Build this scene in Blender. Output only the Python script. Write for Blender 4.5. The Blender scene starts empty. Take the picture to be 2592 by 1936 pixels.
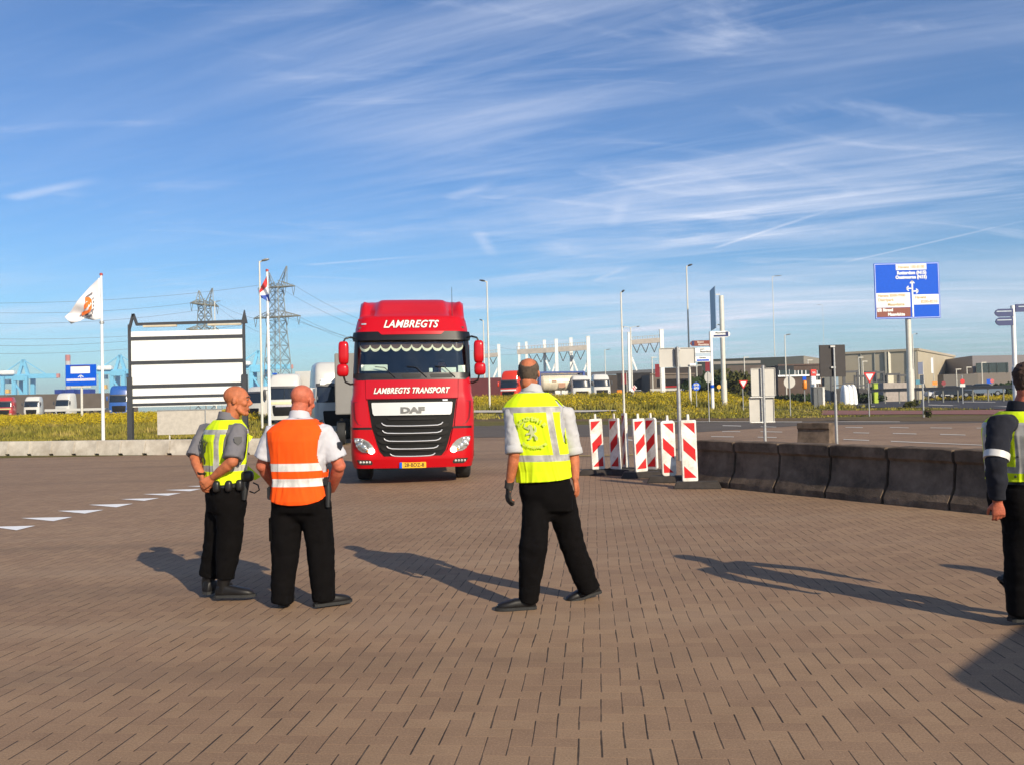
import bpy, bmesh, math, random
from mathutils import Vector, Matrix, noise
R = math.radians
random.seed(7)
SC = bpy.context.scene
COL = SC.collection

# ---------------------------------------------------------------- camera
H_CAM = 1.53
PITCH, ROLL, FPX = 54/2198, R(1.4), 2198.0
cam = bpy.data.cameras.new('camera')
cam.sensor_fit = 'HORIZONTAL'; cam.sensor_width = 36; cam.lens = 36*FPX/2592
cam.clip_start = .1; cam.clip_end = 8000
cam_ob = bpy.data.objects.new('camera', cam); COL.objects.link(cam_ob)
_f = Vector((0, math.cos(PITCH), math.sin(PITCH)))
_r0 = Vector((1, 0, 0)); _u0 = Vector((0, -math.sin(PITCH), math.cos(PITCH)))
_r = _r0*math.cos(ROLL) - _u0*math.sin(ROLL)
_u = _r0*math.sin(ROLL) + _u0*math.cos(ROLL)
M = Matrix(((_r.x, _u.x, -_f.x), (_r.y, _u.y, -_f.y), (_r.z, _u.z, -_f.z))).to_4x4()
M.translation = (0, 0, H_CAM)
cam_ob.matrix_world = M
SC.camera = cam_ob
def ray(px, py): return _f + _r*((px-1296)/FPX) - _u*((py-968)/FPX)

# ---------------------------------------------------------------- sun, sky, exposure
SUN_AZ = math.atan2(.545, -.84)          # azimuth of the sun measured from +Y towards +X
SUN_EL = R(27)
sd = Vector((math.sin(SUN_AZ)*math.cos(SUN_EL), math.cos(SUN_AZ)*math.cos(SUN_EL), math.sin(SUN_EL)))
sun = bpy.data.lights.new('sun', 'SUN'); sun.energy = 5.0; sun.angle = R(.53); sun.color = (1, .87, .67)
sun_ob = bpy.data.objects.new('sun', sun); COL.objects.link(sun_ob)
sun_ob.rotation_euler = (-sd).to_track_quat('-Z', 'Y').to_euler(); sun_ob.location = sd*50

W = bpy.data.worlds.new('World'); SC.world = W; W.use_nodes = True
nt = W.node_tree; N = nt.nodes; L = nt.links
for n in list(N): N.remove(n)

def nd(tree, t, **k):
    n = tree.nodes.new(t)
    for a, v in k.items():
        if a == 'ins':
            for i, val in v.items():
                n.inputs[i].default_value = val
        else: setattr(n, a, v)
    return n
def mth(tree, op, a, b=None, c=None, clamp=False):
    n = tree.nodes.new('ShaderNodeMath'); n.operation = op; n.use_clamp = clamp
    for i, v in enumerate((a, b, c)):
        if v is None: continue
        if isinstance(v, (int, float)): n.inputs[i].default_value = v
        else: tree.links.new(v, n.inputs[i])
    return n.outputs[0]
def ramp(tree, fac, stops):
    n = tree.nodes.new('ShaderNodeValToRGB'); tree.links.new(fac, n.inputs[0])
    e = n.color_ramp.elements
    while len(e) > 1: e.remove(e[-1])
    for i, (p, c) in enumerate(stops):
        if i == 0: e[0].position = p; q = e[0]
        else: q = e.new(p)
        q.color = (c, c, c, 1) if isinstance(c, (int, float)) else (*c[:3], 1)
    return n.outputs[0]
def mixc(tree, fac, a, b, bt='MIX'):
    n = tree.nodes.new('ShaderNodeMix'); n.data_type = 'RGBA'; n.blend_type = bt
    for i, v in ((0, fac), (6, a), (7, b)):
        if isinstance(v, (int, float)): n.inputs[i].default_value = v
        elif isinstance(v, (tuple, list)): n.inputs[i].default_value = (*v[:3], 1)
        else: tree.links.new(v, n.inputs[i])
    return n.outputs[2]

sky = nd(nt, 'ShaderNodeTexSky', sky_type='NISHITA', sun_disc=False, sun_elevation=SUN_EL,
         sun_rotation=SUN_AZ, altitude=0, air_density=1.0, dust_density=.25, ozone_density=2.2)
tc = nd(nt, 'ShaderNodeTexCoord')
sx = nd(nt, 'ShaderNodeSeparateXYZ'); L.new(tc.outputs['Generated'], sx.inputs[0])
zc = mth(nt, 'MAXIMUM', sx.outputs[2], 0.0)
den = mth(nt, 'ADD', zc, .09)
pu = mth(nt, 'DIVIDE', sx.outputs[0], den); pv = mth(nt, 'DIVIDE', sx.outputs[1], den)
cuv = nd(nt, 'ShaderNodeCombineXYZ'); L.new(pu, cuv.inputs[0]); L.new(pv, cuv.inputs[1])
def cloud_layer(rot, sc, loc, detail, dist, lo, hi, rough=.55):
    mr_ = nd(nt, 'ShaderNodeMapping'); L.new(cuv.outputs[0], mr_.inputs[0]); mr_.inputs['Rotation'].default_value = (0, 0, R(rot))
    mp = nd(nt, 'ShaderNodeMapping'); L.new(mr_.outputs[0], mp.inputs[0]); mp.inputs['Scale'].default_value = sc; mp.inputs['Location'].default_value = loc
    nz = nd(nt, 'ShaderNodeTexNoise', ins={'Scale': 1.0, 'Detail': detail, 'Roughness': rough, 'Distortion': dist})
    L.new(mp.outputs[0], nz.inputs['Vector'])
    mr = nd(nt, 'ShaderNodeMapRange', interpolation_type='SMOOTHSTEP', ins={1: lo, 2: hi}); L.new(nz.outputs[0], mr.inputs[0])
    return mr.outputs[0]
streak = cloud_layer(19, (.45, 2.0, 1), (3.1, 1.7, 0), 8, 1.1, .38, .80, .6)
streak2 = cloud_layer(24, (.8, 6.5, 1), (7.7, 2.2, 0), 7, .9, .38, .82, .6)
patch = cloud_layer(15, (.34, .55, 1), (1.2, 5.1, 0), 2, .3, .22, .60)
wisp = cloud_layer(-12, (.8, 2.2, 1), (9.0, 4.0, 0), 8, 1.8, .52, .78, .62)
right = nd(nt, 'ShaderNodeMapRange', ins={1: -.75, 2: .9, 3: .16, 4: 1.12}); L.new(pu, right.inputs[0])
c1 = mth(nt, 'MULTIPLY', mth(nt, 'ADD', mth(nt, 'MULTIPLY', streak, .75), mth(nt, 'MULTIPLY', streak2, .4)), patch)
c2 = mth(nt, 'ADD', mth(nt, 'MULTIPLY', c1, right.outputs[0]), mth(nt, 'MULTIPLY', wisp, .30))
# a low cloud bank a little above the horizon
bank = nd(nt, 'ShaderNodeMapRange', interpolation_type='SMOOTHSTEP', ins={1: .155, 2: .10}); L.new(zc, bank.inputs[0])
bank2 = nd(nt, 'ShaderNodeMapRange', interpolation_type='SMOOTHSTEP', ins={1: .05, 2: .10}); L.new(zc, bank2.inputs[0])
bn = cloud_layer(4, (.22, 1.1, 1), (2.0, .3, 0), 5, .5, .38, .62)
cbank = mth(nt, 'MULTIPLY', mth(nt, 'MULTIPLY', bank.outputs[0], bank2.outputs[0]), mth(nt, 'MULTIPLY', bn, .6))
# thin contrails: straight lines in the cloud plane
def contrail(a, b, w, amt, fade=.5):
    def q(p):
        d = ray(*p).normalized(); return Vector((d.x/(max(d.z, 0)+.09), d.y/(max(d.z, 0)+.09)))
    A, B = q(a), q(b); d = B-A; l = d.length; d.normalize(); n = Vector((-d.y, d.x))
    s_ = mth(nt, 'DIVIDE', mth(nt, 'ADD', mth(nt, 'ADD', mth(nt, 'MULTIPLY', pu, d.x), mth(nt, 'MULTIPLY', pv, d.y)), -A.dot(d)), l)
    t_ = mth(nt, 'ABSOLUTE', mth(nt, 'ADD', mth(nt, 'ADD', mth(nt, 'ADD', mth(nt, 'MULTIPLY', pu, n.x), mth(nt, 'MULTIPLY', pv, n.y)), -A.dot(n)), mth(nt, 'MULTIPLY', mth(nt, 'SUBTRACT', wisp, .3), w*.8)))
    m1 = nd(nt, 'ShaderNodeMapRange', interpolation_type='SMOOTHSTEP', ins={1: w, 2: 0.0}); L.new(t_, m1.inputs[0])
    m2 = nd(nt, 'ShaderNodeMapRange', interpolation_type='SMOOTHSTEP', ins={1: 0.0, 2: .15}); L.new(s_, m2.inputs[0])
    m3 = nd(nt, 'ShaderNodeMapRange', interpolation_type='SMOOTHSTEP', ins={1: 1.0, 2: 1-fade}); L.new(s_, m3.inputs[0])
    return mth(nt, 'MULTIPLY', mth(nt, 'MULTIPLY', m1.outputs[0], mth(nt, 'MULTIPLY', m2.outputs[0], m3.outputs[0])), amt)
trails = None
for args in (((1790, 634), (2150, 515), .022, .34), ((2110, 672), (2700, 535), .02, .30), ((1120, 505), (1270, 452), .05, .22), ((1210, 580), (1262, 660), .045, .24), ((760, 672), (1110, 645), .03, .25), ((0, 505), (270, 445), .05, .34), ((1500, 715), (1600, 668), .03, .20), ((1540, 580), (1590, 470), .05, .14)):
    k_ = contrail(*args); trails = k_ if trails is None else mth(nt, 'MAXIMUM', trails, k_)
cl = mth(nt, 'MINIMUM', mth(nt, 'ADD', mth(nt, 'ADD', c2, cbank), trails), .92)
hs = nd(nt, 'ShaderNodeHueSaturation', ins={'Saturation': 1.02, 'Value': 1.0}); L.new(sky.outputs[0], hs.inputs['Color'])
hz = nd(nt, 'ShaderNodeMapRange', interpolation_type='SMOOTHSTEP', ins={1: .0, 2: .30}); L.new(zc, hz.inputs[0])
skyc = mixc(nt, 1.0, hs.outputs[0], mixc(nt, hz.outputs[0], (.58, .84, 1.0), (.56, .79, 1.06)), 'MULTIPLY')
cloudy = mixc(nt, cl, skyc, (7.2, 7.6, 8.8))
bg = nd(nt, 'ShaderNodeBackground', ins={1: .10}); L.new(cloudy, bg.inputs[0])
ow = nd(nt, 'ShaderNodeOutputWorld'); L.new(bg.outputs[0], ow.inputs[0])

SC.view_settings.view_transform = 'Standard'; SC.view_settings.look = 'None'
SC.view_settings.exposure = 0.32; SC.view_settings.gamma = 1.0
SC.cycles.max_bounces = 8; SC.cycles.transparent_max_bounces = 12
SC.cycles.use_denoising = True

# ---------------------------------------------------------------- photograph geometry -> world
def at(px, py, Y):
    d = ray(px, py); return Vector((0, 0, H_CAM)) + d*(Y/d.y)
def gp(px, py, z=0.0):
    d = ray(px, py); return Vector((0, 0, H_CAM)) + d*((z-H_CAM)/d.z)
def lerp(a, b, t): return a+(b-a)*t
def pl(x, tab):
    if x <= tab[0][0]: return tab[0][1]
    for (x0, y0), (x1, y1) in zip(tab, tab[1:]):
        if x <= x1: return lerp(y0, y1, (x-x0)/(x1-x0))
    return tab[-1][1]
def sst(a, b, x):
    t = min(1, max(0, (x-a)/(b-a))); return t*t*(3-2*t)
def zt(X, Y):
    "height of the land: flat yard, a grassy rise beyond it, level port land behind"
    if Y < 40: return 0.0
    k = X/Y
    l = pl(Y, ((55, 0), (75, .9), (95, 1.1), (110, 1.15)))
    c = pl(Y, ((55, 0), (75, .85), (92, 1.75), (102, 1.7), (115, 1.55)))
    r = pl(Y, ((55, 0), (75, .33), (95, .5), (140, .6)))
    wl = 1-sst(-.17, -.08, k); wr = sst(.20, .34, k); wc = 1-wl-wr
    return l*wl+c*wc+r*wr
def tp(px, py, lim=400):
    d = ray(px, py); Y = 20.0
    while Y < lim:
        p = Vector((0, 0, H_CAM)) + d*(Y/d.y)
        if p.z <= zt(p.x, p.y): return Vector((p.x, p.y, zt(p.x, p.y)))
        Y += .1 if Y < 120 else .5
    return Vector((p.x, p.y, zt(p.x, p.y)))
# ---------------------------------------------------------------- materials
MATS = {}
def mat(name, col, rough=.6, metal=0.0, var=.12, scale=6.0, bump=0.0, bscale=30.0, coat=0.0, spec=.5, emit=0.0, dirt=None, dirtamt=0.0, dscale=1.5, sss=0, world=False):
    if name in MATS: return MATS[name]
    m = bpy.data.materials.new(name); m.use_nodes = True; t = m.node_tree
    b = t.nodes['Principled BSDF']
    b.inputs['Roughness'].default_value = rough; b.inputs['Metallic'].default_value = metal
    b.inputs['Specular IOR Level'].default_value = spec
    b.inputs['Coat Weight'].default_value = coat; b.inputs['Coat Roughness'].default_value = .06
    tcn = t.nodes.new('ShaderNodeTexCoord')
    vec = t.nodes.new('ShaderNodeNewGeometry').outputs['Position'] if world else tcn.outputs['Object']
    n1 = nd(t, 'ShaderNodeTexNoise', ins={'Scale': scale, 'Detail': 5, 'Roughness': .6}); t.links.new(vec, n1.inputs['Vector'])
    c0 = tuple(max(0, c*(1-var)) for c in col); c1 = tuple(min(1, c*(1+var)) for c in col)
    c = ramp(t, n1.outputs[0], ((.3, c0), (.7, c1)))
    if dirt:
        n3 = nd(t, 'ShaderNodeTexNoise', ins={'Scale': dscale, 'Detail': 8, 'Roughness': .7}); t.links.new(vec, n3.inputs['Vector'])
        c = mixc(t, ramp(t, n3.outputs[0], ((.42, 0.0), (.68, dirtamt))), c, dirt)
    t.links.new(c, b.inputs['Base Color'])
    if bump:
        n2 = nd(t, 'ShaderNodeTexNoise', ins={'Scale': bscale, 'Detail': 6, 'Roughness': .65}); t.links.new(tcn.outputs['Object'], n2.inputs['Vector'])
        bp = nd(t, 'ShaderNodeBump', ins={'Strength': bump, 'Distance': .02}); t.links.new(n2.outputs[0], bp.inputs['Height']); t.links.new(bp.outputs[0], b.inputs['Normal'])
    if emit:
        b.inputs['Emission Color'].default_value = (*col, 1); b.inputs['Emission Strength'].default_value = emit
    if sss:
        b.inputs['Subsurface Weight'].default_value = sss; b.inputs['Subsurface Radius'].default_value = (.02, .008, .005)
    MATS[name] = m
    return m
def glass(name, tint=(.75, .82, .84), op=.12, rough=.03):
    m = bpy.data.materials.new(name); m.use_nodes = True; t = m.node_tree
    for n in list(t.nodes): t.nodes.remove(n)
    tr = nd(t, 'ShaderNodeBsdfTransparent', ins={0: (*tint, 1)}); gl = nd(t, 'ShaderNodeBsdfGlossy', ins={'Roughness': rough, 'Color': (.9, .95, 1, 1)})
    fr = nd(t, 'ShaderNodeFresnel', ins={0: 1.5}); f2 = mth(t, 'ADD', mth(t, 'MULTIPLY', fr.outputs[0], .65), op*.12)
    mx = nd(t, 'ShaderNodeMixShader'); t.links.new(f2, mx.inputs[0]); t.links.new(tr.outputs[0], mx.inputs[1]); t.links.new(gl.outputs[0], mx.inputs[2])
    o = nd(t, 'ShaderNodeOutputMaterial'); t.links.new(mx.outputs[0], o.inputs[0])
    MATS[name] = m; return m

# ---------------------------------------------------------------- mesh helpers
TS = bpy.data.scenes.new('scratch')          # a small scene to evaluate text and remeshing in; removed at the end
def scratch():
    with bpy.context.temp_override(scene=TS, view_layer=TS.view_layers[0]):
        dg = bpy.context.evaluated_depsgraph_get(); dg.update(); return dg
def BM(): return bmesh.new()
def link(name, me, parent=None):
    o = bpy.data.objects.new(name, me); COL.objects.link(o)
    if parent is not None: o.parent = parent
    return o
def fin(name, bm, m, parent=None, smooth=None, bevel=0):
    bmesh.ops.recalc_face_normals(bm, faces=bm.faces)
    if bevel:
        es = [e for e in bm.edges if len(e.link_faces) == 2 and e.calc_face_angle(0) > .5]
        if es: bmesh.ops.bevel(bm, geom=es, offset=bevel, segments=2, affect='EDGES', clamp_overlap=True)
    me = bpy.data.meshes.new(name); bm.to_mesh(me); bm.free()
    for q in (m if isinstance(m, (list, tuple)) else [m]): me.materials.append(q)
    if smooth is not None:
        me.polygons.foreach_set('use_smooth', [True]*len(me.polygons)); me.set_sharp_from_angle(angle=R(smooth))
    return link(name, me, parent)
def thing(name, label, cat, loc=(0, 0, 0), rz=0.0, group=None):
    o = bpy.data.objects.new(name, None); COL.objects.link(o); o.location = loc; o.rotation_euler = (0, 0, rz); o.empty_display_size = .2
    return tag(o, label, cat, group)
def tag(o, label=None, cat=None, group=None, kind=None):
    for k, v in (('label', label), ('category', cat), ('group', group), ('kind', kind)):
        if v: o[k] = v
    return o
def copy_tree(o, parent=None):
    c = o.copy(); COL.objects.link(c)
    if parent is not None: c.parent = parent
    for ch in list(o.children): copy_tree(ch, c)
    return c
def box(bm, c, s, rot=None, mi=0):
    g = bmesh.ops.create_cube(bm, size=1.0); vs = g['verts']
    bmesh.ops.scale(bm, vec=s, verts=vs)
    if rot is not None: bmesh.ops.rotate(bm, cent=(0, 0, 0), matrix=rot, verts=vs)
    bmesh.ops.translate(bm, vec=c, verts=vs)
    if mi:
        for f in {f for v in vs for f in v.link_faces}: f.material_index = mi
    return vs
def bar(bm, a, b, w, h=None, up=Vector((0, 0, 1))):
    a = Vector(a); b = Vector(b); d = b-a; l = d.length
    if l < 1e-6: return
    d.normalize(); s = d.cross(up)
    if s.length < 1e-4: s = d.cross(Vector((1, 0, 0)))
    s.normalize(); t = s.cross(d)
    m = Matrix((s, d, t)).transposed()
    box(bm, (a+b)/2, (w, l, h or w), m)
def rings(bm, rs, cap=True, closed=True, mi=0):
    vv = [[bm.verts.new(p) for p in r] for r in rs]
    n = len(rs[0]); fs = []
    for a, b in zip(vv, vv[1:]):
        for i in range(n if closed else n-1):
            j = (i+1) % n
            try: fs.append(bm.faces.new((a[i], a[j], b[j], b[i])))
            except ValueError: pass
    if cap and closed:
        for r in (vv[0][::-1], vv[-1]):
            try: fs.append(bm.faces.new(r))
            except ValueError: pass
    if mi:
        for f in fs: f.material_index = mi
    return vv
def tube(bm, pts, rad, n=10, cap=True, side=None, mi=0):
    pts = [Vector(p) for p in pts]; rs = []
    ref = side
    for i, p in enumerate(pts):
        t = (pts[min(i+1, len(pts)-1)]-pts[max(i-1, 0)]).normalized()
        if ref is None:
            ref = t.cross(Vector((0, 0, 1)))
            if ref.length < .1: ref = t.cross(Vector((0, 1, 0)))
        s = (Vector(ref)-t*Vector(ref).dot(t)).normalized(); u = t.cross(s)
        ref = s if side is None else side
        r = rad[i] if isinstance(rad, (list, tuple)) else rad
        rx, ry = r if isinstance(r, (list, tuple)) else (r, r)
        rs.append([p + s*(rx*math.cos(2*math.pi*k/n)) + u*(ry*math.sin(2*math.pi*k/n)) for k in range(n)])
    return rings(bm, rs, cap, mi=mi)
def cyl(bm, a, b, r0, r1=None, n=12, mi=0): return tube(bm, [a, b], [r0, r1 if r1 is not None else r0], n, mi=mi)
def ell(bm, c, r, seg=14, rot=None, mi=0):
    g = bmesh.ops.create_uvsphere(bm, u_segments=seg, v_segments=max(6, seg//2+2), radius=1)
    bmesh.ops.scale(bm, vec=r, verts=g['verts'])
    if rot is not None: bmesh.ops.rotate(bm, cent=(0, 0, 0), matrix=rot, verts=g['verts'])
    bmesh.ops.translate(bm, vec=c, verts=g['verts'])
    if mi:
        for f in {f for v in g['verts'] for f in v.link_faces}: f.material_index = mi
def prism(bm, poly, y0, y1, mi=0):
    "poly of (x,z); extruded along y"
    a = [bm.verts.new((x, y0, z)) for x, z in poly]; b = [bm.verts.new((x, y1, z)) for x, z in poly]; n = len(poly)
    fs = [bm.faces.new(a), bm.faces.new(b[::-1])]
    for i in range(n): fs.append(bm.faces.new((a[i], b[i], b[(i+1) % n], a[(i+1) % n])))
    for f in fs: f.material_index = mi
def text_mesh(body, size, shear=0.0, offset=0.0, extrude=.004, xs=1.0, align='CENTER', spacing=1.0):
    "list of (verts, faces) of text in the x/z plane centred on the origin, as a bmesh"
    cu = bpy.data.curves.new('t', 'FONT'); cu.body = body; cu.size = size; cu.shear = shear; cu.offset = offset
    cu.extrude = extrude; cu.align_x = align; cu.align_y = 'CENTER'; cu.space_character = spacing; cu.resolution_u = 3
    o = bpy.data.objects.new('t', cu); TS.collection.objects.link(o)
    dg = scratch(); me = bpy.data.meshes.new_from_object(o.evaluated_get(dg))
    bpy.data.objects.remove(o); bpy.data.curves.remove(cu)
    bm = BM(); bm.from_mesh(me); bpy.data.meshes.remove(me)
    for v in bm.verts: v.co = Vector((v.co.x*xs, -v.co.z, v.co.y))
    return bm
def text(name, body, size, m, parent, loc, rz=0.0, **k):
    bm = text_mesh(body, size, **k)
    bmesh.ops.rotate(bm, cent=(0, 0, 0), matrix=Matrix.Rotation(rz, 3, 'Z'), verts=bm.verts)
    bmesh.ops.translate(bm, vec=loc, verts=bm.verts)
    return fin(name, bm, m, parent)
def remesh(bm, voxel, smooth=3, name='m'):
    me = bpy.data.meshes.new(name); bmesh.ops.recalc_face_normals(bm, faces=bm.faces); bm.to_mesh(me); bm.free()
    o = bpy.data.objects.new('tmp', me); TS.collection.objects.link(o)
    r = o.modifiers.new('r', 'REMESH'); r.mode = 'VOXEL'; r.voxel_size = voxel; r.adaptivity = 0
    if smooth:
        s = o.modifiers.new('s', 'SMOOTH'); s.iterations = smooth; s.factor = .5
    dg = scratch(); out = bpy.data.meshes.new_from_object(o.evaluated_get(dg))
    bpy.data.objects.remove(o); bpy.data.meshes.remove(me)
    out.polygons.foreach_set('use_smooth', [True]*len(out.polygons))
    return out

# ---------------------------------------------------------------- common materials
steel = mat('galvanised_steel', (.42, .42, .41), .45, .55, .15, 9, .05)
palepole = mat('pale_painted_pole', (.62, .59, .52), .5, .1, .08, 4)
white = mat('white_paint', (.80, .80, .78), .42, 0, .05, 5)
whitedirty = mat('white_paint_weathered', (.72, .70, .66), .5, 0, .12, 5, dirt=(.40, .36, .30), dirtamt=.5, dscale=3)
greyback = mat('sign_back_grey', (.47, .45, .41), .5, .3, .06, 3)
black = mat('black_plastic', (.012, .012, .013), .4, 0, .2, 8)
rubber = mat('tyre_rubber', (.018, .018, .018), .8, 0, .3, 12, .2, 60)
darkgrey = mat('dark_grey_paint', (.055, .055, .06), .5, 0, .15, 6)
blue = mat('sign_blue', (.0, .085, .58), .6, 0, .05, 5, spec=.2)
navy = mat('navy_blue', (.012, .025, .12), .45, 0, .1, 5)
red = mat('signal_red', (.60, .012, .012), .4, 0, .06, 5)
brown = mat('tourist_sign_brown', (.20, .035, .015), .45, 0, .06, 5)
sand = mat('sign_text_ochre', (.50, .36, .18), .5, 0, .05, 5)
orange = mat('orange_paint', (.85, .24, .01), .45, 0, .06, 5)
lampglass = mat('lamp_cover', (.30, .29, .27), .3, .2, .1, 5)
# ---------------------------------------------------------------- the yard of concrete pavers
def paver_material():
    m = bpy.data.materials.new('brown_concrete_pavers'); m.use_nodes = True; t = m.node_tree; b = t.nodes['Principled BSDF']
    g = t.nodes.new('ShaderNodeNewGeometry')
    mp = nd(t, 'ShaderNodeMapping'); mp.inputs['Rotation'].default_value = (0, 0, R(5.3)); t.links.new(g.outputs['Position'], mp.inputs[0])
    # a little irregularity in the courses
    wn = nd(t, 'ShaderNodeTexNoise', ins={'Scale': .7, 'Detail': 2}); t.links.new(g.outputs['Position'], wn.inputs['Vector'])
    s = nd(t, 'ShaderNodeSeparateXYZ'); t.links.new(mp.outputs[0], s.inputs[0])
    wob = mth(t, 'MULTIPLY', mth(t, 'SUBTRACT', wn.outputs[0], .5), .05)
    # 90 degree herringbone of 210 x 105 mm pavers: cell (i, j) of half a paver, m = (i - j) mod 4
    u = mth(t, 'DIVIDE', mth(t, 'ADD', s.outputs[0], wob), .1055); v = mth(t, 'DIVIDE', mth(t, 'ADD', s.outputs[1], wob), .1055)
    ci = mth(t, 'FLOOR', u); cj = mth(t, 'FLOOR', v); fu = mth(t, 'SUBTRACT', u, ci); fv = mth(t, 'SUBTRACT', v, cj)
    m4 = mth(t, 'FLOORED_MODULO', mth(t, 'ADD', mth(t, 'SUBTRACT', ci, cj), .5), 4.0)
    def is_m(k): return mth(t, 'MULTIPLY', mth(t, 'GREATER_THAN', m4, float(k)), mth(t, 'LESS_THAN', m4, k+1.0))
    def pick(f, lo_k, hi_k):
        low = mth(t, 'LESS_THAN', f, .5)
        gone = mth(t, 'ADD', mth(t, 'MULTIPLY', low, is_m(lo_k)), mth(t, 'MULTIPLY', mth(t, 'SUBTRACT', 1.0, low), is_m(hi_k)))
        return mth(t, 'ADD', mth(t, 'MULTIPLY', mth(t, 'MINIMUM', f, mth(t, 'SUBTRACT', 1.0, f)), .1055), gone)
    du = pick(fu, 1, 0); dv = pick(fv, 2, 3)       # metres to the nearest joint of either direction
    colid = mth(t, 'SUBTRACT', ci, is_m(1)); row = mth(t, 'SUBTRACT', cj, is_m(2))
    def mrange(x, a, bb, c, d):
        n = nd(t, 'ShaderNodeMapRange', interpolation_type='SMOOTHSTEP', ins={1: a, 2: bb, 3: c, 4: d}); t.links.new(x, n.inputs[0]); return n.outputs[0]
    cid = nd(t, 'ShaderNodeCombineXYZ'); t.links.new(colid, cid.inputs[0]); t.links.new(row, cid.inputs[1])
    wh = nd(t, 'ShaderNodeTexWhiteNoise', noise_dimensions='2D'); t.links.new(cid.outputs[0], wh.inputs[0])
    jw = mrange(wh.outputs[0], 0, 1, .0032, .0080)
    head = nd(t, 'ShaderNodeMapRange', interpolation_type='SMOOTHSTEP', ins={1: .0012, 3: 1.0, 4: 0.0}); t.links.new(du, head.inputs[0]); t.links.new(jw, head.inputs[2])
    bed = mrange(dv, .0005, .0035, 1, 0)
    n_big = nd(t, 'ShaderNodeTexNoise', ins={'Scale': .22, 'Detail': 6, 'Roughness': .6}); t.links.new(g.outputs['Position'], n_big.inputs['Vector'])
    n_mid = nd(t, 'ShaderNodeTexNoise', ins={'Scale': 3.0, 'Detail': 6, 'Roughness': .7}); t.links.new(g.outputs['Position'], n_mid.inputs['Vector'])
    n_fin = nd(t, 'ShaderNodeTexNoise', ins={'Scale': 95.0, 'Detail': 4, 'Roughness': .8}); t.links.new(g.outputs['Position'], n_fin.inputs['Vector'])
    n_dis = nd(t, 'ShaderNodeTexNoise', ins={'Scale': .35, 'Detail': 3}); t.links.new(g.outputs['Position'], n_dis.inputs['Vector'])
    base = ramp(t, n_big.outputs[0], ((.3, (.205, .126, .073)), (.5, (.262, .165, .098)), (.72, (.300, .196, .119))))
    base = mixc(t, mrange(n_mid.outputs[0], .35, .75, 0, .5), base, (.180, .110, .064))
    brickv = nd(t, 'ShaderNodeHueSaturation'); t.links.new(base, brickv.inputs['Color']); t.links.new(mrange(wh.outputs[0], 0, 1, .92, 1.07), brickv.inputs['Value'])
    t.links.new(mrange(wh.outputs[0], 0, 1, .4975, .502), brickv.inputs['Hue'])
    c = mixc(t, mrange(n_fin.outputs[0], .5, .75, 0, .75), brickv.outputs[0], (.42, .29, .175))
    c = mixc(t, mrange(n_fin.outputs[0], .5, .24, 0, .8), c, (.10, .066, .045))
    hd = mth(t, 'MULTIPLY', head.outputs[0], mrange(n_mid.outputs[0], .3, .62, .35, .97))
    bd = mth(t, 'MULTIPLY', bed, mrange(n_dis.outputs[0], .3, .7, .2, .65))
    c = mixc(t, bd, c, (.40, .24, .125))
    c = mixc(t, hd, c, (.022, .014, .010))
    # worn pale scrapes
    sc = nd(t, 'ShaderNodeMapping'); sc.inputs['Rotation'].default_value = (0, 0, R(8)); sc.inputs['Scale'].default_value = (.6, 9, 1); t.links.new(g.outputs['Position'], sc.inputs[0])
    n_sc = nd(t, 'ShaderNodeTexNoise', ins={'Scale': 1.1, 'Detail': 5, 'Roughness': .7}); t.links.new(sc.outputs[0], n_sc.inputs['Vector'])
    c = mixc(t, mrange(n_sc.outputs[0], .68, .82, 0, .5), c, (.45, .33, .22))
    # tyre-polished tracks sweeping across the yard
    tk_ = nd(t, 'ShaderNodeMapping'); tk_.inputs['Rotation'].default_value = (0, 0, R(-62)); tk_.inputs['Scale'].default_value = (.05, .55, 1); t.links.new(g.outputs['Position'], tk_.inputs[0])
    n_tk = nd(t, 'ShaderNodeTexNoise', ins={'Scale': 1.0, 'Detail': 4, 'Roughness': .55, 'Distortion': .5}); t.links.new(tk_.outputs[0], n_tk.inputs['Vector'])
    c = mixc(t, mrange(n_tk.outputs[0], .52, .72, 0, .38), c, (.12, .082, .055))
    c = mixc(t, mrange(n_tk.outputs[0], .46, .30, 0, .22), c, (.34, .25, .165))
    # oil drips
    n_oil = nd(t, 'ShaderNodeTexNoise', ins={'Scale': 1.6, 'Detail': 4, 'Roughness': .6, 'Distortion': .4}); t.links.new(g.outputs['Position'], n_oil.inputs['Vector'])
    c = mixc(t, mrange(n_oil.outputs[0], .68, .78, 0, .6), c, (.06, .045, .035))
    t.links.new(c, b.inputs['Base Color']); b.inputs['Roughness'].default_value = .82; b.inputs['Specular IOR Level'].default_value = .3
    hgt = mth(t, 'SUBTRACT', mth(t, 'MULTIPLY', n_fin.outputs[0], .12), mth(t, 'ADD', head.outputs[0], mth(t, 'MULTIPLY', bed, .10)))
    bp = nd(t, 'ShaderNodeBump', ins={'Strength': .55, 'Distance': .006}); t.links.new(hgt, bp.inputs['Height']); t.links.new(bp.outputs[0], b.inputs['Normal'])
    return m
def sheet(name, pts, m, kind='structure'):
    bm = BM(); bm.faces.new([bm.verts.new(p) for p in pts])
    o = fin(name, bm, m); tag(o, kind=kind); return o
pav = paver_material()
sheet('paving', [(-260, -40, 0), (260, -40, 0), (260, 76, 0), (-260, 76, 0)], pav)

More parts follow.
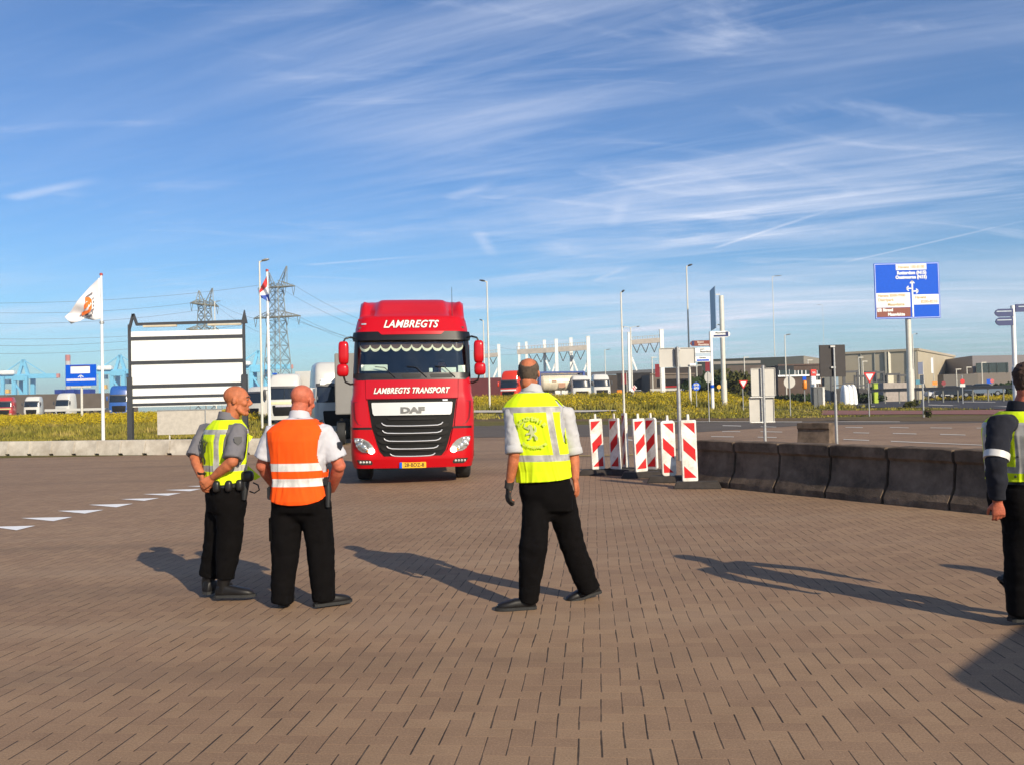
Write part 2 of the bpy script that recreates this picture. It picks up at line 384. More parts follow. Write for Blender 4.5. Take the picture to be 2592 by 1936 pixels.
def grass_ground_mat(name, a, bcol, cc):
    m = bpy.data.materials.new(name); m.use_nodes = True; t = m.node_tree; b = t.nodes['Principled BSDF']; g = t.nodes.new('ShaderNodeNewGeometry')
    n1 = nd(t, 'ShaderNodeTexNoise', ins={'Scale': .25, 'Detail': 7, 'Roughness': .65}); t.links.new(g.outputs['Position'], n1.inputs['Vector'])
    n2 = nd(t, 'ShaderNodeTexNoise', ins={'Scale': 3.5, 'Detail': 6, 'Roughness': .7}); t.links.new(g.outputs['Position'], n2.inputs['Vector'])
    c = ramp(t, n1.outputs[0], ((.32, a), (.52, bcol), (.72, cc))); c = mixc(t, ramp(t, n2.outputs[0], ((.35, 0.0), (.7, .6))), c, tuple(x*.45 for x in a))
    t.links.new(c, b.inputs['Base Color']); b.inputs['Roughness'].default_value = .95; b.inputs['Specular IOR Level'].default_value = .1
    bp = nd(t, 'ShaderNodeBump', ins={'Strength': .8, 'Distance': .1}); t.links.new(n2.outputs[0], bp.inputs['Height']); t.links.new(bp.outputs[0], b.inputs['Normal'])
    return m
grassm = grass_ground_mat('rough_grass_ground', (.10, .095, .028), (.16, .135, .04), (.21, .155, .07))
dirtm = grass_ground_mat('dry_bank_soil', (.14, .095, .055), (.17, .12, .07), (.11, .09, .04))
# the land beyond the yard, one sheet to the horizon
bm = BM()
ys = [55+i*1.5 for i in range(60)] + [150, 160, 180, 220, 300, 450, 700, 1200, 2500, 6000]
ks = [-1.4+i*.04 for i in range(71)]
gv = [[bm.verts.new((k*Y, Y, zt(k*Y, Y)+.012)) for k in ks] for Y in ys]
for a, b2 in zip(gv, gv[1:]):
    for i in range(len(ks)-1): bm.faces.new((a[i], a[i+1], b2[i+1], b2[i]))
tag(fin('terrain', bm, grassm, smooth=60), kind='structure')
# the verge straight behind the pale blocks on the left
def strip(name, pts_px, m, dz, flat=True, kind='structure'):
    pts = [(gp(*p) if flat else tp(*p)) for p in pts_px]
    return sheet(name, [(p.x, p.y, (p.z if not flat else 0)+dz) for p in pts], m, kind)
sheet('verge', [(-60, 36.6, .006), (-9.3, 31.0, .006), (-7.0, 37, .006), (-12.5, 56, .006), (-18, 60, .006), (-110, 60, .006)], grassm)
def asphalt_mat(name, c0):
    return mat(name, c0, .85, 0, .16, 1.3, .35, 90, dirt=tuple(x*.7 for x in c0), dirtamt=.6, dscale=.4, spec=.3)
asph = asphalt_mat('grey_asphalt', (.105, .083, .064))
asph_d = asphalt_mat('dark_asphalt', (.052, .048, .050))
def band(name, near, far, m, dz, nseg=24):
    "a road sheet between two pixel polylines, laid on the land"
    bm = BM(); prev = None
    def samp(pl_, t):
        x = lerp(pl_[0][0], pl_[-1][0], t); return (x, pl(x, pl_))
    for i in range(nseg+1):
        t = i/nseg; row = []
        for j in range(5):
            a = samp(near, t); b = samp(far, t); p = tp(lerp(a[0], b[0], j/4), lerp(a[1], b[1], j/4)); row.append(bm.verts.new((p.x, p.y, p.z+dz)))
        if prev:
            for j in range(4): bm.faces.new((prev[j], row[j], row[j+1], prev[j+1]))
        prev = row
    o = fin(name, bm, m, smooth=80); tag(o, kind='structure'); return o
band('road', ((1190, 1107), (1600, 1104), (1800, 1091), (2040, 1076), (2600, 1068)), ((1190, 1066), (1500, 1064), (1900, 1066), (2600, 1065.5)), asph, .008)
band('cycle_road', ((2080, 1031), (2600, 1037)), ((2000, 1018), (2300, 1013), (2600, 1010)), asph_d, .06)
redm = mat('red_asphalt', (.20, .075, .055), .85, 0, .15, 1.2, .2, 60)
band('cycle_path', ((2080, 1050), (2340, 1049), (2600, 1050)), ((2080, 1039), (2340, 1040), (2600, 1036)), redm, .045)
pale = mat('pale_concrete_kerb', (.50, .45, .37), .8, 0, .12, 2, .15, 40)
band('kerb', ((1195, 1046), (1480, 1045), (1560, 1042)), ((1195, 1040.5), (1480, 1040), (1560, 1039.5)), pale, .10)
band('verge_soil', ((1190, 1066), (1900, 1066), (2600, 1066)), ((1190, 1056), (1900, 1058), (2330, 1054), (2600, 1049)), dirtm, .016)
band('service_road', ((1190, 1060), (1330, 1059), (1560, 1056)), ((1190, 1047.5), (1330, 1048), (1560, 1051)), asph, .03)
paint = mat('road_paint', (.50, .46, .40), .7, 0, .1, 4, dirt=(.35, .30, .25), dirtamt=.6, dscale=6)
def lines(name, segs, m=None, dz=.012):
    bm = BM()
    for (x0, y0, x1, y1, wpx) in segs:
        q = [tp(x0, y0-wpx/2), tp(x1, y1-wpx/2), tp(x1, y1+wpx/2), tp(x0, y0+wpx/2)]
        bm.faces.new([bm.verts.new((p.x, p.y, p.z+dz)) for p in q])
    o = fin(name, bm, m or paint); tag(o, kind='structure'); return o
lines('road_edge_line', [(1640, 1066.6, 2030, 1067.2, 1.3), (2120, 1066.3, 2278, 1067, 1.2)])
lines('lane_dashes', [(1829, 1076.5, 1876, 1077.8, 1.6), (1925, 1079.5, 1965, 1080.3, 1.4), (1828, 1091.5, 1874, 1092.2, 1.5), (1925, 1092, 1980, 1093, 1.5),
      (1800, 1104.5, 1858, 1105.5, 1.7), (1918, 1106, 1966, 1107, 1.7), (2140, 1081, 2184, 1081.8, 1.4), (2252, 1081.5, 2300, 1082.5, 1.4), (2355, 1082.4, 2410, 1083.2, 1.4), (2472, 1083, 2510, 1083.6, 1.3),
      (2160, 1095, 2200, 1095.8, 1.6), (2260, 1096.5, 2320, 1098, 1.8), (2380, 1099, 2444, 1101, 1.9), (2135, 1112, 2200, 1114.5, 2.0), (1588, 1112.5, 1606, 1115, 3), (1505, 1068, 1520, 1068.5, 1.3),
      (1205, 1078, 1230, 1078.2, 1.2), (1440, 1070, 1457, 1070.4, 1.3)])
lines('stop_line', [(2255, 1117, 2500, 1127.5, 2.0), (2500, 1127.5, 2592, 1132, 2.2)])
ypaint = mat('worn_yellow_paint', (.42, .28, .07), .8, 0, .2, 5, dirt=(.2, .14, .09), dirtamt=.9, dscale=8)
lines('yellow_line', [(1455, 1154, 1500, 1153, 2.2), (1590, 1151.5, 1608, 1151, 2.2), (1500, 1153, 1590, 1151.5, 1.6)], ypaint)
lines('far_road_line', [(2350, 1026, 2600, 1031.5, 1.6), (2180, 1032, 2215, 1029, 1.2), (2440, 1018.2, 2520, 1019.2, 1.1)], dz=.075)
# give-way triangles painted on the yard
bm = BM()
Z = 2165/760
for (x0, x1, y0, y1, xa) in ((-60, 255, 713, 746, 120), (150, 522, 650, 680, 385), (412, 750, 598, 625, 612), (640, 958, 554, 580, 838), (870, 1150, 513, 533, 1040), (1030, 1305, 477, 496, 1212), (1190, 1450, 447, 464, 1370), (1345, 1570, 420, 433, 1500)):
    tri = [(x0/Z, 1080+(y0+8)/Z), (x1/Z, 1080+y0/Z), (xa/Z, 1080+y1/Z)]
    bm.faces.new([bm.verts.new((*gp(*p).xy, .006)) for p in tri])
tag(fin('give_way_triangles', bm, mat('fresh_road_paint', (.78, .77, .76), .7, 0, .06, 4)), kind='structure')
lines('faint_worn_line', [(75, 1592, 250, 1528, 8), (370, 1462, 440, 1444, 4)], mat('worn_white_paint', (.27, .205, .15), .85, 0, .3, 9, dirt=(.19, .135, .095), dirtamt=1.0, dscale=5), .005)

lines('pale_scrape', [(1662, 1751, 1712, 1753, 3), (1725, 1750, 1790, 1754, 2.5), (1850, 1754, 1965, 1757, 3), (1770, 1707, 1800, 1706, 4), (1945, 1407, 1990, 1404, 3), (1668, 1408, 1690, 1404, 3)], mat('pale_scrape_dust', (.40, .30, .21), .9, 0, .3, 9, dirt=(.24, .165, .10), dirtamt=1.0, dscale=9, world=True), .005)
# ---------------------------------------------------------------- rough grass and yellow mustard
def blade_mat(name, a, b2, c2):
    m = bpy.data.materials.new(name); m.use_nodes = True; t = m.node_tree; b = t.nodes['Principled BSDF']; g = t.nodes.new('ShaderNodeNewGeometry')
    n1 = nd(t, 'ShaderNodeTexNoise', ins={'Scale': .35, 'Detail': 5, 'Roughness': .6}); t.links.new(g.outputs['Position'], n1.inputs['Vector'])
    w = nd(t, 'ShaderNodeTexWhiteNoise', noise_dimensions='1D'); t.links.new(g.outputs['Random Per Island'], w.inputs['W'])
    c = ramp(t, n1.outputs[0], ((.35, a), (.55, b2), (.7, c2))); hsn = nd(t, 'ShaderNodeHueSaturation'); t.links.new(c, hsn.inputs['Color'])
    mr = nd(t, 'ShaderNodeMapRange', ins={3: .6, 4: 1.35}); t.links.new(w.outputs[0], mr.inputs[0]); t.links.new(mr.outputs[0], hsn.inputs['Value'])
    t.links.new(hsn.outputs[0], b.inputs['Base Color']); b.inputs['Roughness'].default_value = .8; b.inputs['Specular IOR Level'].default_value = .15
    return m
gm = blade_mat('grass_blades', (.15, .145, .022), (.25, .21, .035), (.32, .24, .08))
ym = blade_mat('mustard_flowers', (.36, .29, .014), (.46, .33, .010), (.29, .26, .025))
rng = random.Random(3)
def clumps(bm, X, Y, z, h, w, n):
    for _ in range(n):
        a = rng.uniform(0, 6.283); dx, dy = math.cos(a)*w*rng.uniform(.3, 1), math.sin(a)*w*rng.uniform(.3, 1)
        ox, oy = rng.gauss(0, w), rng.gauss(0, w); hh = h*rng.uniform(.55, 1.2); tx, ty = rng.gauss(0, .25)*h, rng.gauss(0, .25)*h
        v = [bm.verts.new((X+ox-dx*.5, Y+oy-dy*.5, z-.02)), bm.verts.new((X+ox+dx*.5, Y+oy+dy*.5, z-.02)), bm.verts.new((X+ox+tx, Y+oy+ty, z+hh))]
        bm.faces.new(v)
def tuft(bm, X, Y, z, s, n):
    for _ in range(n):
        c = Vector((X+rng.gauss(0, s*2.2), Y+rng.gauss(0, s*2.2), z+rng.gauss(0, s*1.6)))
        a, b_ = [Vector((rng.gauss(0, 1), rng.gauss(0, 1), rng.gauss(0, 1)))*s*.75 for _ in range(2)]
        bm.faces.new([bm.verts.new(c+a), bm.verts.new(c+b_), bm.verts.new(c-a*.7-b_*.7)])
def on_road(px, py):
    if py > 1061 and px > 660: return True
    if 1195 < px < 1565 and 1038.5 < py < 1049: return True
    if px > 2080 and 1038 < py < 1052: return True
    if px > 2010 and 1013.5 < py < lerp(1028, 1037, (px-2010)/580): return True
    if 2330 < px and 1036 < py: return True
    return False
bg_, by_ = BM(), BM()
cnt = 0
for _ in range(105000):
    Y = 34+ (rng.random()**1.25)*92; k = rng.uniform(-.70, .72); X = k*Y
    if Y < 60 and not (k < -.26 and X < pl(Y, ((31, -9.5), (37, -7.5), (60, -16)))): continue
    if Y < 60 and X < 0 and Y < 36.8 + (-9.3-X)*.11*0 and Y < pl(X, ((-60, 38), (-20, 36.4), (-9, 33))): continue
    z = zt(X, Y)
    d = Vector((X, Y, z-H_CAM)); q = d.dot(_f); px = 1296+FPX*d.dot(_r)/q; py = 968-FPX*d.dot(_u)/q
    if on_road(px, py): continue
    nz = noise.noise((X*.06, Y*.06, 0))+.5*noise.noise((X*.25, Y*.25, 3))
    left = k < -.2; right = k > .26
    fl = False
    if left: fl = Y > 67+nz*7 and rng.random() < .8; hh = .20 if Y < 58 else .36
    elif right: fl = Y > 84+nz*5 and rng.random() < .8; hh = .15 if Y < 80 else .40
    else: fl = (Y > 76+nz*6 or (nz > .2 and Y > 63)) and rng.random() < .52; hh = .24 if Y < 72 else .60
    if Y > 76 and right and Y < 80: continue
    if rng.random() < .62 or nz < -.45: 
        clumps(bg_, X, Y, z, hh*(1+.5*nz), .10+.0012*Y, 3)
    if fl and nz > -.45: tuft(by_, X, Y, z+hh*rng.uniform(.55, 1.15), .036+.00030*Y, 7)
tag(fin('grass', bg_, gm), 'rough olive green grass on the banks beyond the paved yard', 'grass', kind='stuff')
tag(fin('yellow_flowers', by_, ym), 'band of yellow mustard flowers along the top of the grass bank', 'wild flowers', kind='stuff')
# ---------------------------------------------------------------- concrete barriers
conc = mat('old_dark_concrete', (.17, .122, .086), .9, 0, .25, 5, .5, 35, dirt=(.035, .027, .020), dirtamt=.85, dscale=1.6, spec=.2, world=True)
conc_l = mat('pale_concrete', (.55, .50, .42), .85, 0, .1, 4, .25, 40, dirt=(.30, .25, .19), dirtamt=.7, dscale=1.4, spec=.2, world=True)
def jersey_mesh(ln):
    prof = [(-.29, 0), (-.29, .10), (-.17, .27), (-.125, .60), (-.165, .64), (-.165, .785), (-.15, .80), (.15, .80), (.165, .785), (.165, .64), (.125, .60), (.17, .27), (.29, .10), (.29, 0)]
    bm = BM(); n = 7
    rs = [[(x0, y0, z0) for x0, z0 in prof] for y0 in [0]]
    R_ = []
    for i in range(n+1):
        y = -ln/2+ln*i/n; e = .012 if i in (0, n) else 0
        R_.append([Vector((x*(1-e), y, z - (e if z > .7 else 0))) + Vector((noise.noise((x*9, y*7, z*9)), 0, noise.noise((x*8+4, y*6, z*8))))*(.006 if z > .02 else 0) for x, z in prof])
    rings(bm, R_)
    return bm
P0 = gp(1846, 1236); P1 = gp(2402, 1292); dj = (P1-P0).normalized(); pitch = (P1-P0).length/4; nj = Vector((-dj.y, dj.x, 0))
if nj.x < 0: nj = -nj
rzj = math.atan2(-dj.x, dj.y)
me0 = None
jl = {-1: 'dark concrete barrier block directly right of the nearest striped board',
      0: 'brown concrete barrier block second to the right of the nearest striped board', 1: 'brown concrete barrier block below the grey double sign back', 2: 'brown concrete barrier block in front of the lone block on the road',
      3: 'brown concrete barrier block with a pale ledge, middle of the near stretch', 4: 'brown concrete barrier block left of the man at the right edge', 5: 'brown concrete barrier block partly behind the man at the right edge', 6: 'nearest concrete barrier block behind the man at the right edge'}
for i in range(-1, 7):
    c = P0+dj*((i+.5)*pitch)+nj*.29
    if me0 is None:
        o = fin('concrete_barrier', jersey_mesh(pitch-.045), conc, smooth=35); me0 = o.data
    else: o = link('concrete_barrier', me0)
    o.location = (c.x, c.y, 0); o.rotation_euler = (0, 0, rzj + R(random.uniform(-1, 1))+ (math.pi if i % 2 else 0))
    tag(o, jl[i], 'barrier', 'concrete barrier blocks in a row on the right')
b2 = gp(2066, 1140)
d2 = Vector((.68, -.73, 0)).normalized()
for i, lb in ((0, 'lone dark concrete barrier block standing on the road beyond the row'),):
    o = link('concrete_barrier', me0); o.location = (b2.x+i*.62+i*.25, b2.y+i*.4, 0); o.rotation_euler = (0, 0, math.atan2(-d2.x, d2.y)); tag(o, lb, 'barrier')
# pale low blocks on the left
A = gp(18, 1153); B = gp(472, 1151); db = (B-A).normalized(); pb = (B-A).length/7.7
nb = Vector((-db.y, db.x, 0)); me1 = None
def pale_block():
    ln = pb-.02; prof = [(-.30, 0), (-.30, .05), (-.22, .5), (-.19, .55), (.19, .55), (.22, .5), (.30, .05), (.30, 0)]
    bm = BM(); R_ = []
    for y in (-ln/2, -ln/2+.10, -ln/2+.12, ln/2-.12, ln/2-.10, ln/2):
        edge = abs(y) > ln/2-.11
        R_.append([Vector((x*(1 if z > .03 else 1), y, z if not (edge and z < .06) else z+.07)) for x, z in prof])
    rings(bm, R_); return bm
for i in range(-4, 12):
    c = A+db*((i+.5)*pb)+nb*.3
    if me1 is None: o = fin('kerb_block', pale_block(), conc_l, smooth=25, bevel=.008); me1 = o.data
    else: o = link('kerb_block', me1)
    o.location = (c.x, c.y, 0); o.rotation_euler = (0, 0, math.atan2(-db.x, db.y)); 
    tag(o, 'pale low concrete block in the long row along the grass on the left', 'barrier', 'pale concrete blocks along the left verge')

# ---------------------------------------------------------------- striped marker boards
def clip(poly, a, b, c):
    "keep a*x+b*z<=c"
    out = []
    for i, p in enumerate(poly):
        q = poly[(i+1) % len(poly)]; fp = a*p[0]+b*p[1]-c; fq = a*q[0]+b*q[1]-c
        if fp <= 0: out.append(p)
        if fp*fq < 0:
            t = fp/(fp-fq); out.append((p[0]+(q[0]-p[0])*t, p[1]+(q[1]-p[1])*t))
    return out
baak = mat('white_reflective_board', (.78, .77, .72), .45, 0, .06, 6, dirt=(.40, .34, .26), dirtamt=.75, dscale=5, world=True)
redf = mat('red_reflective_foil', (.58, .008, .012), .5, 0, .08, 6, spec=.25, dirt=(.30, .05, .04), dirtamt=.6, dscale=4, world=True)
footm = mat('recycled_black_rubber', (.035, .028, .024), .9, 0, .3, 9, .5, 40)
def marker(px, pyb, Y, yaw, sgn, label, foot_dx=0.0, rounded=False, tilt=0.0, top=1.06):
    p = at(px, pyb, Y)
    r = thing('marker_board', label, 'marker board', (p.x, p.y, 0), 0, 'red and white striped marker boards')
    w, h, z0 = .135, top, .12
    rot = Matrix.Rotation(yaw, 3, 'Z') @ Matrix.Rotation(tilt, 3, 'Y')
    bm = BM(); c = .035 if rounded else .012
    prism(bm, [(-w+c, z0), (w-c, z0), (w, z0+c), (w, z0+h-c), (w-c, z0+h), (-w+c, z0+h), (-w, z0+h-c), (-w, z0+c)], -.03, .03)
    b_ = fin('board', bm, baak, r, bevel=.006); 
    bm = BM()
    for face in (-1, 1):
        for k in range(-1, 3):
            rect = [(-.105, z0+.06), (.105, z0+.06), (.105, z0+h-.05), (-.105, z0+h-.05)]
            zt0 = z0+h-.05; s = sgn*face
            q = clip(rect, .95*s, 1, zt0-.1-(.26+.48*(k-1))); q = clip(q, -.95*s, -1, -(zt0-.1-(.47+.48*(k-1)))) if len(q) > 2 else q
            if len(q) > 2: prism(bm, q, face*.031-.0012, face*.031+.0012)
    s_ = fin('red_stripes', bm, redf, r)
    bm = BM(); tube(bm, [(0, 0, z0+h-.02), (0, 0, z0+h+.05), (0, 0, z0+h+.10)], [(.028, .022), (.026, .02), (.022, .017)], 8)
    hd_ = fin('handle', bm, baak, r, smooth=40)
    for o in (b_, s_, hd_): o.rotation_euler = rot.to_euler()
    bm = BM(); box(bm, (foot_dx, 0, .06), (.82, .38, .12))
    for v in bm.verts:
        if v.co.z > .1: v.co.x = foot_dx+(v.co.x-foot_dx)*.86; v.co.y *= .78
    f_ = fin('foot', bm, footm, r, bevel=.012); f_.rotation_euler = (0, 0, yaw*.3-.25)
    return r
marker(1516, 1187, 18.3, R(4), 1, 'striped marker board farthest left of the seven, scuffed at its top corner', tilt=R(-2.5))
marker(1560, 1188, 18.2, R(-52), 1, 'shaded dark red striped board, second from the left, turned sideways', tilt=R(-1.5))
marker(1585, 1182, 18.6, R(-82), 1, 'marker board seen edge on, its white edge sunlit, third from the left', tilt=R(-2.5), top=1.16)
marker(1624, 1192, 17.4, R(22), 1, 'striped marker board overlapping a shaded one, fourth from the left', tilt=R(-2.5))
marker(1652, 1188, 17.9, R(-48), 1, 'taller shaded marker board behind two others, fifth from the left', rounded=True, tilt=R(-1))
marker(1694, 1205, 16.3, R(6), -1, 'rounded corner marker board with a shadow on its face, second from the right', rounded=True, tilt=R(-.5), top=1.03)
marker(1747, 1214, 15.1, R(3), -1, 'nearest striped marker board, rightmost beside the barrier row', tilt=R(-.5), foot_dx=.12)

# ---------------------------------------------------------------- posts, lamps, flagpoles
def lamp(px, py, bx, by, label, head=1, Y=None, hw=28, dark=False, kind='single', r0=.09, thick=0, group='tall street lamps by the roads'):
    b = tp(bx, by) if Y is None else at(bx, by, Y)
    if Y is not None: b = Vector((b.x, b.y, zt(b.x, b.y)))
    t = at(px, py, b.y); h = t.z-b.z
    o = thing('street_lamp', label, 'street lamp', (b.x, b.y, b.z), 0, group)
    bm = BM()
    if thick: cyl(bm, (0, 0, -.1), (0, 0, thick), r0*1.35, n=12); cyl(bm, (0, 0, thick), (0, 0, h), r0, r0*.6, 12)
    else: tube(bm, [(0, 0, -.1), (0, 0, h*.5), (0, 0, h)], [r0, r0*.85, r0*.6], 12)
    fin('pole', bm, palepole, o, smooth=40)
    m_ = darkgrey if dark else lampglass
    L_ = hw*b.y/FPX
    for s in ((-1, 1) if kind == 'double' else (head,)):
        if kind == 'double':
            bm = BM(); tube(bm, [(0, 0, h-.05), (s*L_*.5, 0, h+.05), (s*L_, 0, h+.15)], .035, 8); fin('arm', bm, palepole, o, smooth=40)
            c0 = s*L_
        else:
            bm = BM(); tube(bm, [(0, 0, h-.06), (s*L_*.25, 0, h+.01)], .05, 8); fin('arm', bm, palepole, o, smooth=40)
            c0 = s*L_*.2
        hl = L_*.75 if kind != 'double' else L_*.45
        bm = BM(); rs = []
        for q, wv, hv in ((0, .05, .04), (.12, .13, .07), (.45, .17, .09), (.8, .14, .07), (1, .06, .03)):
            rs.append([Vector((c0+s*hl*q, math.cos(a)*wv, h+.03+.06*q*s*0+math.sin(a)*hv+.10*q)) for a in [2*math.pi*k/12 for k in range(12)]])
        rings(bm, rs); fin('lamp_head', bm, m_, o, smooth=50)
    return o
lamp(647, 662, 664, 1083, 'tall pale street lamp beside the red white and blue flag', 1, hw=26)
lamp(1225, 713, 1240, 1036, 'street lamp just right of the red lorry, dark head turned left', -1, hw=20, dark=True)
lamp(1217, 812, 1228, 1010, 'thin shorter lamp behind the lamp right of the red lorry', -1, Y=120, hw=10, dark=True, r0=.11)
lamp(1570, 740, 1580, 1046, 'street lamp rising behind the edge on striped board', 1, hw=10, dark=True)
lamp(1741, 674, 1748, 1026, 'street lamp above the wide grey sign back, dark head', 1, hw=16, dark=True, thick=3.2)
lamp(1955, 700, 1965, 1015, 'street lamp above the double grey sign back', 1, hw=25)
lamp(1985, 849, 1991, 993, 'thin far street lamp in front of the brick office', 1, Y=125, hw=16, r0=.10)
lamp(2092, 772, 2090, 1008, 'street lamp standing behind the black board, head turned left', -1, hw=16, thick=1.9)
lamp(1592, 829, 1600, 976, 'double armed white lamp beside the right portal frame', 1, Y=135, hw=16, kind='double', r0=.15)
lamp(2310, 847, 2314, 975, 'double armed grey lamp behind the big blue sign', 1, Y=150, hw=9, dark=True, kind='double', r0=.13)
lamp(1531, 886, 1533, 960, 'small far lamp right of the long portal frame', 1, Y=190, hw=16, r0=.12)
lamp(545, 764, 547, 1000, 'far lamp seen above the large white board beside the far pylon', 1, Y=170, hw=16, r0=.14)
for i, (x, y0, y1, Y, lb) in enumerate(((2176, 905, 985, 150, 'thin lighting mast before the pale hall, left one'), (2186, 915, 985, 150, 'thin lighting mast before the pale hall, right one'), (2422, 935, 978, 150, 'thin mast between the pale hall and the glass office'),
        (2449, 930, 978, 155, 'thin mast left of the dark glass office'), (1653, 905, 1000, 150, 'thin lamp mast left of the maroon banner'), (1886, 905, 985, 150, 'thin lamp mast left of the double sign back'), (2047, 912, 985, 150, 'thin lamp mast before the brick office'), (2487, 918, 976, 155, 'reddish thin mast before the dark glass office'), (1765, 925, 985, 140, 'thin lamp mast behind the wide sign back'))):
    p = at(x, y1, Y); t = at(x, y0, Y); z = zt(p.x, p.y); bm = BM()
    cyl(bm, (0, 0, -.2), (0, 0, t.z-z), .12, .08, 8); box(bm, (.35, 0, t.z-z), (.9, .25, .12))
    o = fin('lighting_mast', bm, palepole, None, smooth=40); o.location = (p.x, p.y, z); tag(o, lb, 'lamp mast', 'thin far masts')

def flagpole(px, py, Y, bx, label):
    p = at(bx, 1080, Y); z = zt(p.x, p.y); t = at(px, py, Y); h = t.z-z
    o = thing('flagpole', label, 'flagpole', (p.x, p.y, z))
    bm = BM(); tube(bm, [(0, 0, -.1), (0, 0, h*.5), (0, 0, h)], [.075*Y/38, .062*Y/38, .045*Y/38], 12); fin('pole', bm, white, o, smooth=40)
    bm = BM(); cyl(bm, (0, 0, h), (0, 0, h+.10*Y/38), .07*Y/38, .06*Y/38, 12); fin('finial', bm, mat('dull_red', (.35, .05, .05)), o, smooth=40)
    bm = BM(); cyl(bm, (0, 0, h*.72), (0, 0, h*.735), .085*Y/38, n=12); cyl(bm, (-.1*Y/38, 0, h*.727), (.1*Y/38, 0, h*.727), .03*Y/38, n=8); fin('collar', bm, steel, o, smooth=40)
    return p.x, z, h
def flag(name, top, bot, Y, cols, label, rows=18, cols_n=26, amp=.12):
    def P(s, t):
        n = len(top)-1
        def on(pol):
            f = min(n-1e-6, max(0, s*n)); i = int(f); a, b = pol[i], pol[i+1]; return (lerp(a[0], b[0], f-i), lerp(a[1], b[1], f-i))
        a, b = on(top), on(bot); x, y = lerp(a[0], b[0], t), lerp(a[1], b[1], t)
        return at(x, y, Y+amp*math.sin(s*9+t*3.5)*min(1, s*3)*(Y/38))
    bm = BM(); vv = [[bm.verts.new(P(s/cols_n, t/rows)) for s in range(cols_n+1)] for t in range(rows+1)]
    for t in range(rows):
        for s in range(cols_n):
            f = bm.faces.new((vv[t][s], vv[t][s+1], vv[t+1][s+1], vv[t+1][s])); f.material_index = int(t/rows*len(cols)) if len(cols) > 1 else 0
    o = fin(name, bm, cols, None, smooth=70)
    so = o.modifiers.new('thick', 'SOLIDIFY'); so.thickness = .006; tag(o, label, 'flag'); return o, P
def cloth(name, c):
    m = mat(name, c, .85, 0, .05, 4); b = m.node_tree.nodes['Principled BSDF']; b.inputs['Transmission Weight'].default_value = 0; b.inputs['Sheen Weight'].default_value = .2
    return m
flagpole(252, 698, 38, 261, 'white flagpole with a red tip behind the pale blocks on the left')
fo, FP = flag('flag', [(252, 703), (226, 728), (196, 762), (178, 790), (163, 803)], [(254, 808), (236, 811), (214, 806), (205, 812), (180, 820)], 38, [cloth('white_flag_cloth', (.74, .72, .74))], 'white flag with an orange swirl and grey strokes blowing from the left flagpole', amp=.16)
def flag_mark(name, strokes, m, w):
    bm = BM()
    for st in strokes:
        prev = None
        for (s, t) in st:
            a = FP(s, t)+Vector((0, -.035, w)); b = FP(s, t)+Vector((0, -.035, -w)); a.x += 0; 
            q = (bm.verts.new(a), bm.verts.new(b))
            if prev: bm.faces.new((prev[0], q[0], q[1], prev[1]))
            prev = q
    fin(name, bm, m, fo)
flag_mark('orange_swirl', [[(.36, .26), (.27, .36), (.22, .48), (.23, .58), (.30, .66), (.42, .70), (.52, .71)], [(.26, .46), (.37, .46), (.42, .5)]], mat('flag_orange', (.80, .16, .02), .8), .115)
flag_mark('grey_strokes', [[(.18, .24), (.34, .20)], [(.16, .40), (.20, .40)], [(.15, .50), (.19, .50)], [(.16, .60), (.20, .60)], [(.18, .70), (.28, .72)], [(.22, .78), (.46, .77)], [(.26, .85), (.44, .85)], [(.54, .76), (.66, .74)], [(.50, .80), (.60, .90)], [(.42, .92), (.34, .92)]], mat('flag_grey', (.16, .15, .17), .8), .05)
flagpole(673, 688, 58, 683, 'white flagpole beside the street lamp behind the two men')
flag('national_flag', [(675, 699), (670, 709), (663, 722), (656, 737)], [(681, 757), (684, 764), (674, 761), (661, 754)], 57.8, [cloth('flag_red', (.55, .03, .03)), cloth('flag_white', (.75, .75, .77)), cloth('flag_blue', (.03, .08, .38))], 'red white and blue striped flag hanging limp from its pole', amp=.10)

# ---------------------------------------------------------------- sign backs and small signs
def post_thing(name, label, cat, px, py_base, py_top, Y, r=.038, group=None, base_z=None, thick=0):
    p = at(px, py_base, Y); z = zt(p.x, p.y) if base_z is None else base_z
    h = at(px, py_top, Y).z-z
    o = thing(name, label, cat, (p.x, p.y, z), 0, group)
    bm = BM()
    if thick: cyl(bm, (0, 0, -.05), (0, 0, thick), r*1.3, n=12); cyl(bm, (0, 0, thick), (0, 0, h), r, n=12)
    else: cyl(bm, (0, 0, -.05), (0, 0, h), r, n=12)
    cyl(bm, (0, 0, h), (0, 0, h+.012), r*1.05, r*.6, 12)
    fin('post', bm, steel, o, smooth=40)
    return o, p.x, z
def rel(px, py, Y, x0, z0):
    p = at(px, py, Y); return p.x-x0, p.z-z0
def panel_back(o, name, cx, cz, w, h, y=-.055, m=None, rot=0, rail=True, corner=.03, front=None):
    bm = BM(); c = corner
    prism(bm, [(cx-w/2+c, cz-h/2), (cx+w/2-c, cz-h/2), (cx+w/2, cz-h/2+c), (cx+w/2, cz+h/2-c), (cx+w/2-c, cz+h/2), (cx-w/2+c, cz+h/2), (cx-w/2, cz+h/2-c), (cx-w/2, cz-h/2+c)], -y, -y+.012)
    pn = fin(name, bm, m or greyback, o)
    bm = BM()
    for s in (-1, 1):
        box(bm, (cx+s*(w/2-.006), -y-.012, cz), (.014, .026, h-.02)); 
        box(bm, (cx, -y-.0125, cz+s*(h/2-.006)), (w-.03, .026, .014))
    fin('rim', bm, m or greyback, pn)
    if rail:
        bm = BM()
        for zz in (cz-h*.42, cz+h*.42): box(bm, (cx, -y-.02, zz), (.16, .05, .05))
        fin('clamp', bm, steel, o)
    return pn
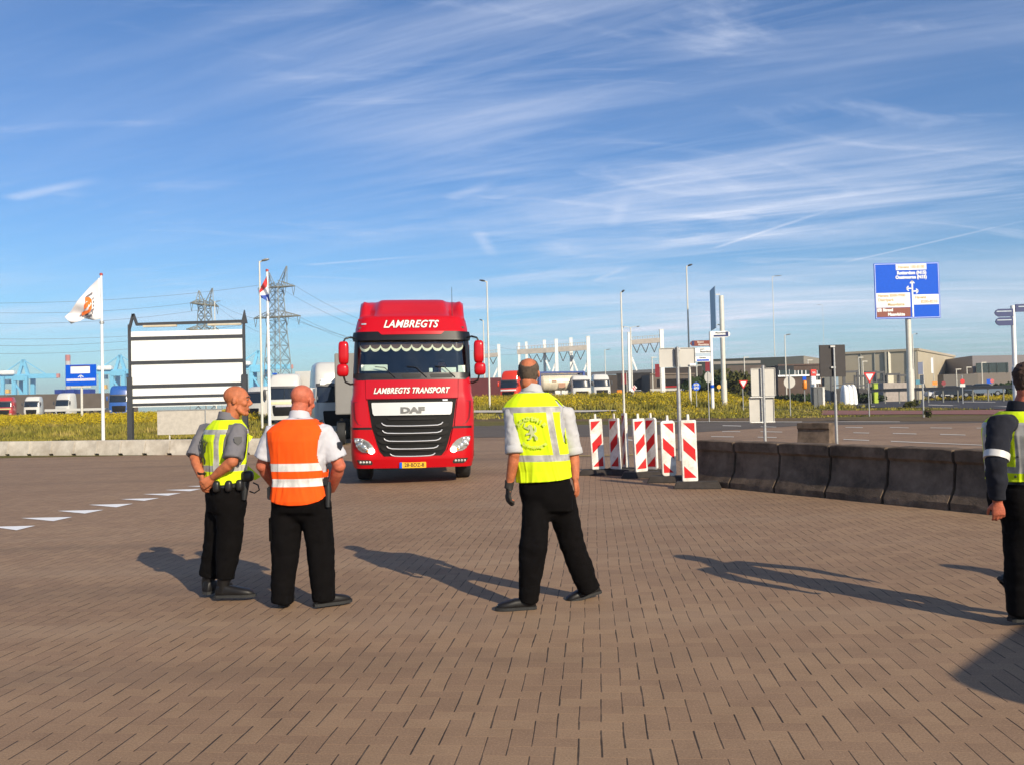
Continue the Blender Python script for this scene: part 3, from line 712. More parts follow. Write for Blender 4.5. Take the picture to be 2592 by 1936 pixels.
# wide back to back grey panel above the striped boards
Y = 22
o, X0, Z0 = post_thing('traffic_sign', 'back of a wide grey sign on a round post behind the striped boards', 'sign back', 1722, 1150, 879, Y, .040, thick=1.75)
cx, cz = rel(1717, 905, Y, X0, Z0); pn = panel_back(o, 'panel', cx-.02, cz, .92, .49)
bm = BM(); box(bm, (cx+.36, -0.0, cz-.19), (.15, .012, .06)); fin('sticker', bm, white, pn)
bm = BM(); box(bm, (-.03, .0, cz), (.05, .09, .47)); fin('rail', bm, darkgrey, o)
# two grey panels one above the other
Y = 24
o, X0, Z0 = post_thing('traffic_sign', 'back of two grey panels one above the other on one post', 'sign back', 1938, 1150, 926, Y, .042)
for nm, (a, b, c, d) in (('upper_panel', (1901, 933, 1965, 1001)), ('lower_panel', (1897, 1004, 1962, 1070))):
    x0, z1 = rel(a, b, Y, X0, Z0); x1, z0 = rel(c, d, Y, X0, Z0)
    pn = panel_back(o, nm, (x0+x1)/2, (z0+z1)/2, x1-x0, abs(z1-z0), rail=False)
    bm = BM(); box(bm, (-.045, .02, (z0+z1)/2), (.05, .05, abs(z1-z0)))
    if nm == 'lower_panel':
        for zz in (z0+.03, z1-.02): tube(bm, [(x0+.02, .0, zz), (x1-.0, .0, zz)], .022, 8)
    fin('rail', bm, steel, pn)
# the black board
Y = 26
o, X0, Z0 = post_thing('traffic_sign', 'black rectangular board back on a thin steel post behind the barriers', 'sign back', 2119, 1140, 881, Y, .032, thick=1.6)
x0, z1 = rel(2075, 874, Y, X0, Z0); x1, z0 = rel(2143, 953, Y, X0, Z0)
bm = BM(); box(bm, ((x0+x1)/2, .07, (z0+z1)/2), (x1-x0, .05, z1-z0)); fin('board', bm, mat('matt_black_board', (.035, .030, .030), .7), o, bevel=.006)
bm = BM()
for zz in (z1-.05, z0+.28): box(bm, (-.03, .02, zz), (.14, .06, .05))
fin('clamp', bm, steel, o)
# discs
def disc_sign(label, px, py, r_px, Y, base_py, top_py, m, yaw=0, group=None):
    o, X0, Z0 = post_thing('traffic_sign', label, 'road sign', px+1, base_py, top_py, Y, .035, group)
    cx, cz = rel(px, py, Y, X0, Z0); r_ = r_px*Y/FPX
    bm = BM(); cyl(bm, (0, .05, 0), (0, .065, 0), r_, n=28); d_ = fin('disc', bm, m, o, smooth=40); d_.location = (cx, -.115 if m is blue else 0, cz); d_.rotation_euler = (0, 0, yaw)
    return o, d_, r_
disc_sign('round grey sign back on a thin post in front of the brick office', 1999, 968, 14.5, 62, 1018, 935, greyback)
disc_sign('round grey sign back turned sideways beside the white finger post', 1794, 955, 13.5, 56, 1058, 940, greyback, R(35))
o, d_, r_ = disc_sign('round blue sign with white bicycle and moped symbols in the flowers', 1762, 978, 10.5, 72, 1012, 967, blue)
bm = BM()
for dz, s in ((.42, 1), (-.38, .9)):
    for dx in (-.33, .33):
        pts = [(dx*r_+math.cos(a)*r_*.22*s, .03, dz*r_+math.sin(a)*r_*.22*s) for a in [2*math.pi*k/12 for k in range(13)]]
        for a, b in zip(pts, pts[1:]): bar(bm, a, b, .02, .055)
    bar(bm, (-.33*r_, .03, dz*r_), (0, .03, (dz+.28)*r_), .02, .06); bar(bm, (0, .03, (dz+.28)*r_), (.33*r_, .03, dz*r_), .02, .06); bar(bm, (-.1*r_, .03, dz*r_), (.25*r_, .03, (dz+.3)*r_), .02, .06)
fin('symbol', bm, white, d_)
def give_way(label, px, py, w_px, Y, base_py):
    o, X0, Z0 = post_thing('give_way_sign', label, 'road sign', px, base_py, py+4, Y, .038, 'red and white give way triangles')
    cx, cz = rel(px, py, Y, X0, Z0); w = w_px*Y/FPX; h = w*.9
    def tri(s): return [(-w/2*s, h*.36*s+0), (0, -h*.64*s), (w/2*s, h*.36*s)]
    bm = BM(); prism(bm, tri(1), -.075, -.06); r_ = fin('red_border', bm, red, o, bevel=.008); r_.location = (cx, 0, cz)
    bm = BM(); prism(bm, tri(.60), -.078, -.074); i_ = fin('white_centre', bm, white, r_); i_.location = (0, 0, 0)
give_way('smaller give way triangle left of the double grey sign back', 1881, 970.5, 24, 72, 1019)
give_way('larger give way triangle in front of the pale hall', 2200, 953, 31, 60, 1035)
# plain edge-on post and the little no entry post
o, X0, Z0 = post_thing('traffic_sign', 'thin steel post with its sign edge on, right of the big blue sign', 'road sign', 2338, 1053, 950, 56, .05)
bm = BM(); box(bm, (-.02, -.0, 2.45), (.03, .55, .55)); fin('panel', bm, greyback, o)
o, X0, Z0 = post_thing('traffic_sign', 'small red and white sign on a thin post before the guard rail', 'road sign', 2437, 1011, 950, 85, .045)
bm = BM(); cyl(bm, (0, -.06, 2.25), (0, -.08, 2.25), .22, n=20); fin('disc', bm, red, o, smooth=40)
bm = BM(); box(bm, (0, -.07, 1.85), (.5, .02, .3)); fin('panel', bm, whitedirty, o)

# ---------------------------------------------------------------- big blue direction sign
Y = 77.0
p = at(2310, 1024, Y); zb = zt(p.x, p.y)
o = thing('direction_sign', 'large blue direction sign with white arrows and harbour numbers on a thick pole', 'road sign', (p.x, p.y, zb))
tl = at(2211, 668, Y); br = at(2384, 805, Y); Wd, Hd = br.x-tl.x-.1, tl.z-br.z
xl, zt_ = tl.x-p.x, tl.z-zb
bm = BM(); cyl(bm, (0, .30, -.2), (0, .30, 3.35), .30, n=20); cyl(bm, (0, .30, 3.35), (0, .30, zt_-Hd*.5), .24, n=20); fin('pole', bm, palepole, o, smooth=40)
bm = BM(); box(bm, (xl+Wd/2, 0, zt_-Hd/2), (Wd, .08, Hd)); bp_ = fin('board', bm, blue, o, bevel=.02)
bm = BM(); e = .07
for s in (-1, 1): box(bm, (xl+Wd/2+s*(Wd/2-e*1.2), -.045, zt_-Hd/2), (e, .012, Hd-.1)); box(bm, (xl+Wd/2, -.046, zt_-Hd/2+s*(Hd/2-e*1.2)), (Wd-.1, .012, e))
fin('border', bm, mat('pale_blue_border', (.35, .42, .72), .4), bp_)
def UV(u, v, y=-.05): return (xl+u*Wd, y, zt_-v*Hd)
def subp(name, u0, u1, v0, v1, m, y=-.05):
    a, b = UV(u0, v0), UV(u1, v1); bm = BM(); box(bm, ((a[0]+b[0])/2, y, (a[2]+b[2])/2), (b[0]-a[0], .014, a[2]-b[2])); return fin(name, bm, m, bp_, bevel=.004)
def stext(body, u, v, size, m, align='LEFT', y=-.062, xs=.95, off=.012):
    text('lettering', body, size, m, bp_, UV(u, v, y), align=align, offset=off, extrude=.006, xs=xs)
subp('harbour_panel', .335, .805, .025, .13, white); stext('Havens 100-8100', .57, .078, .36, sand, 'CENTER', xs=.93)
stext('Rotterdam (N15)', .575, .183, .40, white, 'CENTER', xs=.92, off=.02); stext('Oostvoorne (N15)', .565, .262, .40, white, 'CENTER', xs=.90, off=.02)
bm = BM(); sh = .06
def bseg(a, b, w=.11): bar(bm, UV(*a, -.052), UV(*b, -.052), .012, w, up=Vector((0, 1, 0))) if False else bar(bm, UV(*a, -.052), UV(*b, -.052), w, .012, up=Vector((0, 1, 0)))
bseg((.578, .325), (.578, .97), .13)
bseg((.578, .325), (.545, .372), .10); bseg((.578, .325), (.611, .372), .10)
bseg((.578, .462), (.487, .462), .11); bseg((.487, .462), (.520, .42), .10); bseg((.487, .462), (.520, .504), .10)
bseg((.578, .512), (.668, .512), .11); bseg((.668, .512), (.635, .47), .10); bseg((.668, .512), (.635, .554), .10)
fin('arrows', bm, white, bp_)
subp('harbour_panel', .022, .54, .535, .795, white)
stext('Havens 8500-9900', .045, .583, .36, sand, xs=.9); stext('Distripark', .045, .66, .36, sand); stext('Maasvlakte', .19, .742, .36, sand)
subp('beach_panel', .022, .54, .80, .965, brown)
stext('Strand', .115, .84, .36, white, off=.02); stext('Maasvlakte', .19, .922, .36, white, off=.02)
sq = subp('symbol_panel', .03, .095, .81, .87, white, -.055)
bm = BM(); a = UV(.055, .838, -.066); box(bm, (a[0], -.066, a[2]), (.09, .006, .09), Matrix.Rotation(.7, 3, 'Y')); box(bm, (a[0]+.06, -.066, a[2]-.1), (.2, .006, .03)); fin('symbol', bm, darkgrey, sq)
subp('harbour_panel', .592, .975, .575, .755, white)
stext('Havens', .61, .625, .36, sand); stext('8200-8210', .70, .705, .36, sand)
# second blue sign far on the left
Y = 95.0
p = at(205, 1036, Y); zb = zt(p.x, p.y)
o = thing('direction_sign', 'smaller blue direction sign above the lorries on the left', 'road sign', (p.x, p.y, zb))
a = at(166, 924.5, Y); b = at(244, 975, Y); x0, x1, z1, z0 = a.x-p.x, b.x-p.x, a.z-zb, b.z-zb
bm = BM(); cyl(bm, (0, .2, -.2), (0, .2, z0+.6), .13, n=14); box(bm, (0, .1, z0-.12), (2.2, .1, .18)); fin('pole', bm, palepole, o, smooth=40)
bm = BM(); box(bm, ((x0+x1)/2, 0, (z0+z1)/2), (x1-x0, .08, z1-z0)); bp2 = fin('board', bm, blue, o, bevel=.02)
def s2(name, u0, u1, v0, v1, m):
    bm = BM(); box(bm, (lerp(x0, x1, (u0+u1)/2), -.046, lerp(z1, z0, (v0+v1)/2)), ((x1-x0)*(u1-u0), .012, (z1-z0)*(v1-v0))); fin(name, bm, m, bp2)
s2('white_panel', .17, .80, .06, .42, white); s2('white_strip', .03, .97, .66, .78, mat('pale_strip', (.62, .60, .72), .5)); s2('brown_strip', .17, .80, .05, .085, brown)
bm = BM(); xm = lerp(x0, x1, .5); bar(bm, (xm, -.05, lerp(z1, z0, .48)), (xm, -.05, lerp(z1, z0, .64)), .08, .012, up=Vector((0, 1, 0))); bar(bm, (xm, -.05, lerp(z1, z0, .5)), (xm-.3, -.05, lerp(z1, z0, .60)), .08, .012, up=Vector((0, 1, 0))); bar(bm, (xm, -.05, lerp(z1, z0, .5)), (xm+.3, -.05, lerp(z1, z0, .60)), .08, .012, up=Vector((0, 1, 0))); fin('arrow', bm, white, bp2)

# ---------------------------------------------------------------- finger posts and the turned panel
def finger_arm(o, name, x0, x1, z, h, m, tip, label_text=None, band=None, y=-.09, tm=None, tipm=None):
    bm = BM(); s = 1 if x1 > x0 else -1; t = h*.5
    pts = [(x0, z-h/2), (x1-s*t, z-h/2), (x1-s*t*.35, z-h*.32), (x1, z), (x1-s*t*.35, z+h*.32), (x1-s*t, z+h/2), (x0, z+h/2)]
    prism(bm, pts, y-.03, y+.03); a_ = fin(name, bm, m, o)
    if band:
        bm = BM(); box(bm, ((x0+x1)/2-s*t*.3, y-.032, z-h*.24), (abs(x1-x0)-t*1.4, .006, h*.3)); fin('band', bm, band, a_)
    if tipm:
        bm = BM(); box(bm, (x1-s*t*1.1, y-.033, z), (t*.9, .008, h*.8)); bar(bm, (x1-s*t*.8, y-.038, z), (x1-s*t*1.4, y-.038, z+h*.25), .04, .01); bar(bm, (x1-s*t*.8, y-.038, z), (x1-s*t*1.4, y-.038, z-h*.25), .04, .01); fin('tip', bm, tipm, a_)
    if label_text:
        for k, (tx, dz, sz) in enumerate(label_text):
            text('lettering', tx, sz, tm or darkgrey, a_, ((x0+x1)/2-s*t*.2+k*.25, y-.036, z+dz), offset=.006, extrude=.003)
    return a_
Y = 72.0
p = at(1803, 990, Y); zb = zt(p.x, p.y)
o = thing('finger_post', 'white finger post with brown and blue arms and a blue band at its foot', 'finger post', (p.x, p.y, zb))
Zz = lambda y: at(1800, y, Y).z-zb
Xx = lambda x: at(x, 880, Y).x-p.x
bm = BM(); cyl(bm, (0, 0, -.3), (0, 0, Zz(840)), .14, n=16); fin('pole', bm, white, o, smooth=40)
bm = BM(); cyl(bm, (0, 0, Zz(982)), (0, 0, Zz(974)), .148, n=16); fin('blue_band', bm, blue, o, smooth=40)
finger_arm(o, 'arm', Xx(1803), Xx(1849), Zz(847.5), .52, white, 1, [('Maasvlakte', .12, .2)], navy, tipm=navy)
finger_arm(o, 'arm', Xx(1796), Xx(1746), Zz(869), .46, brown, 1, [('Strand', .10, .2), ('Maasvlakte', -.12, .2)], None, tipm=navy, tm=mat('sign_text_pale', (.7, .62, .55)))
finger_arm(o, 'arm', Xx(1796), Xx(1755), Zz(887), .44, white, 1, [('port', .10, .2), ('Maasvlakte', -.11, .2)])
finger_arm(o, 'arm', Xx(1796), Xx(1755), Zz(897), .22, mat('pale_blue_grey', (.42, .50, .58)), 1)
finger_arm(o, 'arm', Xx(1796), Xx(1755), Zz(908.5), .46, white, 1, [('Havens', .10, .18)], blue)
Y = 45.0
p = at(2574, 1060, Y); zb = 0
o = thing('finger_post', 'white finger post with dark navy arms at the right edge', 'finger post', (p.x, p.y, 0))
Zz = lambda y: at(2568, y, Y).z; Xx = lambda x: at(x, 800, Y).x-p.x
bm = BM(); cyl(bm, (0, 0, 0), (0, 0, Zz(774)), .11, n=16); cyl(bm, (0, 0, 0), (0, 0, 2.8), .15, n=16); fin('pole', bm, white, o, smooth=40)
for (a, b, z, h, rz) in ((2562, 2515, 792, .40, -.02), (2561, 2516, 814, .42, -.02), (2568, 2640, 781, .40, -.03)):
    c = finger_arm(o, 'arm', Xx(a), Xx(b), Zz(z), h, navy, 1, None)
    bm = BM(); s = -1 if b < a else 1; box(bm, ((Xx(a)+Xx(b))/2, -.125, Zz(z)+h*.18), (abs(Xx(b)-Xx(a))*.8, .008, .05)); fin('stripe', bm, mat('pale_blue_grey', (.42, .50, .58)), c)
# thick pole with a large panel turned almost edge on
Y = 76.0
p = at(1834, 1033, Y); zb = zt(p.x, p.y); Zz = lambda y: at(1826, y, Y).z-zb
o = thing('direction_sign', 'large sign panel turned nearly edge on beside its thick pale pole', 'road sign', (p.x, p.y, zb))
bm = BM(); cyl(bm, (0, 0, -.2), (0, 0, Zz(964)), .26, n=18); cyl(bm, (0, 0, Zz(964)), (0, 0, Zz(749)), .205, n=18); fin('pole', bm, palepole, o, smooth=40)
bm = BM(); hh = Zz(728)-Zz(832); box(bm, (0, 0, 0), (3.4, .07, hh)); q = fin('panel', bm, mat('blue_grey_panel', (.22, .33, .47), .5, .2), o)
q.location = (-.62, .5, (Zz(728)+Zz(832))/2); q.rotation_euler = (0, 0, R(84.3))
bm = BM(); box(bm, (-.3, .2, Zz(745)), (.5, .08, .1)); box(bm, (-.3, .2, Zz(822)), (.5, .08, .1)); fin('bracket', bm, steel, o)

# ---------------------------------------------------------------- the large framed white board on the left
Y = 38.0; k = Y/FPX
p = at(331, 1100, Y)
o = thing('display_board', 'large white slatted board in a dark grey frame with pointed corners', 'display board', (p.x, p.y, 0))
Wf = 5.02; dk = mat('frame_dark_grey', (.06, .062, .068), .5, .2, .12, 5)
for x in (0, Wf):
    bm = BM(); box(bm, (x, 0, 1.55), (.22, .22, 3.1)); box(bm, (x, 0, 4.25), (.10, .12, 2.3)); fin('post', bm, dk, o, bevel=.01)
bm = BM()
bar(bm, (0, 0, 5.2), (.18, 0, 5.86), .10); bar(bm, (.18, 0, 5.86), (.33, 0, 5.40), .10); bar(bm, (.30, 0, 5.40), (Wf+.05, 0, 5.43), .13, .12)
prism(bm, [(Wf-.10, 5.33), (Wf+.16, 5.33), (Wf+.04, 5.92)], -.07, .07)
fin('top_bar', bm, dk, o)
pm = mat('white_board_panel', (.86, .86, .83), .5, 0, .03, 3)
edges = [5.13, 4.78, 3.72, 2.70, 2.23, 1.91, 1.76]
for a, b in zip(edges, edges[1:]):
    bm = BM(); box(bm, (Wf/2, .02, (a+b)/2), (Wf-.14, .05, a-b-.10 if a-b > .2 else .08)); fin('panel', bm, pm, o)
bm = BM()
for z in edges[1:-1]: box(bm, (Wf/2, -.02, z), (Wf-.1, .08, .135 if z > 2.5 else .10))
fin('crossbar', bm, dk, o)
for xx in (.62, 3.45):
    bm = BM(); box(bm, (xx+.74, -.03, 5.30), (1.48, .1, .09)); fin('strip_light', bm, mat('strip_light_housing', (.55, .48, .36), .5), o, bevel=.01)
Y = 36.0
a = at(398, 1037, Y); b = at(562, 1098, Y); o = thing('notice_board', 'low beige board back on thin posts behind the man in yellow', 'sign back', ((a.x+b.x)/2, Y, 0))
w, z0, z1 = b.x-a.x, at(398, 1100, Y).z, a.z
bm = BM(); box(bm, (0, 0, (z0+z1)/2), (w, .03, z1-z0)); fin('panel', bm, mat('beige_panel_back', (.52, .47, .40), .6, .1), o)
for s in (-.32, .25):
    bm = BM(); cyl(bm, (s*w, .05, -.0), (s*w, .05, z1), .03, n=8); fin('post', bm, palepole, o, smooth=40)
bm = BM(); box(bm, (0, -.02, z1-.02), (w, .03, .04)); box(bm, (.25*w, -.025, (z0+z1)/2), (.04, .03, z1-z0)); fin('rail', bm, steel, o)
# ---------------------------------------------------------------- the red lorry
redpaint = mat('red_lorry_paint', (.46, .001, .006), .30, 0, .03, 3, coat=.3, spec=.3)
chrome = mat('chrome_trim', (.80, .80, .80), .22, .55, .03, 4)
silver = mat('silver_white_panel', (.72, .71, .67), .3, .25, .03, 4)
grilled = mat('grille_dark_grey', (.007, .0065, .006), .6, spec=.2, var=.2, scale=8)
screen_g = glass('windscreen_glass', (.86, .90, .90), .16)
clear_g = glass('lamp_glass', (.92, .93, .93), .1)
interior = mat('cab_interior_dark', (.05, .052, .054), .8, 0, .2, 5)
TW = [(.3, 1.17), (.6, 1.205), (1.1, 1.225), (1.6, 1.225), (1.78, 1.19), (2.1, 1.18), (2.86, 1.15), (3.05, 1.12), (3.36, 1.06)]
TF = [(.3, .05), (.5, .0), (1.12, .0), (1.7, .03), (2.06, .06), (2.86, .21), (3.02, .25), (3.3, .40), (3.36, .46)]
class Cab:
    def __init__(s, tw=TW, tf=TF, bulge=.13, r=.20, back=2.25): s.tw, s.tf, s.bu, s.r, s.back = tw, tf, bulge, r, back
    def y(s, x, z):
        w = pl(z, s.tw); ax = min(abs(x), w-.002); yy = pl(z, s.tf)+s.bu*(ax/w)**2; e = ax-(w-s.r)
        if e > 0: yy += s.r-math.sqrt(max(0, s.r**2-e**2))
        return yy
    def patch(s, name, rows, m, parent, off=.01, thick=.02, nx=14, nz=6, smooth=50):
        bm = BM(); zs = []
        for a, b in zip(rows, rows[1:]):
            zs += [tuple(lerp(a[k], b[k], i/nz) for k in range(3)) for i in range(nz)]
        zs.append(tuple(rows[-1][:3])); f = []; bk = []
        for z, xl, xr in zs:
            xs = [lerp(xl, xr, i/nx) for i in range(nx+1)]
            f.append([bm.verts.new((x, s.y(x, z)-off, z)) for x in xs]); bk.append([bm.verts.new((x, s.y(x, z)-off+thick, z)) for x in xs])
        for A, sg in ((f, 1), (bk, -1)):
            for a, b in zip(A, A[1:]):
                for i in range(nx): bm.faces.new((a[i], a[i+1], b[i+1], b[i]) if sg > 0 else (a[i], b[i], b[i+1], a[i+1]))
        for i in range(nx):
            bm.faces.new((f[0][i], bk[0][i], bk[0][i+1], f[0][i+1])); bm.faces.new((f[-1][i], f[-1][i+1], bk[-1][i+1], bk[-1][i]))
        for j in range(len(zs)-1):
            bm.faces.new((f[j][0], f[j+1][0], bk[j+1][0], bk[j][0])); bm.faces.new((f[j][-1], bk[j][-1], bk[j+1][-1], f[j+1][-1]))
        return fin(name, bm, m, parent, smooth=smooth)
    def shell(s, name, m, parent, win=None, z0=.34, z1=3.36, nz=48):
        "rounded cab body with an opening for the windscreen"
        bm = BM(); lv = sorted(set([lerp(z0, z1, i/nz) for i in range(nz+1)]+([win[0], win[1]] if win else []))); G = []
        us = [-1, -.995, -.98, -.96, -.93, -.89, -.8, -.6, -.4, -.2, 0, .2, .4, .6, .8, .89, .93, .96, .98, .995, 1]
        for z in lv:
            w = pl(z, s.tw); row = [(u*w, s.y(u*w, z), z) for u in us]
            row = [(-w+.05, s.back, z), (-w, s.back-.1, z), (-w, (s.back+row[0][1])/2, z)]+row+[(w, (s.back+row[-1][1])/2, z), (w, s.back-.1, z), (w-.05, s.back, z)]
            G.append([bm.verts.new(p) for p in row])
        n = len(G[0])
        for a, b in zip(G, G[1:]):
            for i in range(n):
                j = (i+1) % n
                if win and a[i].co.z >= win[0]-1e-4 and b[i].co.z <= win[1]+1e-4 and 3 < i < n-5 and abs(a[i].co.x) < win[2]+.2 and abs(a[j].co.x) < win[2]+.2: continue
                bm.faces.new((a[i], a[j], b[j], b[i]))
        bm.faces.new(G[0][::-1]); bm.faces.new(G[-1])
        return fin(name, bm, m, parent, smooth=40)
    def conf(s, bm, off):
        for v in bm.verts: v.co.y = s.y(v.co.x, v.co.z)-off+v.co.y
        return bm
def wheel(parent, x, y, r=.52, w=.31, name='wheel', m2=None):
    bm = BM(); pr = [(-.5, .62), (-.5, .88), (-.42, .97), (-.25, 1), (.25, 1), (.42, .97), (.5, .88), (.5, .62)]; rs = []
    for k in range(28):
        a = 2*math.pi*k/28; rs.append([Vector((x+p[0]*w, y+math.cos(a)*p[1]*r, r+math.sin(a)*p[1]*r)) for p in pr])
    rings(bm, rs+[rs[0]], cap=False, closed=False); bmesh.ops.remove_doubles(bm, verts=bm.verts, dist=1e-4)
    t_ = fin(name, bm, rubber, parent, smooth=40)
    bm = BM(); cyl(bm, (x-w*.42, y, r), (x+w*.42, y, r), r*.64, n=20); cyl(bm, (x-w*.5, y, r), (x+w*.5, y, r), r*.2, n=12); fin('rim', bm, m2 or steel, t_, smooth=40)
    return t_
lorry_p = at(1045, 1190, 17.1)
lorry = thing('lorry', 'bright red lorry cab facing the camera with white lettering and lit headlamps', 'lorry', (lorry_p.x, 17.1, 0), R(5.4))
lorry.rotation_euler = (0, R(.5), R(5.4))
C = Cab()
body = C.shell('cab_body', redpaint, lorry, win=(2.10, 2.86, 1.0))
C.patch('bumper', [(.33, -1.15, 1.15), (.36, -1.17, 1.17), (.46, -1.20, 1.20), (.56, -1.21, 1.21)], redpaint, lorry, .055, .08, 24)
for s in (-1, 1):
    def rw(z, a, b): return (z, min(s*a, s*b), max(s*a, s*b))
    sp = C.patch('bumper_corner', [rw(.56, .60, 1.21), rw(.66, .68, 1.215), rw(.80, .735, 1.22), rw(1.0, .775, 1.222), rw(1.09, .80, 1.223)], redpaint, lorry, .05, .07, 16)
    C.patch('corner_panel', [rw(1.135, .83, 1.17), rw(1.18, .835, 1.225), rw(1.4, .86, 1.225), rw(1.66, .895, 1.222), rw(1.70, .91, 1.19), rw(1.9, .915, 1.17), rw(2.05, .92, 1.165)], redpaint, lorry, .04, .06, 14)
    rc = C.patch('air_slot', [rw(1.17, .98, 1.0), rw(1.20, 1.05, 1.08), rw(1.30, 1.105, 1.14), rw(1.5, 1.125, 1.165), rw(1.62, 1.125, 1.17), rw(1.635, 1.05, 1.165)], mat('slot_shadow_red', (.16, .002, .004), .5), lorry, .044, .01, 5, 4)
    C.patch('panel_gap', [rw(1.092, .79, 1.17), rw(1.132, .80, 1.17)], mat('deep_black', (.004, .004, .004), .6), lorry, .030, .01, 8, 1)
    hl = C.patch('headlamp', [rw(.635, .76, .86), rw(.65, .735, .98), rw(.70, .74, 1.06), rw(.78, .785, 1.10), rw(.86, .86, 1.13), rw(.915, .97, 1.145), rw(.93, 1.06, 1.145)], mat('headlamp_silver', (.42, .41, .39), .3, .35), lorry, .056, .02, 12)
    C.patch('lamp_cover', [rw(.632, .758, .862), rw(.648, .732, .982), rw(.70, .737, 1.063), rw(.78, .782, 1.103), rw(.86, .857, 1.133), rw(.918, .967, 1.148), rw(.933, 1.058, 1.147)], clear_g, hl, .095, .004, 12)
    bm = BM()
    for (x, z, r_) in ((1.08, .87, .055), (1.02, .80, .06), (.95, .745, .058), (1.07, .78, .04), (.90, .69, .035), (1.00, .88, .04)):
        ell(bm, (s*x, C.y(s*x, z)-.062, z), (r_, .025, r_), 14)
    fin('reflector', bm, chrome, hl, smooth=60)
    bm = BM(); ell(bm, (s*.80, C.y(s*.8, .67)-.085, .672), (.062, .03, .055), 16); fin('low_beam', bm, mat('lit_headlamp', (1, .96, .85), .3, emit=7), hl, smooth=60)
    bm = BM(); ell(bm, (s*.885, C.y(s*.885, .68)-.078, .68), (.03, .015, .022), 10); fin('indicator', bm, mat('amber_lens', (.75, .25, .02), .3), hl, smooth=60)
    fg = C.patch('fog_lamp', [rw(.40, .80, 1.0), rw(.435, .78, 1.05), rw(.475, .80, 1.08), rw(.50, .86, 1.09)], mat('headlamp_housing', (.09, .085, .08), .25, .6), lorry, .062, .02, 10)
    bm = BM()
    for x in (.84, .90, .96, 1.02): ell(bm, (s*x, C.y(s*x, .45)-.066, .452), (.026, .012, .026), 10)
    fin('reflector', bm, MATS['headlamp_silver'], fg, smooth=60)
gr = C.patch('grille', [(.52, -.42, .42), (.56, -.56, .56), (.66, -.645, .645), (.82, -.70, .70), (1.0, -.75, .75), (1.12, -.79, .79), (1.3, -.82, .82), (1.675, -.875, .875)], grilled, lorry, .008, .02, 24)
for (z, a, dz) in ((1.155, .60, .065), (1.010, .585, .062), (.855, .555, .06), (.705, .505, .058), (.560, .44, .055)):
    pts = [(-a, z+dz), (-a+.035, z+dz*.42), (-a+.10, z+.006), (-a*.5, z), (0, z-.003), (a*.5, z), (a-.10, z+.006), (a-.035, z+dz*.42), (a, z+dz)]
    bm = BM(); tube(bm, [(x, C.y(x, q)-.058, q) for x, q in pts], [.010, .013, .012, .011, .011, .011, .012, .013, .010], 8); sl = fin('chrome_slat', bm, chrome, gr, smooth=60)
    C.patch('slat_blade', [(z-.045, -a-.03, a+.03), (z-.01, -a-.10, a+.10), (z+.035, -a-.12, a+.12)], mat('slat_grey', (.014, .013, .012), .6, spec=.2), sl, .034, .03, 18, 2)
sv = C.patch('badge_panel', [(1.365, -.745, .745), (1.40, -.77, .77), (1.5, -.785, .785), (1.60, -.795, .795), (1.615, -.785, .785)], silver, lorry, .05, .05, 24)
bm = text_mesh('DAF', .155, offset=.010, extrude=.006, xs=1.62, spacing=.98); bmesh.ops.translate(bm, vec=(.005, 0, 1.455), verts=bm.verts); fin('lettering', C.conf(bm, .056), mat('badge_grey', (.22, .21, .19), .35, .5), sv)
C.patch('badge', [(1.635, .60, .70), (1.665, .60, .70)], chrome, lorry, .03, .01, 4, 2)
C.patch('grille_lip', [(1.27, -.45, .45), (1.31, -.50, .50)], mat('slat_grey', (.055, .053, .05), .4), gr, .03, .02, 14, 2)
bon = C.patch('front_panel', [(1.69, -.90, .90), (1.72, -.905, .905), (2.03, -.91, .91), (2.055, -.905, .905)], redpaint, lorry, .045, .06, 22)
def truck_text(body_, size, z, off, m, parent, width, x0=0.0):
    for nm, of, ex, mm in (('lettering_edge', .0125, 0, mat('dark_letter_outline', (.16, .02, .02), .5)), ('lettering', .004, .004, mat('cream_letters', (.84, .80, .72), .45))):
        bm = text_mesh(body_, size, shear=.33, offset=of, extrude=.002, xs=1, spacing=1.06)
        xs_ = [v.co.x for v in bm.verts]; k = width/(max(xs_)-min(xs_)); c = (max(xs_)+min(xs_))/2
        for v in bm.verts: v.co.x = (v.co.x-c)*k
        bmesh.ops.translate(bm, vec=(x0, 0, z), verts=bm.verts); fin(nm, C.conf(bm, off+ex), mm, parent)
truck_text('LAMBREGTS TRANSPORT', .155, 1.84, .050, None, bon, 1.50)
# windscreen, its frame and what is behind it
C.patch('windscreen_frame', [(2.055, -1.06, 1.06), (2.10, -1.13, 1.13), (2.19, -1.14, 1.14)], black, lorry, .016, .03, 22, 3)
for s in (-1, 1):
    C.patch('screen_pillar', [(2.19, min(s*1.09, s*1.155), max(s*1.09, s*1.155)), (2.86, min(s*1.07, s*1.135), max(s*1.07, s*1.135))], black, lorry, .014, .03, 4)
C.patch('windscreen', [(2.16, -1.10, 1.10), (2.87, -1.08, 1.08)], screen_g, lorry, .004, .006, 22, 8)
for (x0, x1) in ((-.80, -.38), (-.17, .17), (.38, .80)):
    C.patch('wiper_pocket', [(2.095, x0, x1), (2.15, x0-.02, x1+.02), (2.165, x0, x1)], mat('deep_black', (.004, .004, .004), .6), lorry, .026, .008, 8, 2)
for x0 in (-.52, .10, .66):
    bm = BM(); pts = [(x0+.20, 2.10), (x0+.10, 2.19), (x0-.02, 2.30), (x0-.20, 2.315)]
    tube(bm, [(x, C.y(x, z)-.035, z) for x, z in pts], .009, 6); fin('wiper', bm, black, lorry, smooth=60)
bm = BM(); box(bm, (0, 1.15, 1.75), (2.1, 1.9, .04)); box(bm, (0, 2.05, 2.5), (2.2, .04, 1.5)); box(bm, (0, 1.2, 3.1), (2.1, 1.7, .04))
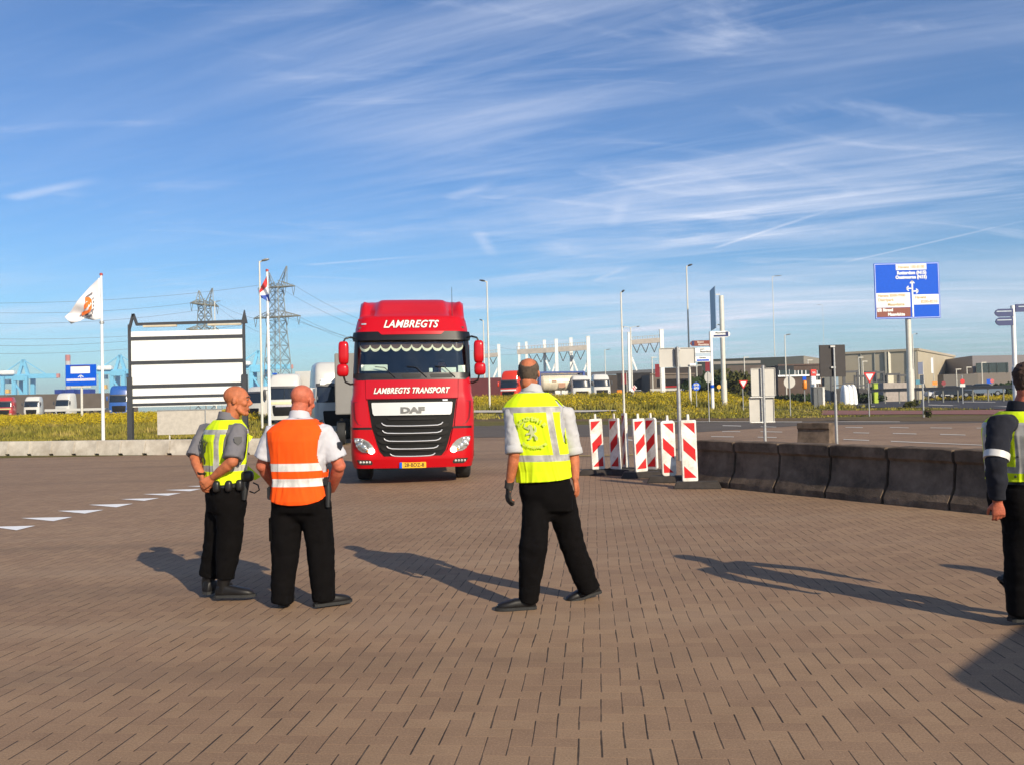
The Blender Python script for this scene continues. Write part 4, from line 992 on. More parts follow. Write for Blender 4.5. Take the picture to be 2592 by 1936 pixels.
for s in (-1, 1): box(bm, (s*1.1, 1.25, 2.4), (.03, 1.6, 1.3))
fin('cab_lining', bm, interior, lorry)
bm = BM(); box(bm, (0, .58, 2.10), (2.06, .5, .12)); fin('dashboard', bm, interior, lorry, bevel=.02)
bm = BM(); pts = []
n = 10
for i in range(n):
    x0 = -1.03+i*2.06/n; w_ = 2.06/n
    for (ya, th) in ((0, 1),):
        poly = [(x0, 2.90)]+[(x0+w_*t, 2.76-.085*math.sin(math.pi*t)**.6) for t in [k/10 for k in range(11)]]+[(x0+w_, 2.90)]
        prism(bm, poly, -.002, .002)
fin('curtain_pelmet', C.conf(bm, -.05), mat('brown_pelmet', (.13, .065, .035), .9, 0, .2, 10), lorry)
bm = BM()
for i in range(n):
    x0 = -1.03+i*2.06/n; w_ = 2.06/n
    for k in range(10):
        t0, t1 = k/10, (k+1)/10
        def zz(t): return 2.76-.085*math.sin(math.pi*t)**.6
        q = [(x0+w_*t0, zz(t0)+.0), (x0+w_*t1, zz(t1)+.0), (x0+w_*t1, zz(t1)-.055), (x0+w_*t0, zz(t0)-.055)]; prism(bm, q, -.004, .004)
fin('curtain_fringe', C.conf(bm, -.035), mat('cream_fringe', (.88, .82, .60), .9, 0, .15, 12), lorry)
for (x0, x1, z0, z1, yy, nm) in ((-1.0, -.48, 2.24, 2.36, .30, 'windscreen_card'), (.58, .88, 2.17, 2.29, .30, 'windscreen_card'), (.92, 1.06, 2.19, 2.33, .36, 'paper_bag'), (.34, .41, 2.20, 2.28, .32, 'paper_cup')):
    bm = BM(); box(bm, ((x0+x1)/2, C.y((x0+x1)/2, (z0+z1)/2)+.05, (z0+z1)/2), (x1-x0, .02 if nm == 'windscreen_card' else .07, z1-z0)); fin(nm, bm, mat('pale_green_card', (.80, .84, .72), .7), lorry, bevel=.004)
bm = BM(); tube(bm, [(-.86, .42, 2.86), (-.84, .38, 2.80), (-.82, .36, 2.72)], .02, 8); ell(bm, (-.80, .35, 2.70), (.11, .05, .075), 14); fin('inside_mirror', bm, black, lorry, smooth=60)
# sun visor and high roof front
C.patch('sun_visor', [(2.845, -1.17, 1.17), (2.90, -1.185, 1.185), (3.02, -1.165, 1.165)], mat('visor_black', (.006, .006, .009), .42, spec=.3), lorry, .10, .10, 22, 3)
hp = C.patch('high_roof_front', [(3.015, -1.13, 1.13), (3.10, -1.125, 1.125), (3.26, -1.095, 1.095), (3.34, -1.05, 1.05)], redpaint, lorry, .085, .10, 26)
C.patch('visor_panel', [(2.955, -.58, .58), (2.965, -.60, .60), (3.02, -.66, .66)], redpaint, lorry, .112, .02, 16, 3)
truck_text('LAMBREGTS', .215, 3.165, .090, None, hp, 1.10)
C.patch('badge', [(3.17, -1.0, -.90), (3.20, -1.0, -.90)], chrome, lorry, .092, .01, 3, 2)
bm = BM(); nx_, ny_ = 30, 18; G = []
for j in range(ny_+1):
    y = .42+1.85*j/ny_; row = []
    for i in range(nx_+1):
        x = -1.08+2.16*i/nx_; ax = abs(x)
        cen = 1-sst(.62, .92, ax); ear = sst(.80, .98, ax)*(1-sst(1.035, 1.08, ax)*.35)
        z = 3.33+.46*(cen*sst(.40, 1.35, y+.25*ax*ax)+ear*.98*sst(.55, 1.25, y)+(1-cen)*(1-ear)*.98*sst(.75, 1.55, y))*(1-.0*ax)-.03*ax*ax
        row.append(bm.verts.new((x, y+.10*ax*ax, max(3.30, z))))
    G.append(row)
for a, b in zip(G, G[1:]):
    for i in range(nx_): bm.faces.new((a[i], a[i+1], b[i+1], b[i]))
def skirt(seq):
    lo = [bm.verts.new((v.co.x, v.co.y, 3.28)) for v in seq]
    for i in range(len(seq)-1): bm.faces.new((seq[i], lo[i], lo[i+1], seq[i+1]))
skirt([r_[0] for r_ in G]); skirt([r_[-1] for r_ in G][::-1]); skirt(G[0][::-1]); skirt(G[-1])
fin('roof_deflector', bm, redpaint, lorry, smooth=55)
bm = BM(); cyl(bm, (.83, .75, 3.35), (.83, .78, 3.98), .008, .004, 6); fin('aerial', bm, black, lorry)
# mirrors
def rbox(bm, c, s, e=3.2, seg=20):
    for i in range(1):
        g = bmesh.ops.create_uvsphere(bm, u_segments=seg, v_segments=14, radius=1)
        for v in g['verts']:
            d = v.co.normalized(); q = (abs(d.x)**e+abs(d.y)**e+abs(d.z)**e)**(-1/e); v.co = Vector((d.x*q*s[0]+c[0], d.y*q*s[1]+c[1], d.z*q*s[2]+c[2]))
for s, xa in ((-1, -1.335), (1, 1.335)):
    bm = BM(); tube(bm, [(s*1.12, .30, 2.90), (s*1.20, .20, 2.91), (s*1.30, .16, 2.88), (s*1.335, .16, 2.82), (s*1.335, .17, 2.4), (s*1.335, .17, 2.12), (s*1.31, .2, 2.03), (s*1.22, .26, 1.985), (s*1.14, .36, 2.0)], .02, 8)
    ar = fin('mirror_arm', bm, black, lorry, smooth=60)
    bm = BM(); rbox(bm, (xa, .16, 2.60), (.098, .10, .225), 5); m1 = fin('mirror', bm, redpaint, ar, smooth=60)
    bm = BM(); rbox(bm, (xa+s*.02, .14, 2.255), (.115, .10, .125), 3.6); fin('wide_mirror', bm, redpaint, ar, smooth=60)
    # side windows and door seams
    bm = BM(); prism(bm, [(.62, 2.12), (1.55, 2.12), (1.55, 2.78), (.80, 2.78)], -.006, .006); sw = fin('side_window', bm, mat('dark_side_glass', (.01, .012, .014), .08, coat=.5), lorry)
    sw.rotation_euler = (0, 0, math.pi/2); sw.location = (s*1.176, 0, 0); sw.scale = (1, 1, 1)
    bm = BM(); box(bm, (s*1.215, 1.25, .55), (.06, .9, .14)); box(bm, (s*1.215, 1.25, .9), (.05, .9, .10)); fin('step', bm, black, lorry, bevel=.01)
    wheel(lorry, s*1.03, 1.42)
    for dx in (0, -.34): wheel(lorry, s*(1.03+dx), 5.1, name='wheel')
# number plate
yp = C.y(0, .38)-.066
bm = BM(); box(bm, (.0, yp, .385), (.52, .012, .115)); pt = fin('number_plate', bm, mat('plate_yellow', (.78, .42, .015), .45), lorry, bevel=.004)
bm = BM(); box(bm, (-.235, yp-.007, .385), (.05, .004, .113)); fin('blue_strip', bm, blue, pt)
text('lettering', '28-BDZ-8', .102, mat('plate_letters', (.06, .03, .01), .5), pt, (.028, yp-.009, .385), offset=.002, extrude=.001, xs=.93)
bm = BM(); box(bm, (0, 3.4, .80), (.9, 5.6, .26)); box(bm, (0, .75, .50), (1.5, .9, .26)); fin('chassis', bm, black, lorry)
bm = BM(); box(bm, (.0, 1.3, .72), (1.7, 1.6, .2)); fin('engine_tray', bm, black, lorry)
for s in (-1, 1):
    bm = BM(); box(bm, (s*.95, 3.2, .75), (.5, 1.4, .55)); fin('fuel_tank', bm, steel, lorry, bevel=.06)
# a grey box trailer some way behind it
g0 = at(928, 1100, 36)
tl_ = thing('semi_trailer', 'plain grey box trailer standing behind the red lorry, right of a grey white lorry', 'trailer', (g0.x, 36, 0), R(9))
bm = BM(); box(bm, (0, 5.0, 2.53), (2.5, 10.0, 2.5)); fin('box_body', bm, mat('trailer_grey', (.20, .195, .185), .6, .1, .06, 2, dirt=(.22, .2, .18), dirtamt=.4), tl_, bevel=.03)
bm = BM(); box(bm, (0, 5.0, 1.18), (1.0, 9.8, .18)); fin('chassis', bm, black, tl_)
bm = BM(); box(bm, (-1.2, 4.9, .8), (.05, 3.0, .5)); box(bm, (1.2, 4.9, .8), (.05, 3.0, .5)); fin('side_guard', bm, darkgrey, tl_)
for yy in (.9, 7.6, 8.9):
    for s in (-1, 1): wheel(tl_, s*1.06, yy, .5, .36)

# ---------------------------------------------------------------- other lorries
whitelorry = mat('white_lorry_paint', (.58, .57, .54), .35, 0, .05, 3, coat=.4, dirt=(.5, .47, .42), dirtamt=.35)
greylorry = mat('grey_white_lorry_paint', (.52, .52, .50), .35, 0, .05, 3, coat=.4, dirt=(.35, .33, .30), dirtamt=.35)
darkglass = mat('dark_glass', (.012, .016, .02), .08, 0, .1, 3, coat=.6)
def far_lorry(label, px, Y, yaw, paint_m, h=3.7, base=None, top_py=None, bump=None, grille_m=None, style=0, group='lorries parked beyond the grass', bars=None):
    p = at(px, 1000, Y); zb = zt(p.x, p.y)
    if top_py is not None: zb = min(at(px, top_py, Y).z-h, 9)
    if base is not None: zb = base
    o = thing('parked_lorry', label, 'lorry', (p.x, p.y, zb), yaw, group)
    tw = [(.3, 1.2), (1.0, 1.25), (2.0, 1.23), (2.75, 1.18), (h-.5, 1.12), (h-.1, 1.02), (h, .85)]
    tf = [(.3, .03), (1.0, .0), (1.9, .06), (2.75, .24), (h-.5, .42), (h-.1, .72), (h, .95)]
    c = Cab(tw, tf, .12, .22, 2.3)
    c.shell('cab_body', paint_m, o, None, .34, h, 26)
    c.patch('windscreen', [(1.86, -1.13, 1.13), (2.0, -1.15, 1.15), (2.66, -1.09, 1.09), (2.72, -1.04, 1.04)], darkglass, o, .015, .02, 14, 3)
    c.patch('sun_visor', [(2.70, -1.12, 1.12), (2.86, -1.12, 1.12)], darkgrey if style != 2 else paint_m, o, .09, .08, 12, 2)
    c.patch('grille', [(.62, -.72, .72), (.9, -.80, .80), (1.36, -.84, .84), (1.42, -.8, .8)], grille_m or grilled, o, .02, .02, 12, 3)
    c.patch('bumper', [(.32, -1.2, 1.2), (.60, -1.22, 1.22)], bump or paint_m, o, .05, .06, 14, 3)
    if bars: c.patch('name_strip', [(1.50, -1.05, 1.05), (1.68, -1.05, 1.05)], bars, o, .03, .03, 12, 2)
    for s in (-1, 1):
        c.patch('headlamp', [(.66, min(s*.86, s*1.12), max(s*.86, s*1.12)), (.86, min(s*.9, s*1.17), max(s*.9, s*1.17))], chrome, o, .03, .03, 5, 2)
        bm = BM(); rbox(bm, (s*1.42, .22, 2.35), (.11, .09, .30)); ell(bm, (s*1.30, .25, 2.6), (.12, .03, .03), 8); fin('mirror', bm, paint_m if style == 1 else darkgrey, o, smooth=60)
        wheel(o, s*1.03, 1.4)
    bm = BM(); box(bm, (0, 3.2, .8), (.9, 5.0, .3)); fin('chassis', bm, black, o)
    return o, c
def trailer(label, o, w=2.5, l=12.0, z0=1.15, z1=3.75, m=None, y0=2.7):
    r = thing('semi_trailer', label, 'trailer', o.location, o.rotation_euler.z)
    bm = BM(); box(bm, (0, y0+l/2, (z0+z1)/2), (w, l, z1-z0)); fin('box_body', bm, m or whitelorry, r, bevel=.03)
    bm = BM(); box(bm, (0, y0+l/2, z0-.1), (1.0, l, .2)); fin('chassis', bm, black, r)
    for yy in (y0+l-4, y0+l-2.7, y0+l-1.4):
        for s in (-1, 1): wheel(r, s*1.05, yy, .5, .34)
    return r
cream = mat('cream_strip', (.72, .66, .40), .4)
N1, c1 = far_lorry('white lorry behind the flagpole and the man in orange', 717, 66, R(6), whitelorry, 3.8, base=.45, style=0, bars=cream)
c1.patch('plate_strip', [(1.30, -.6, .6), (1.42, -.6, .6)], mat('lilac_strip', (.45, .42, .48), .4), N1, .05, .03, 6, 2)
bm = BM(); box(bm, (-.75, .85, 3.82), (.36, .16, .10)); fin('blue_beacon', bm, blue, N1, bevel=.02)
bm = BM()
for i in range(5): box(bm, (-.6+i*.3, .50, 3.25), (.09, .05, .05))
fin('marker_lights', bm, darkgrey, N1)
T = trailer('white box trailer with a purple squiggle behind the lorry near the flagpole', N1, m=whitelorry, z1=4.05)
T.rotation_euler = (0, 0, R(-11)); T.location.x += .9
bm = BM(); pts = [(math.cos(a)*.16-.28, math.sin(a)*.16) for a in [i*.6 for i in range(12)]]
sq = lambda x, z: (.80+x*1.3, 2.66, 3.45+z*1.3)
for a, b in zip(pts, pts[1:]): bar(bm, sq(*a), sq(*b), .07, .03, up=Vector((0, 1, 0)))
for (a, b) in (((-.02, .4), (.0, -.2)), ((0, .05), (.24, .26)), ((0, .05), (.26, -.2)), ((.24, .26), (.36, 0))): bar(bm, sq(*a), sq(*b), .07, .03, up=Vector((0, 1, 0)))
fin('purple_squiggle', bm, mat('purple_print', (.05, .04, .25), .6), T)
N2, c2 = far_lorry('grey white lorry half hidden behind the left mirror of the red lorry', 858, 46, R(22), greylorry, 4.0, base=0, style=1)
c2.patch('lamp_strip', [(.66, -1.12, -.98), (.98, -1.14, -1.08)], white, N2, .06, .02, 3, 3)
bm = BM()
for (x0, x1, z0, z1) in ((-.95, -.45, 2.78, 2.95), (-.9, -.7, 2.95, 3.1), (.1, .7, 2.8, 3.1)): box(bm, ((x0+x1)/2, c2.y((x0+x1)/2, 2.9)-.10, (z0+z1)/2), (x1-x0, .03, z1-z0))
fin('reflective_sticker', bm, white, N2)
# the port lot on the left
far_lorry('white lorry on the far left lot, left of the blue sign', 78, 145, R(10), whitelorry, 3.6, style=0)
far_lorry('white lorry with a high roof directly left of the blue sign', 154, 140, R(-8), whitelorry, 3.9, style=0)
far_lorry('blue lorry partly hidden behind the left post of the large white board', 300, 112, R(14), mat('blue_lorry_paint', (.02, .09, .34), .35, coat=.4), 4.0, style=1)
far_lorry('red lorry cut by the left picture edge', 8, 140, R(12), mat('dark_red_lorry', (.42, .03, .03), .35, coat=.4), 3.5, style=1, bars=mat('lime_strip', (.45, .5, .2), .5))
far_lorry('white lorry just right of the large white board behind the man in yellow', 634, 75, R(-25), whitelorry, 3.3, base=.3, style=0)
p = at(200, 1040, 118); o = thing('flat_trailer', 'low white flat trailer in front of the lorries on the left', 'trailer', (p.x, p.y, zt(p.x, p.y)), R(-2))
bm = BM(); box(bm, (0, 0, 1.05), (8.2, 2.4, .34)); fin('bed', bm, whitelorry, o, bevel=.03)
for x in (-3, -1.8, 2.2, 3.3): wheel(o, x, -1.0, .45, .3)
# the lot in the middle
redl = mat('orange_red_lorry_paint', (.66, .035, .008), .3, 0, .04, 3, coat=.5)
o, c = far_lorry('orange red lorry with a white strip, left of the bald man in front of it', 1286, 108, R(-24), redl, 4.0, top_py=938, style=1, bars=white)
p = at(1180, 1000, 118); o = thing('semi_trailer', 'long dark maroon trailer right behind the red lorry mirror', 'trailer', (p.x, p.y, 1.5), R(0))
bm = BM(); box(bm, (1.2, 0, 2.35), (7.2, 2.5, 2.5)); fin('box_body', bm, mat('maroon_trailer', (.10, .012, .014), .6, 0, .1, 2), o, bevel=.03)
for x in (-1.5, 0, 1.5): wheel(o, x+2.2, -1.0, .5, .34)
tk_p = at(1416, 985, 112)
tk = thing('tank_container', 'cream tank container in a dark blue frame beside the bald head', 'tank container', (tk_p.x, tk_p.y, 2.55), R(14))
bm = BM(); rs = []
for x, r_ in ((-2.85, .25), (-2.8, .6), (-2.65, .95), (-2.4, 1.12), (-2.35, 1.15), (2.35, 1.15), (2.4, 1.12), (2.65, .95), (2.8, .6), (2.85, .25)):
    rs.append([Vector((x, math.cos(a)*r_, 1.55+math.sin(a)*r_)) for a in [2*math.pi*k/28 for k in range(28)]])
rings(bm, rs)
for x in (-1.6, -.5, .5, 1.6): cyl(bm, (x-.05, 0, 1.55), (x+.05, 0, 1.55), 1.175, n=28)
tb = fin('tank', bm, mat('cream_tank', (.70, .62, .47), .35, .1, .08, 2, dirt=(.45, .38, .28), dirtamt=.4), tk, smooth=35)
bm = BM()
for x in (-2.95, 2.95):
    for y in (-1.17, 1.17): bar(bm, (x, y, .1), (x, y, 2.85), .28)
    for z in (.1, 2.85): bar(bm, (x, -1.17, z), (x, 1.17, z), .24)
    bar(bm, (x, -1.17, 2.2), (x, -.4, 2.85), .10); bar(bm, (x, 1.17, 2.2), (x, .4, 2.85), .10); bar(bm, (x, -1.17, .75), (x, -.4, .1), .10); bar(bm, (x, 1.17, .75), (x, .4, .1), .10)
for y in (-1.17, 1.17): bar(bm, (-2.95, y, 2.85), (2.95, y, 2.85), .20); bar(bm, (-2.95, y, .1), (2.95, y, .1), .14)
fin('frame', bm, mat('frame_blue', (.015, .05, .22), .45), tk)
bm = BM(); box(bm, (0, 0, 2.78), (5.2, .6, .05)); cyl(bm, (.3, 0, 2.7), (.3, 0, 2.95), .3, n=14); cyl(bm, (1.4, 0, 2.7), (1.4, 0, 2.95), .2, n=14); fin('walkway', bm, mat('rusty_cream', (.35, .25, .16), .8, 0, .3, 6), tb)
bm = BM(); box(bm, (.0, -1.16, 1.2), (.9, .04, .6)); box(bm, (-1.0, -1.2, 1.75), (.6, .03, .2)); fin('label_plate', bm, mat('label_rust', (.40, .22, .14), .7), tb)
bm = BM(); box(bm, (-.6, -1.1, .25), (.7, .3, .6)); box(bm, (.4, -1.1, .25), (1.0, .3, .6)); fin('valve_box', bm, whitedirty, tk)
far_lorry('small white lorry cab at the right end of the tank container', 1474, 110, R(8), whitelorry, 3.4, top_py=950, style=0)
far_lorry('white lorry standing alone against the dark wall in the centre', 1525, 122, R(6), whitelorry, 3.6, top_py=947, style=0)
# ---------------------------------------------------------------- buildings across the road
def bld(name, label, x0, x1, y0, y1, Y0, Y1, m, depth=14, group=None, roof=None, zb=None, extra=.3):
    "block whose front runs from px x0 (at depth Y0) to px x1 (at depth Y1), tops at py y0, y1"
    a = at(x0, y0, Y0); b = at(x1, y1, Y1); base = (zt(a.x, a.y) if zb is None else zb)-extra
    o = thing(name, label, 'building', (a.x, a.y, base), 0, group)
    d = Vector((b.x-a.x, b.y-a.y, 0)); n = Vector((-d.y, d.x, 0)).normalized()
    if n.y < 0: n = -n
    h0, h1 = a.z-base, b.z-base
    bm = BM(); P = [Vector((0, 0, 0)), d, d+n*depth, n*depth]; hs = [h0, h1, h1, h0]
    lo = [bm.verts.new(p) for p in P]; hi = [bm.verts.new(p+Vector((0, 0, h))) for p, h in zip(P, hs)]
    bm.faces.new(lo[::-1]); bm.faces.new(hi)
    for i in range(4): bm.faces.new((lo[i], lo[(i+1) % 4], hi[(i+1) % 4], hi[i]))
    w = fin('wall', bm, m, o)
    if roof:
        bm = BM(); q = .12
        bar(bm, (0, -q*0, h0+.05), (d.x, d.y, h1+.05), .35, .22); bar(bm, P[1]+Vector((0, 0, h1+.05)), P[2]+Vector((0, 0, h1+.05)), .35, .22); fin('roof_edge', bm, roof, o)
    o['_d'] = 0
    del o['_d']
    return o, a, d, n, base
def face_box(o, a, base, Y, x0, x1, y0, y1, m, name, th=.12, off=.10, parent=None):
    p = at(x0, y0, Y); q = at(x1, y1, Y); bm = BM()
    box(bm, ((p.x+q.x)/2-a.x, (Y-a.y)-off, (p.z+q.z)/2-base), (abs(q.x-p.x), th, abs(p.z-q.z))); return fin(name, bm, m, parent or o)
brick = mat('dark_brown_brick', (.085, .055, .040), .85, 0, .2, .8)
shed = mat('dark_green_cladding', (.030, .038, .033), .7, 0, .12, .5)
greyclad = mat('grey_cladding', (.16, .16, .14), .6, .1, .08, .4)
tan = mat('tan_cladding', (.43, .37, .265), .65, .05, .06, .4)
conc_b = mat('brown_grey_wall', (.12, .095, .075), .85, 0, .15, .6)
darkw = mat('dark_brown_wall', (.055, .042, .034), .85, 0, .15, .6)
roofedge = mat('roof_edge_pale', (.30, .29, .27), .6)
bld('long_wall', 'long brown grey noise wall behind the lorries on the left', -200, 330, 1003, 993, 190, 185, conc_b, 3)
bld('long_wall', 'dark brown wall behind the lorries in the middle', 1385, 1562, 951, 949, 150, 150, darkw, 3)
bld('long_wall', 'darker wall between the lone white lorry and the low canopy building', 1560, 1650, 945, 943, 162, 160, mat('charcoal_wall', (.028, .024, .022), .85), 3)
o, a, d, n, base = bld('canopy_building', 'low brown building with a flat overhanging roof behind the grey sign back', 1645, 1757, 948, 947, 150, 150, conc_b, 10, roof=mat('canopy_edge', (.17, .13, .10), .8))
face_box(o, a, base, 150, 1664, 1756, 960, 976, mat('shadow_opening', (.008, .006, .006), .9), 'opening'); face_box(o, a, base, 150, 1672, 1712, 977, 979, red, 'red_bar')
face_box(o, a, base, 150, 1724, 1734, 962, 976, mat('salmon_panel', (.45, .17, .12), .7), 'door'); face_box(o, a, base, 150, 1645, 1762, 984, 987, greyback, 'railing')
bld('storage_block', 'dark flat topped block behind the low canopy building', 1673, 1775, 932, 928, 168, 166, darkw, 8)
o, a, d, n, base = bld('long_shed', 'long dark green shed roof behind the bush and the sign poles', 1765, 1988, 911, 903.5, 176, 172, shed, 30)
face_box(o, a, base, 172.5, 1800, 1918, 917, 921, mat('parapet_pale', (.25, .22, .19), .7), 'parapet', off=2)
bld('brick_block', 'plain brown brick block between the bush and the double sign back', 1840, 1935, 926, 924, 160, 158, mat('grey_brown_brick', (.13, .10, .08), .85, 0, .1, .6), 10)
o, a, d, n, base = bld('grey_hall', 'grey gabled hall behind the brick office', 1984, 2034, 904, 901, 176, 174, greyclad, 30)
bld('grey_hall', 'right sloping end of the grey hall beside the black board', 2034, 2085, 901, 909, 174, 176, mat('grey_cladding_warm', (.22, .20, .165), .6, .1, .08, .4), 30)
o, a, d, n, base = bld('brick_office', 'dark brick office with a row of white framed windows', 1968, 2079, 925.5, 923, 148, 148, brick, 14, roof=mat('brick_cap', (.10, .06, .045), .8))
face_box(o, a, base, 148, 1968, 2009, 925, 951, mat('dark_glazed_wall', (.012, .011, .011), .3), 'glazed_wall')
for (x0, x1) in ((1972, 2010), (2013, 2019), (2020, 2028), (2029, 2038), (2039, 2051), (2067, 2075)):
    w = face_box(o, a, base, 148, x0, x1, 938, 949.5, darkglass, 'window', off=.17)
    for x in (x0, x1): face_box(o, a, base, 148, x-.7, x+.7, 938, 950, white, 'frame', off=.22, parent=w)
face_box(o, a, base, 148, 1968, 2077, 950, 951.6, white, 'sill', off=.25)
w = face_box(o, a, base, 148, 2067, 2075, 953, 961, darkglass, 'window', off=.17); face_box(o, a, base, 148, 2066.3, 2067.5, 952, 972, white, 'frame', off=.22, parent=w); face_box(o, a, base, 148, 2075, 2076.3, 952, 972, white, 'frame', off=.22, parent=w)
# pale hall: one building with a shaded front and a sunlit end
a = at(2120, 895.5, 158); b = at(2323, 885, 150); c = at(2416, 902.5, 184); base = .3
o = thing('pale_hall', 'large pale tan hall with a sunlit end wall right of the black board', 'building', (b.x, b.y, base))
V = [Vector((p.x-b.x, p.y-b.y, 0)) for p in (a, b, c)]; V.append(V[0]+V[2]); hs = [a.z-base, b.z-base, c.z-base, b.z-base]
bm = BM(); lo = [bm.verts.new(p) for p in V]; hi = [bm.verts.new(p+Vector((0, 0, h))) for p, h in zip(V, hs)]
for i in range(4): bm.faces.new((lo[i], lo[(i+1) % 4], hi[(i+1) % 4], hi[i]))
bm.faces.new(hi); fin('wall', bm, tan, o)
bm = BM(); bar(bm, V[0]+Vector((0, -.1, hs[0])), V[1]+Vector((0, -.1, hs[1])), .25, .4); bar(bm, V[1]+Vector((.1, 0, hs[1])), V[2]+Vector((.1, 0, hs[2])), .25, .4); fin('roof_edge', bm, mat('tan_edge', (.40, .34, .25), .6), o)
def on(t, off): p = V[0].lerp(V[1], t); return p+Vector((-.04, -1, 0))*off
for t, wd, m_ in ((.625, .9, greyclad), (.655, .5, mat('pale_downpipe', (.6, .56, .45), .5)), (.30, .25, greyclad), (.47, .2, greyclad), (.93, .3, greyclad), (.965, .3, greyclad)):
    bm = BM(); p = on(t, .08); box(bm, (p.x, p.y, hs[0]*.5), (wd, .1, hs[0]*.97)); fin('cladding_strip', bm, m_, o)
bm = BM(); p = on(.655, .25); box(bm, (p.x, p.y, 3.1), (1.5, .2, 3.4)); fin('door', bm, mat('cream_door', (.62, .57, .43), .5), o)
bld('small_hall', 'smaller grey beige hall right of the large tan hall', 2414, 2458, 913, 914, 205, 200, mat('pink_grey_cladding', (.30, .26, .23), .65, 0, .06, .4), 25)
o, a, d, n, base = bld('glass_office', 'modern office with a mauve grey roof band over dark glass at the right', 2461, 2650, 901, 898, 160, 158, mat('mauve_grey_cladding', (.20, .18, .185), .6, .05, .05, .4), 25)
gl = face_box(o, a, base, 159.4, 2468, 2650, 920, 945, darkglass, 'glass_front', off=.3)
for x in (2500, 2520, 2545, 2570): face_box(o, a, base, 159.4, x-.5, x+.5, 920, 945, greyclad, 'mullion', off=.5, parent=gl)
face_box(o, a, base, 159.4, 2461, 2650, 945, 985, mat('warm_grey_plinth', (.16, .135, .115), .8), 'plinth', off=.35)
bld('garden_wall', 'low grey wall between the tan hall and the glass office', 2388, 2475, 948, 946, 150, 150, mat('grey_brown_wall', (.13, .115, .10), .85), 2)
bld('slab_stack', 'row of pale concrete slabs before the tan hall', 2236, 2312, 968.5, 968, 118, 118, mat('pale_slabs', (.36, .31, .27), .85, 0, .2, 2.5), 2)
def simple(name, label, cat, px, pyb, Y, builder, group=None, zb=None, rz=0):
    p = at(px, pyb, Y); z = zt(p.x, p.y) if zb is None else zb
    o = thing(name, label, cat, (p.x, p.y, z), rz, group); builder(o, lambda y: at(px, y, Y).z-z, Y/FPX); return o
def dark_frame(seed):
    def f(o, z, k):
        q = random.Random(seed); bm = BM(); h = z(942+q.uniform(-6, 8)); w = q.uniform(9, 18)*k
        for s in (-1, 1): bar(bm, (s*w, 0, -.3), (s*w, 0, h), .22)
        bar(bm, (-w, 0, h*.96), (w, 0, h*.96), .3); bar(bm, (-w, 0, h*.6), (w, 0, h*.62), .18); bar(bm, (-w, 0, h*.3), (w, 0, h*.6), .12)
        fin('gantry', bm, darkgrey, o)
        bm = BM()
        for i in range(5): box(bm, (q.uniform(-w, w), q.uniform(-1, 1), h*.2), (q.uniform(.6, 1.6), 1.2, h*q.uniform(.3, .6)))
        fin('equipment', bm, mat('substation_dark', (.04, .036, .034), .7, 0, .3, 2), o)
    return f
for i, x in enumerate((2120, 2155, 2182, 2205, 2228, 2262, 2290)):
    simple('substation_frame', 'dark steel frame of the electrical yard before the tan hall', 'substation frame', x, 985, 128+i, dark_frame(i), 'electrical yard frames')
def bush_mat(name, c): return blade_mat(name, tuple(x*.6 for x in c), c, tuple(x*1.5 for x in c))
def bush(label, px, pyb, Y, w, h, m, n=500, leaf=.16, seed=1, lobes=4, name='bush'):
    q = random.Random(seed); p = at(px, pyb, Y); z = zt(p.x, p.y)
    o = thing(name, label, 'bush', (p.x, p.y, z)); bm = BM(); L_ = [(q.uniform(-.35, .35)*w, q.uniform(-.2, .2)*w, q.uniform(.35, .7)*h, q.uniform(.25, .4)) for _ in range(lobes)]
    for _ in range(n):
        lx, ly, lz, r_ = q.choice(L_); d = Vector((q.gauss(0, 1), q.gauss(0, 1), q.gauss(0, 1))).normalized()*q.uniform(.6, 1.05)
        c = Vector((lx+d.x*r_*w, ly+d.y*r_*w, max(.05, lz+d.z*r_*h)))
        u, v = [Vector((q.gauss(0, 1), q.gauss(0, 1), q.gauss(0, 1)))*leaf for _ in range(2)]
        bm.faces.new([bm.verts.new(c+u), bm.verts.new(c+v), bm.verts.new(c-u*.8), bm.verts.new(c-v*.8)])
    fin('foliage', bm, m, o)
    bm = BM()
    for lx, ly, lz, r_ in L_: tube(bm, [(lx*.2, ly*.2, -.1), (lx*.7, ly*.7, lz*.5), (lx, ly, lz)], [.07*w/3, .05*w/3, .02], 6)
    fin('stem', bm, mat('bark', (.06, .045, .03), .9), o); return o
olive = bush_mat('olive_leaves', (.085, .085, .022)); dgreen = bush_mat('dark_green_leaves', (.028, .045, .014))
bush('large olive green bush behind the thick sign pole', 1848, 990, 112, 5.6, 4.0, olive, 1500, .2, 3, 6)
bush('dark green bush left of the white finger post', 1785, 990, 108, 4.6, 3.0, dgreen, 900, .2, 5, 5)
bush('low green hedge left of the orange pillar', 2020, 990, 110, 4.4, 1.5, dgreen, 500, .16, 6)
bush('low green hedge under the larger give way triangle', 2207, 988, 105, 4.2, 1.3, dgreen, 450, .15, 8)
bush('small dark bush at the foot of the thin post on the right', 2350, 1056, 55, .45, .62, olive, 160, .05, 9)
bush('weeds at the foot of the big blue sign pole', 2300, 1031, 74, 1.3, .7, olive, 260, .08, 10)
bush('green shrub before the glass office', 2560, 972, 130, 5, 2.6, dgreen, 500, .2, 12)
